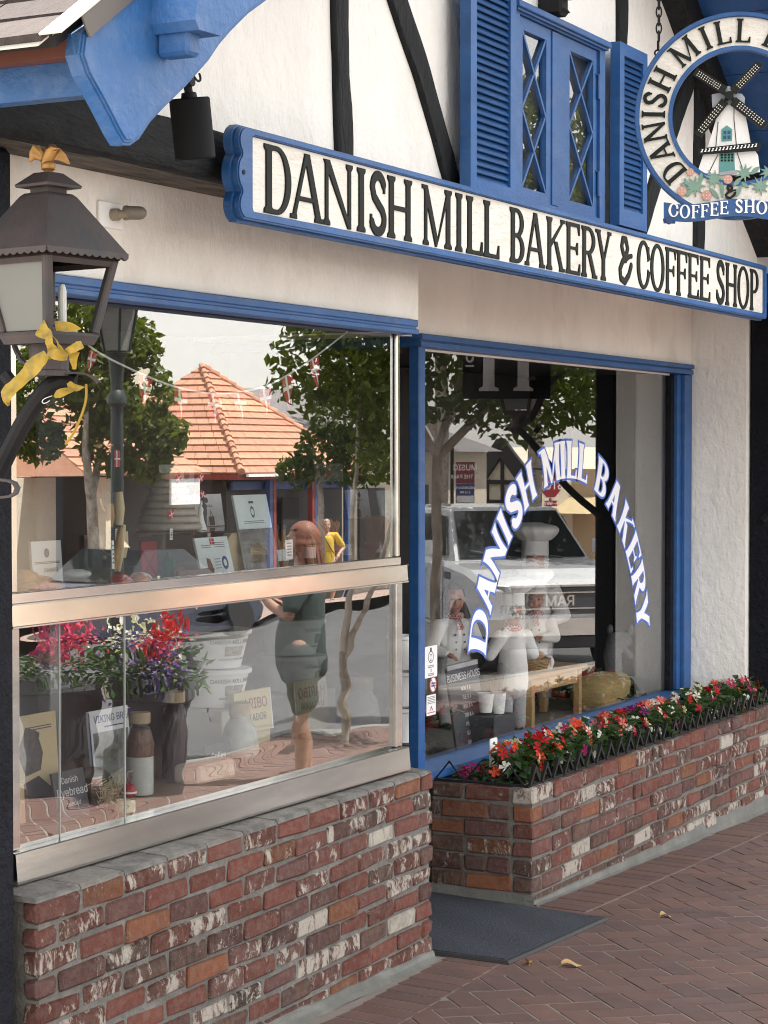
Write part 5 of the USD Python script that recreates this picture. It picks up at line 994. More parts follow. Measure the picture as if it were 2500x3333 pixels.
# ------------------------------------------------------------------ upper display: bunting, cake, cards, baskets
bu = thing('flag_bunting', 'string of small red flags with white crosses hanging behind the display glass', 'bunting'); BY = 3.47
bpts = [(4.70, 2.05), (4.784, 1.998), (5.019, 1.941), (5.189, 1.908), (5.324, 1.896), (5.429, 1.891), (5.536, 1.897), (5.724, 1.92), (5.81, 1.945), (6.002, 2.01), (6.28, 2.13)]
part(bu, 'string', MB().tube(smooth([(x, BY, z) for x, z in bpts], 50), .0032, 6), M_paper)
M_flag = mat('flag_red', (.46, .035, .055), .75, .1)
for a, b, c in (((4.776, 2.001), (4.81, 1.992), (4.758, 1.932)), ((5.016, 1.94), (5.088, 1.928), (5.035, 1.838)), ((5.205, 1.907), (5.273, 1.899), (5.23, 1.807)), ((5.39, 1.893), (5.464, 1.892), (5.423, 1.802)), ((5.536, 1.897), (5.61, 1.903), (5.586, 1.808)), ((5.697, 1.912), (5.765, 1.924), (5.733, 1.832)), ((5.84, 1.953), (5.908, 1.975), (5.876, 1.855)), ((6.020, 2.018), (6.078, 2.038), (6.070, 1.93))):
    a, b, c = map(np.array, (a, b, c)); u = b - a; k = 5; g = []
    tw = rng.uniform(-.02, .02)
    for t in np.linspace(0, 1, k + 1): g.append([(*(a + u * s + (c - (a + u * .5)) * t * 1.0 + (.5 - s) * u * t * .62)[:1], BY + .006 * math.sin(t * 4 + s * 3) + tw * t * (s - .5), (a + u * s + (c - (a + u * .5)) * t + (.5 - s) * u * t * .62)[1]) for s in (0, .40, .56, 1)])
    G = np.array(g); f = part(bu, 'flag', MB().grid(G[:, :2]).grid(G[:, 2:]), M_flag); X = np.array([[G[i, 1], G[i, 2]] for i in range(k + 1)]); h = np.array([G[1] + (G[2] - G[1]) * .55, G[2] + (G[3] - G[2]) * .15])
    part(f, 'cross', MB().grid(X).grid(h - (0, .0012, 0)), M_white)
ug = mat('display_cloth', (.30, .22, .18), .9, .2)
sh = thing('display_floor', 'wooden floor of the upper display behind the middle rail', 'shelf'); part(sh, 'board', MB().box((4.32, 3.455, 1.27), (6.55, 4.24, 1.305)), ug)
gs = thing('glass_shelf', 'glass shelf carrying the wedding cake', 'shelf'); part(gs, 'pane', MB().box((5.30, 3.62, 1.448), (6.10, 4.0, 1.454)), M_glass2)
for x in (5.34, 6.06): part(gs, 'support', MB().box((x - .01, 3.9, 1.306), (x + .01, 3.92, 1.447)), M_alu)
ck = thing('ring_cake', 'tall tower cake of stacked almond rings with little flags', 'cake', (5.634, 3.78, 1.4555)); M_cake = mat('almond_ring', (.50, .46, .40), .8, .15, 40., .6, 90.)
for i in range(8): part(ck, 'ring', MB().tube([((.098 - i * .0085) * math.cos(a), (.098 - i * .0085) * math.sin(a), .0125 + i * .0232) for a in np.linspace(0, 2 * math.pi, 25)[:-1]], .0122, 6, closed=True), M_cake, True)
for x, z, a in ((-.06, .17, .5), (.075, .17, .6), (-.08, .11, .3), (.085, .115, -.5), (-.10, .055, .3), (.03, .005, .2)):
    f = part(ck, 'flag', MB().hull([(x + .026 * (s * math.cos(a) - t * math.sin(a)) * .5 * 1.3, -.075 + dy, z + .026 * (s * math.sin(a) + t * math.cos(a)) * .5 * 1.3) for s in (-1, 1) for t in (-.75, .75) for dy in (0, .0008)]), M_flag)
    part(f, 'cross', MB().bar((x - .015 * math.cos(a), -.0765, z - .015 * math.sin(a)), (x + .015 * math.cos(a), -.0765, z + .015 * math.sin(a)), .004, .001, up=(0, 1, 0)).bar((x + .012 * math.sin(a), -.0762, z - .012 * math.cos(a)), (x - .012 * math.sin(a), -.0762, z + .012 * math.cos(a)), .004, .001, up=(0, 1, 0)), M_white)
cp = thing('wedding_couple', 'bride and groom cake figurine standing beside the ring cake', 'figurine', (5.71, 3.70, 1.4555))
part(cp, 'bride', MB().lathe([(0, 0), (.022, 0), (.012, .03), (.008, .055), (.010, .068), (.004, .078), (.0065, .084), (.006, .094), (0, .098)], 14, (-.011, 0, 0)), M_white, 40); part(cp, 'groom', bones([((.012, 0, .006), .008, (.010, 0, .05), .009), ((.010, 0, .05), .010, (.006, 0, .078), .011), ((.006, 0, .078), .007, (-.006, -.002, .07), .005), ((.004, 0, .095), .0075, (.003, 0, .099), .0075)], .004, 3), M_ink, True)
def board(name, label, cat, x0, x1, z0, z1, y, lean, m0, prints=(), thick=.008):
    """card standing with a backwards lean; prints: (material, shapely in card units 0..w, 0..h)"""
    t = thing(name, label, cat, (x0, y, z0)); w, h = x1 - x0, z1 - z0; v = np.array([0, lean, 1.]); v /= np.linalg.norm(v); n = np.array([0, -1., lean]); n /= np.linalg.norm(n); h = h / v[2]
    part(t, 'card', MB().prism(sbox(0, 0, w, h), -thick, (0, 0, 0), (1, 0, 0), v, n), m0)
    for pm, shp in prints:
        if isinstance(shp, tuple):
            m = MB(); add_text(m, shp[0], shp[3], np.array([shp[1], 0, 0]) + v * shp[2] + n * .0009, (1, 0, 0), v, n, depth=.0003); part(t, 'lettering', m, pm)
        else: part(t, 'print', MB().prism(shp, .0006, n * .0004, (1, 0, 0), v, n), pm)
    return t, v, n
lines = lambda x0, x1, zs, t=.0018: unary_union([sbox(x0, z, x1, z + t) for z in zs])
M_pale = mat('pale_blue_paper', (.62, .70, .70), .7); M_tan = mat('tan_paper', (.55, .44, .26), .8, .1); M_pb = mat('brown_print', (.17, .09, .05), .6, .2, 60.); M_pg = mat('grey_photo', (.20, .20, .19), .6, .35, 30.); M_redm = mat('barn_red', (.30, .025, .035), .6, .12)
board('menu_card', 'white menu card with small crest standing at the back behind the wedding couple', 'card', 5.925, 6.10, 1.456, 1.566, 3.86, .15, M_paper, ((M_ink, ell(.075, .09, .008, .01)), (M_ink, lines(.05, .11, (.072, .067))), (M_pb, sbox(.08, .003, .112, .033)), (M_pb, LineString([(.09, .03), (.093, .055), (.106, .03)]).buffer(.001)), (M_paper, sbox(.112, .004, .14, .03))))
board('price_board', 'tall tilted white price board with a crest at its top', 'board', 5.925, 6.142, 1.306, 1.565, 3.66, .22, M_pale, ((M_ink, ell(.105, .205, .012, .02).difference(ell(.105, .205, .006, .012))), (M_ink, sbox(.09, .235, .12, .243)), (M_ink, lines(.04, .17, (.172, .166))), (M_pg, sbox(.0, .0, .215, .15)), (M_tan, ell(.10, .06, .06, .04)), (M_paper, sbox(.03, .005, .13, .028))))
board('recipe_card', 'pale blue recipe card leaning at the front with a little flag', 'card', 5.556, 5.752, 1.306, 1.434, 3.60, .25, M_pale, ((M_ink, lines(.03, .085, (.098, .105))), (M_ink, lines(.11, .17, (.098, .105, .112))), (M_pb, Polygon([(.045, .02), (.06, .015), (.075, .035), (.065, .06), (.045, .065)])), (M_ink, lines(.09, .125, (.028, .038, .048, .058))), (M_navy, ell(.152, .045, .018, .022).difference(ell(.152, .045, .009, .012))), (M_flag, sbox(.085, .107, .112, .128)), (M_white, sbox(.093, .107, .097, .128)), (M_white, sbox(.085, .116, .112, .119))))
eb = thing('paper_bag', 'tan paper bag standing between the cards', 'bag', (5.86, 3.70, 1.306)); part(eb, 'bag', MB().hull([(x, y, z) for x, z in ((0, 0), (.19, 0), (.19, .118), (.17, .132), (.03, .132), (0, .105)) for y in (0, .03)]), M_tan)
board('framed_notice', 'white framed notice at the left end of the upper display', 'notice', 4.94, 5.087, 1.306, 1.442, 3.80, .08, M_paper, ((M_ink, ell(.073, .1, .012, .014)), (M_ink, lines(.012, .135, (.072, .068), .002)), (M_ink, ('GAMMEL', .09, .042, .012)), (M_ink, sbox(0, 0, .147, .004))))
board('crossed_barn_door', 'red wooden board with a crossed brace like a barn door', 'board', 5.433, 5.520, 1.306, 1.424, 3.75, .02, M_redm, ((mat('barn_red_dark', (.18, .012, .02), .6), unary_union([LineString([(.008, .008), (.079, .085)]), LineString([(.079, .008), (.008, .085)]), LineString([(.005, .088), (.082, .088)])]).buffer(.0035)),))
board('grey_plaque', 'grey plaque at the back above the cake', 'plaque', 5.90, 6.12, 1.597, 1.668, 4.0, 0, mat('plaque_grey', (.26, .26, .25), .7), ((M_ink, Point(.17, .035).buffer(.018)), (M_flag, Polygon([(.12, .02), (.14, .035), (.12, .05), (.1, .035)]))))
for lab, x, z, y, w, h in (('upright white price tag by the trunk like rolls', 5.06, 1.36, 3.60, .012, .085), ('small white price tag left of the red board', 5.29, 1.435, 3.75, .016, .036), ('small white price tag under the ring cake', 5.49, 1.43, 3.68, .016, .036), ('pink tinged price tag at the right end of the display', 5.91, 1.352, 3.50, .048, .066)):
    board('price_tag', lab, 'tag', x, x + w, z, z + h, y, .02, M_paper, ((M_ink, lines(w * .2, w * .8, [h * k for k in (.2, .35, .5, .65, .8)], h * .05)),), .002)
hp = thing('hanging_display_panel', 'clear panel with brown rolls strung on wire loops', 'display panel', (5.02, 3.64, 1.33)); part(hp, 'panel', MB().box((0, 0, 0), (.155, .004, .405)), M_glass2)
for z in (.24, .115): part(hp, 'wire_loop', MB().tube([(.075 + .055 * math.cos(a), -.012, z + .045 * math.sin(a)) for a in np.linspace(math.pi, 2 * math.pi, 12)], .0022, 5), M_alu)
part(hp, 'cord', MB().tube([(.075, -.012, .36), (.078, -.014, .16)], .0018, 5), M_blue); part(hp, 'red_flag_print', MB().box((.108, -.002, .335), (.136, -.001, .385)), M_flag); part(hp, 'cross_print', MB().box((.117, -.003, .335), (.1205, -.0022, .385)).box((.108, -.0028, .358), (.136, -.0021, .3615)), M_white)
for x, z, r, h, a in ((.055, .155, .013, .07, .05), (.105, .16, .017, .10, -.03), (.078, .02, .010, .13, .25), (.10, .02, .010, .14, .2), (.128, .06, .010, .08, .12)): part(hp, 'roll', MB().tube([(x, -.02, z), (x + a * h * .5, -.022, z + h * .5), (x + a * h, -.02, z + h)], [r * .7, r, r * .75], 8).noise(.003, 60), M_bread if x < .09 else M_tan, True)
def lump(name, label, cat, c, r, material, seed, amp=.25, sub=3):
    s = trimesh.creation.icosphere(sub, 1.); return solo(name, MB().add(s.vertices * r * (1 + amp * (meshkit.fbm(s.vertices * 2.2 + seed, 3, seed)[:, None] - .5)) + np.asarray(c), s.faces), material, label, cat, smooth=True)
for i, (x, y, r, lab) in enumerate(((4.53, 3.52, (.05, .04, .024), 'leftmost crusty roll behind the rail'), (4.62, 3.53, (.055, .04, .028), 'second crusty roll from the left behind the rail'), (4.70, 3.55, (.04, .035, .02), 'third crusty roll, beside the grey loaf'), (4.58, 3.56, (.05, .04, .022), 'crusty roll lying behind the first two rolls'))): lump('crusty_roll', lab, 'bread', (x, y, 1.308 + r[2] * (1 if i < 3 else 2.4)), r, M_bread, i)
lump('dark_loaf', 'dark seeded loaf in the display left of the white bun', 'bread', (4.79, 3.52, 1.328), (.055, .04, .022), mat('rye_crust', (.10, .075, .055), .8, .3, 40., .6, 90.), 8); lump('pale_bun', 'pale flour dusted bun on top of the dark loaf', 'bread', (4.83, 3.56, 1.358), (.045, .04, .014), mat('floured_bun', (.50, .50, .44), .9, .1), 9, .1)
for i, (x, c, lab) in enumerate(((4.96, M_redm, 'red and white wrapped sweet bread'), (5.06, mat('sweet_orange', (.5, .16, .05), .6, .2, 30., col2=(.7, .6, .5), mix=(.5, .55)), 'orange and white wrapped sweet bread'))): lump('wrapped_bread', lab + ' behind the rail', 'bread', (x, 3.50, 1.33), (.042, .035, .024), mat(f'wrapper_{i}', (.45, .04, .04) if i == 0 else (.5, .17, .05), .5, .2, 30., col2=(.7, .66, .6), mix=(.5, .56), ms=22.), 20 + i, .1)
for i, (x, c) in enumerate(((5.13, (.10, .20, .06)), (5.20, (.03, .16, .07)), (5.27, (.30, .34, .12)))): lump('green_marzipan', ('light green', 'deep green', 'yellow green')[i] + ' marzipan pastry in the row behind the rail', 'pastry', (x, 3.50, 1.318), (.036, .03, .013), mat(f'marzipan_{i}', c, .5, .1), 30 + i, .08)
ty = thing('wooden_tray', 'long dark wooden tray under the bottles', 'tray'); part(ty, 'tray', MB().box((5.34, 3.56, 1.306), (5.55, 3.66, 1.316), .002).box((5.34, 3.55, 1.306), (5.55, 3.559, 1.342), .002), mat('dark_wood', (.15, .07, .045), .6, .2, 12.))
gb = thing('green_bottle', 'small green bottle on the display floor', 'bottle', (5.60, 3.76, 1.306)); part(gb, 'bottle', MB().lathe([(0, 0), (.02, 0), (.02, .05), (.008, .065), (.008, .08), (0, .08)], 14), mat('green_glass', (.02, .16, .06), .25), 35); lump('yellow_gourd', 'little yellow gourd beside the green bottle', 'gourd', (5.58, 3.70, 1.324), (.03, .025, .017), mat('gourd', (.42, .30, .06), .6, .2, 20.), 40, .1)

wh = thing('wheat_bundle', 'bundle of dry wheat ears leaning at the right end of the upper display', 'wheat', (6.43, 3.60, 1.306)); q = np.random.default_rng(4); m, e = MB(), MB()
for i in range(130):
    a, r = q.uniform(0, 6.28), q.uniform(0, .035); tip = np.array([r * 1.3 * math.cos(a) - .075, r * 1.3 * math.sin(a), q.uniform(.10, .14)]); m.tube([(r * .8 * math.cos(a) + .02, r * .8 * math.sin(a), 0), tip * (.35, .5, .5), tip], .0016, 4); d = tip / np.linalg.norm(tip); e.tube([tip, tip + d * .018, tip + d * .036], [.002, .005, .0015], 5)
part(wh, 'stalks', m, mat('straw', (.36, .17, .08), .8, .2, 30.)); part(wh, 'ears', e, mat('wheat_ear', (.40, .20, .09), .8, .2, 40.)); part(wh, 'tie', MB().lathe([(.03, .05), (.032, .055), (.032, .062), (.03, .066)], 12, (-.018, 0, 0)), M_redm)
for i, (x, c) in enumerate(((6.18, (.12, .05, .02)), (6.23, (.25, .13, .03)), (6.42, (.06, .07, .03)))):
    t = thing('syrup_bottle', ('brown', 'amber', 'olive green')[i] + ' syrup bottle near the wheat bundle', 'bottle', (x, 3.70, 1.306)); part(t, 'bottle', MB().lathe([(0, 0), (.019, 0), (.02, .004), (.02, .085), (.009, .11), (.009, .135), (0, .136)], 16), mat(f'syrup_{i}', c, .15, .1), 40); part(t, 'cap', MB().lathe([(0, .1365), (.011, .1365), (.011, .15), (0, .151)], 12), M_ink, 35); part(t, 'label', MB().lathe([(.0203, .025), (.0206, .025), (.0206, .065), (.0203, .065)], 16), M_paper, 40)
# ------------------------------------------------------------------ lower display
LZ_ = .652
lf_ = thing('lower_display_floor', 'wooden floor of the lower display', 'shelf'); part(lf_, 'board', MB().box((4.32, 3.452, .60), (6.55, 4.24, LZ_)), mat('shelf_wood', (.24, .17, .11), .6, .15, 6., stretch=(.3, 3, 3)))
M_cork = mat('cork', (.42, .32, .20), .8, .15, 40., .3, 90.); M_cinn = mat('cinnamon', (.16, .075, .04), .9, .3, 60., .5, 120.); M_sugar = mat('sugar', (.62, .60, .56), .9, .08, 30.)
M_clear = glass('jar_glass', .04, (.93, .95, .95))
b1 = thing('layered_bottle', 'glass bottle layered with brown spice above white sugar, cork lid', 'bottle', (5.245, 3.63, LZ_)); OP = [(0, .001), (.040, .001), (.0425, .006), (.0425, .165), (.030, .205), (.024, .215), (.024, .222)]
part(b1, 'glass', MB().lathe([(r + .002, z) for r, z in OP[1:]], 28), M_clear, 40); part(b1, 'sugar', MB().lathe([(0, .003), (.040, .003), (.0415, .008), (.0415, .120), (0, .120)], 28), M_sugar, 40); part(b1, 'spice', MB().lathe([(0, .1205), (.0415, .1205), (.0415, .164), (.030, .203), (.0, .206)], 28), M_cinn, 40); part(b1, 'cork_lid', MB().lathe([(0, .2225), (.031, .2225), (.033, .226), (.033, .252), (.031, .256), (0, .256)], 24), M_cork, 35)
b2 = thing('dark_bottle', 'tall dark syrup bottle with a pale lid', 'bottle', (5.575, 3.72, LZ_)); part(b2, 'bottle', MB().lathe([(0, 0), (.040, 0), (.043, .005), (.043, .19), (.028, .235), (.024, .245), (0, .246)], 28), mat('dark_syrup', (.020, .012, .010), .12, .1), 40); part(b2, 'lid', MB().lathe([(0, .247), (.031, .247), (.033, .25), (.033, .282), (0, .285)], 24), M_cork, 35)
b3 = thing('cork_jar', 'squat glass jar with a big cork beside the yellow box', 'jar', (6.10, 3.80, LZ_)); part(b3, 'jar', MB().lathe([(0, 0), (.06, 0), (.07, .02), (.055, .10), (.035, .13), (.035, .14), (0, .14)], 24), mat('hazy_jar', (.42, .42, .38), .25, .2, 20.), 40); part(b3, 'cork', MB().lathe([(0, .141), (.038, .141), (.04, .185), (0, .187)], 20), M_cork, 35)
board('viking_bread_poster', 'white bread poster with blue edge leaning behind the layered bottle', 'poster', 5.187, 5.40, LZ_, .905, 3.76, .10, M_paper, ((M_navy, ('VIKING BREAD', .135, .215, .022)), (M_navy, lines(.08, .19, (.198,), .004)), (M_pg, sbox(.018, .0, .205, .185)), (mat('loaf_photo', (.30, .27, .22), .7, .4, 50.), Polygon([(.03, .11), (.08, .165), (.14, .17), (.17, .13), (.11, .085)])), (M_sugar, Polygon([(.02, .01), (.2, .01), (.2, .07), (.1, .05), (.02, .06)])), (M_navy, sbox(0, 0, .006, .25))))
board('rye_bread_poster', 'tan poster with a dark rye loaf picture at the left end of the lower display', 'poster', 4.66, 4.855, LZ_, .955, 3.64, .06, M_tan, ((M_ink, lines(.06, .17, (.265, .258), .003)), (M_ink, sbox(.095, .235, .112, .25)), (mat('rye_photo', (.085, .07, .06), .8, .5, 60.), Polygon([(.01, .2), (.05, .27), (.1, .255), (.125, .19), (.11, .14), (.04, .13)])), (mat('rye_photo_dark', (.03, .025, .024), .8, .4, 40.), Polygon([(.03, .0), (.03, .11), (.1, .125), (.15, .09), (.19, .1), (.19, 0)]))))
def tub(x, y, z, lab):
    t = thing('white_tub', lab, 'tub', (x, y, z)); part(t, 'tub', MB().lathe([(0, 0), (.095, 0), (.125, .118), (.135, .120), (.137, .128), (.135, .136), (.0, .138)], 30), M_white, 35); m = MB()
    for z_, s, k in ((.09, 'DANISH MILL BAKERY', .014), (.03, 'DANISH BUTTER COOKIES', .007)):
        a = meshkit.text_mesh(s, k, .0004); p = a.vertices; L = p[:, 0].max(); r = .095 + .03 * z_ / .118 + .0012; th = (p[:, 0] - L / 2) / r - math.pi / 2 - .25; zz = z_ + p[:, 1]; r2 = .095 + .03 * zz / .118 + .0012 + p[:, 2]; m.add(np.stack([r2 * np.cos(th), r2 * np.sin(th), zz], 1), a.faces)
    part(t, 'print', m, M_ink); m = MB(); g = [[((.095 + .03 * z_ / .118 + .0012) * math.cos(a), (.095 + .03 * z_ / .118 + .0012) * math.sin(a), z_) for z_ in np.linspace(.045, .08, 4)] for a in np.linspace(-math.pi / 2 - .65, -math.pi / 2 + .1, 9)]; part(t, 'picture', m.grid(g), mat('tub_picture', (.35, .31, .27), .6, .5, 70.)); return t
tub(6.28, 4.02, LZ_ + .145, 'lower white bakery tub of the stack of two'); tub(6.28, 4.02, LZ_ + .285, 'upper white bakery tub of the stack of two')
cr = thing('crate', 'pale crate under the stacked tubs', 'crate'); part(cr, 'crate', MB().box((6.14, 3.90, LZ_), (6.45, 4.15, LZ_ + .143), .004), mat('pale_crate', (.45, .40, .33), .8))
t, v, n = board('candy_box', 'yellow candy box lid with red and black lettering', 'box', 6.22, 6.47, .70, .85, 3.885, .1, mat('candy_yellow', (.60, .50, .30), .6, .05), ((M_redm, ('HARIBO', .118, .085, .038)), (M_ink, ('MATADOR', .118, .040, .026)), (M_paper, sbox(.243, 0, .25, .15))), .03); part(t, 'foot', MB().box((.02, .002, -.047), (.23, .03, -.001)), M_tan)
board('chalk_card', 'black chalk card with white handwriting beside the rye loaf', 'card', 4.735, 4.885, LZ_, .79, 3.555, .2, M_ink, ((M_chalk, ('Danish', .075, .105, .018)), (M_chalk, ('Ryebread', .08, .068, .024)), (M_chalk, ('seeded', .08, .038, .014))))
lump('rye_loaf', 'cut round dark rye loaf on the lower display floor', 'bread', (5.03, 3.66, LZ_ + .055), (.085, .06, .058), mat('rye_loaf_crust', (.075, .05, .035), .85, .35, 30., .5, 70.), 60, .12)
m = MB(); q = np.random.default_rng(9)
for i in range(120): a = q.uniform(-1, 1); c = np.array([4.99 + q.normal(0, .03), 3.56 + q.normal(0, .012), LZ_ + .02 + abs(q.normal(0, .025))]); m.tube([c, c + (.03 * math.cos(a * 2), .006, .03 * math.sin(a * 2)), c + (.06 * math.cos(a), .01, .05 * math.sin(a))], .0013, 4)
solo('paper_shavings', m, mat('shavings', (.52, .42, .26), .9, .2, 30.), 'heap of straw coloured paper shavings in front of the rye loaf', 'shavings', kind=None)
go = thing('red_ornament', 'round red ornament with a white belt and two little crossed feelers', 'ornament', (5.03, 3.52, LZ_ + .03)); part(go, 'ball', MB().sph((0, 0, .022), .022, 3).lathe([(0, -.029), (.008, -.029), (.008, .004), (0, .004)], 10), mat('lacquer_red', (.42, .02, .03), .25), True); part(go, 'belt', MB().lathe([(.0218, .015), (.0228, .015), (.0228, .021), (.0218, .021)], 24), M_white)
for s in (-1, 1): part(go, 'feeler', MB().tube([(s * .004, 0, .043), (s * .010, 0, .062)], .0014, 5).bar((s * .010 - .006, -.002, .063), (s * .010 + .006, -.002, .063), .002, .001).bar((s * .010, -.002, .057), (s * .010, -.002, .070), .002, .001, up=(0, 1, 0)), M_redm)
lc = thing('lace_roll', 'small roll of pale green lace ribbon in front of the loaf', 'ribbon', (4.98, 3.50, LZ_)); part(lc, 'roll', MB().lathe([(0, .0), (.030, .0), (.030, .034), (.026, .034), (.026, .002), (.018, .002), (.018, .034), (0, .034)], 22), mat('lace', (.45, .50, .36), .9, .2, 60.), 40)
board('coffee_card', 'clear brown card with the handwritten word for coffee', 'card', 5.74, 5.90, LZ_, .735, 3.70, .15, M_brown, ((M_chalk, ('Coffee', .075, .035, .020)),)); pbx = thing('sugar_packet', 'translucent pale packet lying on the lower display floor', 'packet'); part(pbx, 'packet', MB().box((5.47, 3.56, LZ_ + .001), (5.69, 3.66, LZ_ + .06), .01).noise(.006, 30), mat('pale_packet', (.42, .36, .28), .7, .2, 30.))
dpst = thing('inner_post', 'dark blue black post standing inside the upper display', 'post'); part(dpst, 'post', MB().box((5.09, 3.9, 1.306), (5.225, 4.0, 2.14), .006), mat('navy_post', (.012, .016, .03), .5)); wpst = thing('inner_post', 'pale grey post inside the lower display', 'post'); part(wpst, 'leg', MB().box((5.15, 3.9, LZ_ + .001), (5.21, 3.95, 1.25), .003), mat('pale_grey', (.32, .33, .32), .6))
# ------------------------------------------------------------------ across the street, seen only as reflections in the panes
M_bark = mat('bark', (.22, .18, .14), .95, .3, 14., .8, 30., col2=(.34, .31, .27), mix=(.45, .6), ms=9., stretch=(1, 1, .5))
M_bark2 = mat('pale_bark', (.36, .32, .26), .9, .2, 8., .4, 30., col2=(.22, .19, .15), mix=(.5, .6))
L1 = leafmat('leaf_bright', (.150, .200, .030), .45, .45); L2 = leafmat('leaf_mid', (.105, .155, .032), .45, .45); L3 = leafmat('leaf_dark', (.065, .105, .03), .4, .4)
def tree(name, label, x, y, limbs, blobs, n, size, lm, bm, seed):
    """limbs: lists of (dx, dy, z, r); blobs: (dx, dy, z, rx, rz)"""
    q = np.random.default_rng(seed); g = grd(x, y); t = thing(name, label, 'tree', (x, y, g)); m = MB()
    for L in limbs: P = smooth([p[:3] for p in L], 14); r = np.interp(np.linspace(0, 1, 14), np.linspace(0, 1, len(L)), [p[3] for p in L]); m.tube(P, r, 8)
    part(t, 'trunk', m.noise(.03, 3, seed), bm, True)
    B = np.array(blobs); w = B[:, 3] ** 2; k = q.choice(len(B), n, p=w / w.sum()); d = q.normal(0, 1, (n, 3)); d /= np.linalg.norm(d, axis=1, keepdims=True); rr = q.uniform(.35, 1.08, n) ** .6
    c = B[k, :3] + d * rr[:, None] * np.stack([B[k, 3], B[k, 3], B[k, 4]], 1); keep = meshkit.noise(c * 1.7 + seed, seed) > .30; c = c[keep]; n = len(c)
    a = q.normal(0, 1, (n, 3)); a /= np.linalg.norm(a, axis=1, keepdims=True); b = np.cross(a, q.normal(0, 1, (n, 3))); b /= np.linalg.norm(b, axis=1, keepdims=True); s = size * q.uniform(.6, 1.3, (n, 1)); nn = np.cross(a, b)
    V = np.stack([c - a * s, c + b * s * .55 + nn * s * .2, c + a * s, c - b * s * .55 + nn * s * .2], 1).reshape(-1, 3); i = np.arange(n)[:, None] * 4
    part(t, 'crown', MB().add(V, np.vstack([i + [0, 1, 2], i + [0, 2, 3]])), lm); return t
tree('street_tree', 'small leafy street tree with a twisting trunk across the street', 27.9, -13.4, [[(0, 0, -.05, .11), (.03, 0, 1.2, .10), (-.05, 0, 2.2, .09)], [(-.05, 0, 2.1, .085), (-.5, .2, 3.0, .06), (-.4, .2, 3.8, .03)], [(-.05, 0, 2.1, .08), (.4, -.1, 2.9, .06), (.5, -.2, 3.9, .03)]],
     [(-0.37, -0.71, 3.9, 0.7, 0.8), (0.05, 0.09, 4.1, 0.75, 0.8), (0.37, 0.71, 3.7, 0.65, 0.65), (-0.05, -0.09, 4.9, 0.65, 0.55), (0.26, 0.49, 4.6, 0.6, 0.55), (0.54, 1.02, 3.2, 0.45, 0.45), (-0.42, -0.80, 3.1, 0.45, 0.45), (0.14, 0.27, 3.0, 0.55, 0.5), (0.42, 0.80, 2.7, 0.4, 0.35)], 8500, .085, L1, M_bark, 1)
tree('street_tree', 'bright leaved kerb tree with a fan of pale branches', 13.1, -.42, [[(0, 0, -.05, .04), (0, 0, .7, .035)], [(0, 0, .6, .028), (.02, .05, 1.6, .02), (.05, .1, 2.6, .012)], [(0, 0, .6, .026), (.14, .26, 1.4, .02), (.25, .46, 2.3, .01)]],
     [(0.05, 0.09, 2.75, 0.42, 0.42), (0.21, 0.40, 2.45, 0.38, 0.4), (-0.10, -0.19, 2.75, 0.36, 0.38), (0.00, 0.00, 3.2, 0.5, 0.4), (0.28, 0.53, 2.9, 0.5, 0.5), (0.14, 0.27, 2.15, 0.28, 0.25), (0.42, 0.80, 2.6, 0.5, 0.5), (0.23, 0.44, 3.5, 0.6, 0.5)], 6500, .042, L1, M_bark2, 2)
tree('street_tree', 'dark bushy tree in front of the tiled roof', 33.4, -12.2, [[(0, 0, -.05, .09), (.05, 0, 1.6, .07), (0, 0, 2.8, .05)]], [(0.05, 0.09, 3.0, 0.6, 0.6), (0.26, 0.49, 3.7, 0.7, 0.7), (-0.21, -0.40, 2.65, 0.38, 0.35), (0.35, 0.66, 2.8, 0.6, 0.5), (0.28, 0.53, 4.5, 0.6, 0.6), (0.47, 0.88, 4.2, 0.7, 0.7)], 4600, .075, L2, M_bark, 3)
for i, (x, y, h, r, lab) in enumerate(((57, -31.5, 6.1, 1.9, 'far dark tree left of the roof peak'), (59.5, -28.6, 6.3, 2.0, 'far dark tree right of the roof peak'), (52, -36, 7.0, 2.4, 'far tree at the left behind the tiled roof'), (64, -25.5, 6.0, 2.2, 'far tree closing the street view'), (70, -29, 5.5, 2.6, 'farthest dark tree beyond the gabled house'))):
    tree('background_tree', lab, x, y, [[(0, 0, -.1, .25), (0, 0, h * .55, .15)]], [(0, 0, h * .62, r, r * .9), (r * .6, r * .3, h * .5, r * .7, r * .6), (-r * .6, -r * .2, h * .55, r * .7, r * .6), (.2, 0, h * .86, r * .6, r * .6)], 4200, .17, (L3, L3, L2, L2, L3)[i], M_bark, 10 + i)
tree('street_tree', 'wide shady street tree at the kerb between the shop and the truck', 16.9, -.4, [[(0, 0, -.05, .055), (.03, .02, 1.4, .05), (0, .05, 2.3, .05)], [(0, .05, 2.2, .045), (.5, .9, 3.2, .03), (.8, 1.5, 3.9, .02)], [(0, .05, 2.2, .04), (-.4, -.4, 3.2, .03), (-.6, -.9, 4.0, .02)], [(0, .05, 2.3, .04), (.3, .4, 3.6, .025)]],
     [(0.05, 0.09, 3.0, 0.55, 0.5), (0.37, 0.71, 2.8, 0.6, 0.5), (0.70, 1.33, 2.9, 0.6, 0.5), (1.03, 1.94, 3.2, 0.6, 0.55), (-0.23, -0.44, 3.3, 0.7, 0.7), (0.19, 0.35, 3.8, 0.9, 0.7), (0.61, 1.15, 3.8, 0.9, 0.7), (0.23, 0.44, 4.6, 0.9, 0.6)], 9000, .055, L2, M_bark, 4)
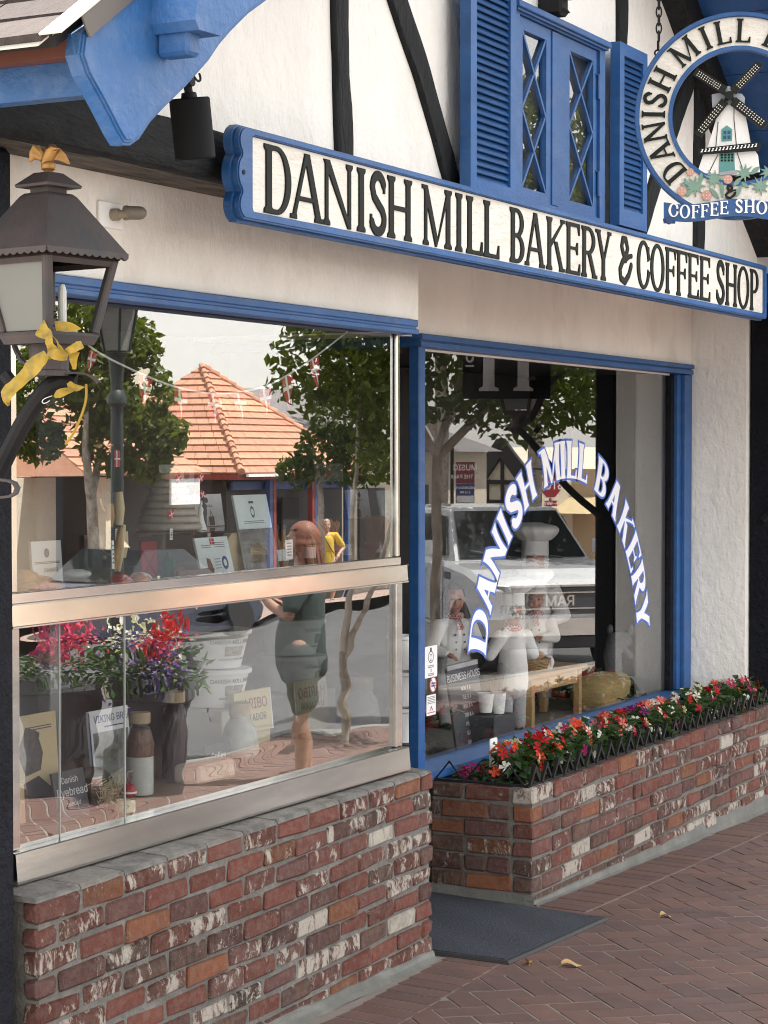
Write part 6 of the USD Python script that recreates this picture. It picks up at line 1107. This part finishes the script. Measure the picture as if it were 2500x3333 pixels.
tree('street_tree', 'second kerb tree shading the truck', 24.6, -.7, [[(0, 0, -.05, .08), (.03, .02, 1.6, .07), (0, .05, 2.6, .06)], [(0, .05, 2.5, .05), (.5, .9, 3.6, .03)], [(0, .05, 2.5, .05), (-.8, -.8, 3.6, .03)]],
     [(0.00, 0.00, 3.6, 1.2, 0.8), (-0.47, -0.88, 3.7, 1.0, 0.8), (0.47, 0.88, 3.8, 1.0, 0.8), (0.00, 0.00, 4.8, 1.3, 0.9), (-0.75, -1.41, 4.4, 0.9, 0.7)], 8000, .08, L2, M_bark, 33)
tree('street_tree', 'big street tree at the kerb to the left of the shop front', 1.2, -1.4, [[(0, 0, -.05, .18), (0, 0, 1.8, .15), (.1, 0, 3.4, .1)]], [(0, 0, 4.2, 2.2, 1.2), (1.6, .8, 4.8, 1.7, 1.1), (-1.6, -.5, 4.6, 1.7, 1.2), (0, .5, 6.0, 1.9, 1.3), (1.2, -1.2, 5.2, 1.5, 1.2), (2.4, -.4, 4.2, 1.1, .7)], 16000, .1, L2, M_bark, 31)
tree('tall_tree', 'tall gum tree rising behind the street across from the bakery', 45.5, -14.6, [[(0, 0, -.1, .25), (.2, .1, 4, .2), (.1, 0, 8, .1)], [(.2, .1, 4, .13), (1.2, 1.4, 7, .06)], [(.2, .1, 3.6, .13), (-1., -1.2, 6.6, .06)]],
     [(0, 0, 9.2, 1.9, 1.7), (1.1, 1.6, 7.4, 1.6, 1.5), (-.9, -1.2, 7.0, 1.4, 1.3), (.3, .6, 11.2, 1.5, 1.3), (1.4, 2.4, 9.6, 1.5, 1.4), (.6, 1.4, 5.6, 1.2, 1.0), (-.6, -.6, 10.4, 1.2, 1.2)], 11000, .13, L2, M_bark2, 21)
tree('tall_tree', 'second tall gum tree standing beside the first', 50.5, -14.2, [[(0, 0, -.1, .25), (-.1, .1, 4, .2), (.1, 0, 8, .1)]],
     [(0, 0, 8.2, 1.9, 1.7), (.9, 1.8, 7.0, 1.6, 1.5), (.3, .6, 10.6, 1.6, 1.5), (1.2, 2.2, 9.2, 1.6, 1.4)], 7000, .14, L1, M_bark2, 22)
# the building with the orange tiled roof
tr = thing('tiled_roof_building', 'low shop across the street under a steep orange tiled roof', 'building'); M_tile = [mat(f'roof_tile_{k}', c, .8, .12, 3., .3, 20., rnd=.06) for k, c in enumerate(((.46, .235, .15), (.42, .21, .14), (.50, .27, .17)))]
def tiled(holder, e0, e1, t0, t1, rows, th=.045, name='tile_row'):
    e0, e1, t0, t1 = (np.asarray(p, float) for p in (e0, e1, t0, t1)); n = np.cross(e1 - e0, t0 - e0 if np.linalg.norm(t0 - e0) > .1 else t1 - e0); n /= np.linalg.norm(n); n = n if n[2] > 0 else -n
    for i in range(rows):
        a, b = i / rows, min(1, (i + 1.12) / rows); L = lambda s: (e0 + (t0 - e0) * s, e1 + (t1 - e1) * s); (p, q), (r, s) = L(a), L(b); w = np.linalg.norm(q - p); k = max(1, int(w / .33))
        m = MB()
        for j in range(k):
            u0, u1 = (j + .02) / k, (j + .98) / k; o = rng.uniform(0, .008); m.hull([x + n * h for x, h in ((p + (q - p) * u0, th + o), (p + (q - p) * u1, th + o), (p + (q - p) * u0, .0), (p + (q - p) * u1, 0.), (r + (s - r) * u0, .012), (r + (s - r) * u1, .012), (r + (s - r) * u0, -.01), (r + (s - r) * u1, -.01))])
        part(holder, name, m, M_tile[rng.integers(3)])
ez = 1.32; AP = (38.4, -18.06, 3.66); A0, A1, A2, A3 = (35.76, -15.39, ez), (41.1, -15.39, ez), (35.76, -20.7, ez), (41.1, -20.7, ez)
rf = part(tr, 'roof', MB().hull([A0, A1, A2, A3, np.array(AP) - (0, 0, .03)]), M_tile[1]); tiled(rf, A0, A1, AP, AP, 16); tiled(rf, A2, A0, AP, AP, 16); tiled(rf, A1, A3, AP, AP, 12)
for p in (A0, A1):
    for i in range(20): a, b = np.array(p) + (np.array(AP) - p) * (i / 20), np.array(p) + (np.array(AP) - p) * ((i + 1.1) / 20); part(rf, 'hip_tile', MB().tube([a + (0, 0, .05), b + (0, 0, .03)], [.085, .06], 8), M_tile[i % 3])
M_shop = mat('shop_dark', (.035, .032, .032), .5, .2); M_rpost = mat('red_post', (.20, .035, .025), .5); M_bpost = mat('blue_band', (.04, .07, .20), .5); M_cream = mat('cream_wall', (.62, .57, .46), .85, .06); gz_ = grd(38, -16)
part(tr, 'wall', MB().box((36.0, -20.4, -2), (40.9, -15.9, ez)), M_shop); part(tr, 'fascia', MB().box((35.7, -15.5, ez - .12), (41.2, -15.42, ez - .005)).box((35.72, -20.7, ez - .12), (35.8, -15.51, ez - .005)), M_rpost); part(tr, 'gutter', MB().box((35.9, -15.36, ez - .06), (37.6, -15.30, ez)), M_white); part(tr, 'blue_band', MB().box((36, -15.8, .98), (41, -15.75, 1.16)), M_bpost)
for x, c in ((37.2, M_bpost), (37.35, M_rpost), (39.1, M_bpost), (39.0, M_rpost), (40.6, M_bpost)): part(tr, 'post', MB().box((x, -15.7, -1.8), (x + .12, -15.58, ez - .12)), c)
part(tr, 'doorway', MB().box((38.0, -15.79, -1.6), (38.7, -15.74, .8)), M_dark)
lo = thing('lean_to_roof_shop', 'low tiled porch at the left of the steep orange roof', 'building'); E0, E1, T0, T1 = (30.2, -15.2, 1.33), (34.3, -15.2, 1.33), (31.0, -17.8, 2.75), (33.9, -17.8, 2.75)
rf = part(lo, 'roof', MB().hull([E0, E1, T0, T1, (30.2, -17.8, 1.3), (34.3, -17.8, 1.3)]), M_tile[0]); tiled(rf, E0, E1, T0, T1, 9); part(lo, 'wall', MB().box((31.9, -17.7, -2), (34.2, -16.2, 1.29)), M_shop); part(lo, 'pillar', MB().box((31.2, -15.9, -1.8), (31.55, -15.5, 1.3)), M_cream); part(lo, 'side_wall', MB().box((29.6, -18.5, -1.8), (31.15, -16.6, 1.29)), M_cream)
part(lo, 'buttress', MB().hull([(31.56, -15.6, -1.6), (32.5, -15.6, -1.6), (31.56, -15.6, .35), (32.5, -15.6, -.3), (31.56, -15.9, -1.6), (32.5, -15.9, -1.6), (31.56, -15.9, .35), (32.5, -15.9, -.3)]), M_cream); part(lo, 'sign_board', MB().box((33.0, -15.3, .75), (34.0, -15.25, 1.25)), M_paper)
wb = thing('white_red_building', 'white building with red timber bands at the left end of the street view', 'building'); part(wb, 'wall', MB().box((30, -28, -2.2), (44, -23.2, 4.)), M_cream)
for z in (.75, 1.05, 1.75): part(wb, 'band', MB().box((30, -23.19, z), (44, -23.12, z + .14)), M_rpost)
for x in (36.5, 38.2, 40.2, 42): part(wb, 'window', MB().box((x, -23.18, -.6), (x + 1.2, -23.14, .6)), M_shop)
cw_ = thing('cream_side_building', 'cream rendered building beyond the street trees', 'building'); part(cw_, 'wall', MB().box((42.5, -24, -2.2), (54, -17.2, 1.8)), M_cream); part(cw_, 'roof', MB().hull([(42.2, -24.3, 1.81), (54.3, -24.3, 1.81), (42.2, -16.8, 1.81), (54.3, -16.8, 1.81), (44, -20.6, 3.4), (52, -20.6, 3.4)]), mat('grey_roof', (.16, .15, .15), .9, .2))
for x in (44, 46.4, 48.8): part(cw_, 'window', MB().box((x, -17.19, -.9), (x + 1.3, -17.12, .9)), M_shop)
gh = thing('gabled_house', 'half timbered gabled house far behind the truck', 'building', (68.3, -23.2, 0), math.radians(20)); part(gh, 'wall', MB().prism(Polygon([(-1.3, -3), (1.3, -3), (1.3, .75), (0, 2.0), (-1.3, .75)]), 5, (0, 0, 0), (0, 1, 0), (0, 0, 1), (1, 0, 0)), M_cream)
part(gh, 'timber', MB().bar((-.04, -1.3, .72), (-.04, 1.3, .72), .06, .16).bar((-.04, -1.3, .0), (-.04, 1.3, .0), .06, .16).bar((-.045, 0, .0), (-.045, 0, 1.9), .06, .14).bar((-.05, .8, -2), (-.05, .8, .72), .06, .14).bar((-.05, -.8, -2), (-.05, -.8, .72), .06, .14), M_black); part(gh, 'roof', MB().bar((-.1, -1.7, .35), (-.1, .05, 2.1), .6, .14, up=(1, 0, 0)).bar((-.1, 1.7, .35), (-.1, -.05, 2.1), .6, .14, up=(1, 0, 0)), M_dark)
fb = thing('far_tan_building', 'tan building with awnings far down the street', 'building'); part(fb, 'wall', MB().box((70, -40, -4), (96, -20, 1.2)), mat('tan_wall', (.40, .30, .20), .9, .1)); part(fb, 'awning', MB().hull([(69.9, -30, .2), (69.9, -20, .2), (68.8, -30, -.4), (68.8, -20, -.4), (69.9, -30, .1), (69.9, -20, .1)]), M_tan)
eb_ = thing('end_building', 'long grey building closing the far end of the street', 'building'); part(eb_, 'wall', MB().box((95, -30, -5), (100, 12, 2.)), mat('grey_wall', (.30, .28, .25), .9, .1))
# stop sign, banner
M_stop = mat('stop_red', (.30, .02, .03), .5); ss = thing('stop_sign', 'red octagonal stop sign with a small plate below', 'traffic sign', (55.3, -15.76, 0), math.radians(217)); s_ = -1
part(ss, 'post', MB().box((-.03, .02, -2.2), (.03, .06, 1.2)), M_grey); part(ss, 'face', MB().prism(Polygon(arc(0, .83, .40, .40, 22.5, 382.5, 9)[:-1]), .01, (0, 0, 0)), M_white); part(ss, 'red_field', MB().prism(Polygon(arc(0, .83, .375, .375, 22.5, 382.5, 9)[:-1]), .004, (0, -.005, 0)), M_stop); m = MB(); add_text(m, 'STOP', .24, (0, -.0055, .71), U, V_, N_, True); part(ss, 'lettering', m, M_white)
part(ss, 'small_plate', MB().box((-.21, -.004, .22), (.21, .006, .38)), M_stop); m = MB(); add_text(m, '4-WAY', .09, (0, -.0045, .255), U, V_, N_, True); part(ss, 'small_lettering', m, M_white)
mb2 = thing('street_banner', 'red and dark street banner on a black pole', 'banner', (49.7, -15.8, 0), math.radians(217)); part(mb2, 'pole', MB().tube([(.36, .05, -2.2), (.36, .05, 2.2)], .05, 8), M_black); part(mb2, 'cloth', MB().box((-.27, 0, .95), (.27, .01, 1.52)), mat('banner_red', (.22, .02, .04), .7)); part(mb2, 'lower_cloth', MB().box((-.27, 0, .42), (.27, .01, .945)), M_navy); part(mb2, 'lower_panel', MB().box((-.25, -.004, .44), (.25, -.0005, .62)), M_paper); m = MB()
for s, z, h in (('MUSIC', 1.30, .15), ('IN THE PARK', 1.08, .10), ('WEDNESDAYS', .80, .06), ('5-8 PM', .68, .06)): add_text(m, s, h, (0, -.0035, z), U, V_, N_, True)
part(mb2, 'lettering', m, M_white)
# black hanging board and second lantern under the jetty, reflected in the picture window
hb2 = thing('black_hanging_board', 'black hanging board with tall white letters under the jetty', 'sign', (10.95, 3.05, 0), math.radians(242)); part(hb2, 'board', MB().box((-.255, -.012, 2.03), (.255, .012, 2.42), .003), M_blackpost); m = MB()
for c, x, w in (('I', -.17, .5), ('T', .0, .6), ('I', .03, .5)):
    if c == 'I': m.prism(affinity.translate(affinity.scale(glyph('I', w, .22, sf=.05, se=.08), .30, .30, origin=(0, 0)), x, 2.075), .004, (0, -.017, 0))
m.prism(ell(.215, 2.27, .025, .03).difference(ell(.215, 2.27, .012, .018)).union(sbox(.19, 2.215, .24, 2.226)), .004, (0, -.017, 0)); part(hb2, 'lettering', m, M_white); part(hb2, 'hanger', MB().tube([(-.2, 0, 2.42), (-.2, 0, 2.48)], .006, 6).tube([(.2, 0, 2.42), (.2, 0, 2.48)], .006, 6), M_black)
copy(la, (11.11, 3.06, -.02), LZ, 'second brown metal lantern on the far corner post')
# street lamp at the kerb
sl_ = thing('street_lamp', 'dark green street lamp with a four sided lantern at the kerb', 'street lamp', (10.13, -.33, grd(10.1, -.33))); M_dgreen = mat('dark_green_iron', (.018, .030, .030), .45); part(sl_, 'post', MB().lathe([(0, 0), (.09, 0), (.09, .25), (.05, .3), (.042, .4), (.038, 2.3), (.06, 2.32), (.06, 2.36), (.035, 2.4), (.05, 2.6), (.085, 2.62), (0, 2.63)], 16), M_dgreen, 35)
for i in range(4): a = math.pi / 4 + i * math.pi / 2; part(sl_, 'bar', MB().bar((.075 * math.cos(a), .075 * math.sin(a), 2.63), (.125 * math.cos(a), .125 * math.sin(a), 2.90), .014), M_dgreen); b = a + math.pi / 2; part(sl_, 'pane', MB().hull([(r * math.cos(t), r * math.sin(t), z) for t in (a, b) for r, z in ((.072, 2.635), (.069, 2.635), (.12, 2.895), (.117, 2.895))]), M_frost)
part(sl_, 'cap', MB().lathe([(.16, 2.90), (.165, 2.91), (.08, 3.0), (.03, 3.03), (.03, 3.06), (0, 3.08)], 4), M_dgreen)
# flower tubs at the kerb
PMs = {'pink': FM['pink'], 'red': FM['red'], 'white': FM['white'], 'violet': leafmat('petal_violet', (.14, .09, .38), .25, .3), 'magenta': FM['magenta'], 'orange': FM['orange']}
for lab, x, y, mix_ in (('kerbside flower tub with tall pink and magenta spikes', 9.52, -.30, (('pink', -.12, .1, .16), ('magenta', .0, .12, .18), ('pink', .12, .0, .1), ('violet', .1, -.05, .1))), ('kerbside flower tub with red, white and violet flowers', 9.86, .10, (('red', -.2, .14, .12), ('pink', -.1, .02, .12), ('white', .16, .05, .26), ('violet', .12, -.08, .26), ('violet', -.14, -.1, .2), ('orange', .0, -.02, .05)))):
    t = thing('flower_tub', lab, 'flower tub', (x, y, grd(x, y))); part(t, 'tub', MB().lathe([(0, 0), (.17, 0), (.23, .60), (.25, .62), (.24, .66), (.2, .65), (0, .62)], 22), M_ink, 35); V, Fc = [], []; q = np.random.default_rng(int(x * 100))
    for i in range(420): a = q.uniform(0, 6.28); r = .3 * math.sqrt(q.uniform()); leaf_add(V, Fc, np.array([r * math.cos(a), r * math.sin(a), .62 + q.uniform(0, .26)]), np.array([math.cos(a), math.sin(a), q.uniform(-.3, 1)]), q.normal(0, 1, 3), q.uniform(.04, .08), .014)
    part(t, 'foliage', MB().add(V, Fc), M_leaf)
    for c, du, dz, s in mix_:
        V, Fc = [], []
        for i in range(int(1300 * s)): o = np.array([du * .468 + q.normal(0, s * .5), -du * .884 + q.normal(0, s * .5), .88 + dz + q.normal(0, s * .45)]); leaf_add(V, Fc, o, q.normal(0, 1, 3), q.normal(0, 1, 3), .032, .014)
        part(t, 'blossoms', MB().add(V, Fc), PMs[c], label=c + ' blossoms')
# people
def street_person(label, x, y, f, H, top, bottom, skin, hair_m, hair, arm, short=True, extra=None):
    t = thing('person', label, 'person', (x, y, grd(x, y))); S = H / 1.72; R = lambda v: np.array([v[0] * math.cos(f) - v[1] * math.sin(f), v[0] * math.sin(f) + v[1] * math.cos(f), v[2]]) * S
    L = [(R((0, 0, 1.36)), .055 * S, R((0, 0, 1.50)), .052 * S), (R((0, 0, .95)), .12 * S, R((0, 0, 1.35)), .11 * S)]
    for s in (1, -1): L += [(R((0, s * .09, .92)), .09 * S, R((.02 * s, s * .10, .50)), .062 * S), (R((.02 * s, s * .10, .50)), .062 * S, R((-.01, s * .11, .09)), .038 * S), (R((-.01, s * .11, .07)), .038 * S, R((.15, s * .13, .035)), .028 * S)]; sh = np.array((0, s * .18, 1.38)); el, wr = (np.array(p) * (1, s, 1) for p in arm); L += [(R(sh), .052 * S, R(el), .042 * S), (R(el), .042 * S, R(wr), .03 * S)]; hand(L, R(wr), R(wr - el), -s, S)
    part(t, 'body', bones(L, .03, 6), skin, True)
    C = [(R((0, 0, 1.0)), .16 * S, R((0, 0, 1.28)), .15 * S), (R((0, .12, 1.38)), .075 * S, R((0, -.12, 1.38)), .075 * S), (R((0, 0, .82)), .17 * S, R((0, 0, 1.0)), .165 * S)]
    for s in (1, -1): sh = np.array((0, s * .18, 1.38)); el = np.array(arm[0]) * (1, s, 1); C.append((R(sh), .078 * S, R(sh + (el - sh) * .75), .068 * S))
    part(t, 'shirt', bones(C, .05, 4), top, True); part(t, 'shorts', bones([(R((0, s * .07, .88)), .125 * S, R((.02 * s, s * .10, .56 if short else .2)), .105 * S) for s in (1, -1)], .05, 4), bottom, True)
    for s in (1, -1): part(t, 'sandal', MB().hull(np.array([R((a, s * .12 + b, z)) for a in (-.07, .20) for b in (-.048, .048) for z in (.002, .02)])).hull(np.array([R((a, s * .125 + b, z)) for a in (.06, .10) for b in (-.05, .05) for z in (.01, .07)])), M_sugar)
    Rh = head(t, R((0, 0, 1.60)), f, S, skin, hair_m, hair)
    if extra: extra(t, R, Rh)
    return t
def camera_item(t, R, Rh): part(t, 'camera', MB().hull([R((a, b, c)) for a in (.27, .32) for b in (-.07, .07) for c in (1.20, 1.29)]).tube([R((.32, 0, 1.245)), R((.37, 0, 1.245))], .03, 10), M_ink)
M_olive = mat('dark_green_shirt', (.035, .055, .05), .85, .15, 6., .3, 12.); street_person('person with long red hair in dark green shirt and shorts holding a camera', 10.9, .5, math.radians(248), 1.60, M_olive, mat('dark_shorts', (.03, .045, .042), .9, .15), M_skin, mat('red_hair', (.16, .055, .03), .6, .2, 50.), 'long', ((.06, .26, 1.12), (.25, .07, 1.22)), extra=camera_item)
def strap(t, R, Rh): part(t, 'strap', flat(MB(), [R((.10, .10, 1.40)), R((.165, 0, 1.22)), R((.15, -.12, 1.02))], .03, .004), M_ink)
street_person('person in a yellow shirt with a strap bag standing across the street', 37.9, -14.6, math.radians(140), 1.78, mat('yellow_shirt', (.50, .34, .04), .85, .1), M_grey_tr, M_skin, mat('grey_hair', (.30, .28, .26), .8), 'short', ((-.04, .36, 1.14), (.14, .22, 1.0)), extra=strap)
# pickup truck, parked at an angle
M_tp = mat('truck_paint', (.52, .54, .56), .35, .02, coat=1.); M_tg = mat('tinted_glass', (.015, .017, .02), .05, spec=.8); M_chrome = mat('chrome', (.75, .76, .78), .12, metal=1.); M_tyre = mat('tyre_rubber', (.02, .02, .021), .85)
tk = thing('pickup_truck', 'white pickup truck parked nose to the kerb with a dark grille', 'pickup truck', (23.2, -2.45, grd(23.2, -2.45, -.13)), math.radians(137))
bod = MB(); W = .98
def loft(m, rings):
    for a, b in zip(rings[:-1], rings[1:]): m.hull(np.vstack([a, b]))
ringx = lambda x, zb, zt, w, c=.06: np.array([(x, y, z) for y, z in ((-w, zb + c), (-w + c * .5, zb), (w - c * .5, zb), (w, zb + c), (w, zt - c), (w - c, zt), (-w + c, zt), (-w, zt - c))])
loft(bod, [ringx(1.70, .55, 1.02, W - .10), ringx(1.62, .50, 1.14, W - .03), ringx(1.2, .48, 1.24, W), ringx(.35, .48, 1.30, W), ringx(-2.0, .48, 1.32, W), ringx(-3.9, .5, 1.32, W)])
part(tk, 'body', bod, M_tp, 30); part(tk, 'hood_bulge', MB().hull([(1.58, s * .40, 1.14) for s in (-1, 1)] + [(.5, s * .36, 1.315) for s in (-1, 1)] + [(1.5, s * .32, 1.175) for s in (-1, 1)] + [(.4, s * .5, 1.28) for s in (-1, 1)]), M_tp, 30)
cab = MB(); loft(cab, [np.array([(.42, s * .86, 1.30) for s in (-1, 1)] + [(.40, s * .86, 1.28) for s in (-1, 1)] + [(-.35, s * .70, 1.90) for s in (-1, 1)] + [(-.40, s * .62, 1.93) for s in (-1, 1)]), np.array([(-1.9, s * .9, 1.30) for s in (-1, 1)] + [(-1.75, s * .72, 1.88) for s in (-1, 1)] + [(-1.7, s * .62, 1.94) for s in (-1, 1)])]); part(tk, 'cab', cab, M_tp, 30)
part(tk, 'wiper', MB().tube([(.43, -.5, 1.33), (.36, .1, 1.42)], .01, 5).tube([(.43, .1, 1.33), (.36, .65, 1.42)], .01, 5), M_ink); part(tk, 'windshield', MB().hull([(.40, s * .80, 1.335) for s in (-1, 1)] + [(-.30, s * .66, 1.875) for s in (-1, 1)] + [(.415, s * .80, 1.345) for s in (-1, 1)] + [(-.285, s * .66, 1.885) for s in (-1, 1)]), M_tg)
for s in (-1, 1):
    side = lambda x, z: (x, s * (.895 - (z - 1.3) * .29 + .012), z)
    for a in ([(.12, 1.36), (-.30, 1.82), (-.72, 1.84), (-.74, 1.36)], [(-.82, 1.36), (-.80, 1.84), (-1.5, 1.83), (-1.68, 1.36)]): part(tk, 'side_window', MB().hull([side(*p) for p in a] + [np.array(side(*p)) - (0, s * .02, 0) for p in a]), M_tg)
    part(tk, 'mirror', MB().hull([(.18 + a, s * (1.0 + b), 1.38 + c) for a in (-.05, .05) for b in (0, .22) for c in (0, .17)]), M_tp)
    part(tk, 'headlight', MB().hull([(x, s * y, z) for x, y, z in ((1.66, .62, .98), (1.66, .62, 1.08), (1.58, .95, 1.0), (1.58, .95, 1.1), (1.72, .62, .99), (1.715, .62, 1.07), (1.64, .93, 1.01), (1.64, .93, 1.09))]), M_chrome); part(tk, 'door_seam', MB().box((.28, s * .978, .56), (.30, s * .9835, 1.30)).box((-.78, s * .978, .56), (-.76, s * .9835, 1.30)).box((-.78, s * .978, .55), (.30, s * .983, .565)), M_ink); part(tk, 'arch', MB().prism(Point(1.0, .42).buffer(.47).intersection(sbox(0, .40, 2, 1.2)).union(Point(-2.75, .42).buffer(.47).intersection(sbox(-4, .40, 0, 1.2))), .012, (0, s * .976, 0), (1, 0, 0), (0, 0, 1), (0, s, 0)), M_ink); part(tk, 'fog_lamp', MB().lathe([(0, 0), (.06, 0), (.06, .02), (0, .025)], 12, (1.80, s * .68, .56), (1, 0, 0)), M_chrome); part(tk, 'fender_badge', MB().box((.35, s * .982, 1.10), (.62, s * .990, 1.18)), M_ink); part(tk, 'door_handle', MB().box((-.62, s * .98, 1.14), (-.42, s * 1.01, 1.18)), M_chrome)
    for x in (1.0, -2.75):
        w = part(tk, 'wheel', MB().lathe([(0, -.13), (.36, -.13), (.39, -.09), (.39, .09), (.36, .13), (0, .13)], 26, (x, s * .90, .39), (0, 1, 0)), M_tyre, 35); part(w, 'rim', MB().lathe([(0, .0), (.25, 0), (.25, .012), (.2, .02), (.06, .03), (0, .03)], 16, (x, s * 1.03, .39), (0, s, 0)), M_chrome)
part(tk, 'grille', MB().hull([(x, y, z) for x, z in ((1.66, .72), (1.66, 1.08)) for y in (-.60, .60)] + [(1.735, y, z) for z in (.75, 1.05) for y in (-.58, .58)]), M_ink); part(tk, 'grille_bars', MB().box((1.734, -.58, .80), (1.742, .58, .815)).box((1.734, -.58, .985), (1.742, .58, 1.0)).box((1.70, -.62, 1.06), (1.745, .62, 1.085)), M_chrome); m = MB(); add_text(m, 'RAM', .12, (1.7365, 0, .84), (0, 1, 0), (0, 0, 1), (1, 0, 0), True); part(tk, 'grille_letters', m, M_chrome); part(tk, 'bumper', MB().hull([(x, y, z) for x in (1.6, 1.80) for y in (-.9, .9) for z in (.50, .70)] + [(1.45, s * 1.0, z) for s in (-1, 1) for z in (.5, .7)]), M_chrome); part(tk, 'lower_bumper', MB().box((1.5, -.85, .34), (1.7, .85, .495), .02), M_ink)
cn = thing('traffic_cone', 'orange traffic cone near the truck', 'cone', (23.6, -1.0, grd(23.6, -1.0, -.13))); part(cn, 'cone', MB().lathe([(.16, .03), (.02, .72), (0, .72)], 18), mat('cone_orange', (.70, .10, .03), .6)); part(cn, 'base', MB().box((-.2, -.2, .0), (.2, .2, .03)), mat('cone_base', (.6, .09, .03), .7))
for i, (x, y, a, c, lab) in enumerate(((27.5, -12.0, 0, (.04, .05, .08), 'dark blue parked car across the street'), (17.5, -12.2, 0, (.30, .31, .32), 'silver parked car across the street'))):
    t = thing('parked_car', lab, 'car', (x, y, grd(x, y, -.13)), a); bm = MB(); loft(bm, [ringx(2.1, .35, .62, .78), ringx(1.9, .28, .78, .86), ringx(.9, .25, .92, .88), ringx(-1.6, .25, .95, .88), ringx(-2.15, .35, .85, .8)]); pm = mat(f'car_paint_{i}', c, .3, .02, coat=1.)
    part(t, 'body', bm, pm, 30); part(t, 'roof', MB().hull([(.85, s * .76, .92) for s in (-1, 1)] + [(.1, s * .6, 1.40) for s in (-1, 1)] + [(-1.0, s * .6, 1.42) for s in (-1, 1)] + [(-1.7, s * .74, .95) for s in (-1, 1)]), M_tg)
    for x_ in (1.3, -1.35):
        for s in (-1, 1): part(t, 'wheel', MB().lathe([(0, -.1), (.3, -.1), (.32, 0), (.3, .1), (0, .1)], 20, (x_, s * .80, .32), (0, 1, 0)), M_tyre)
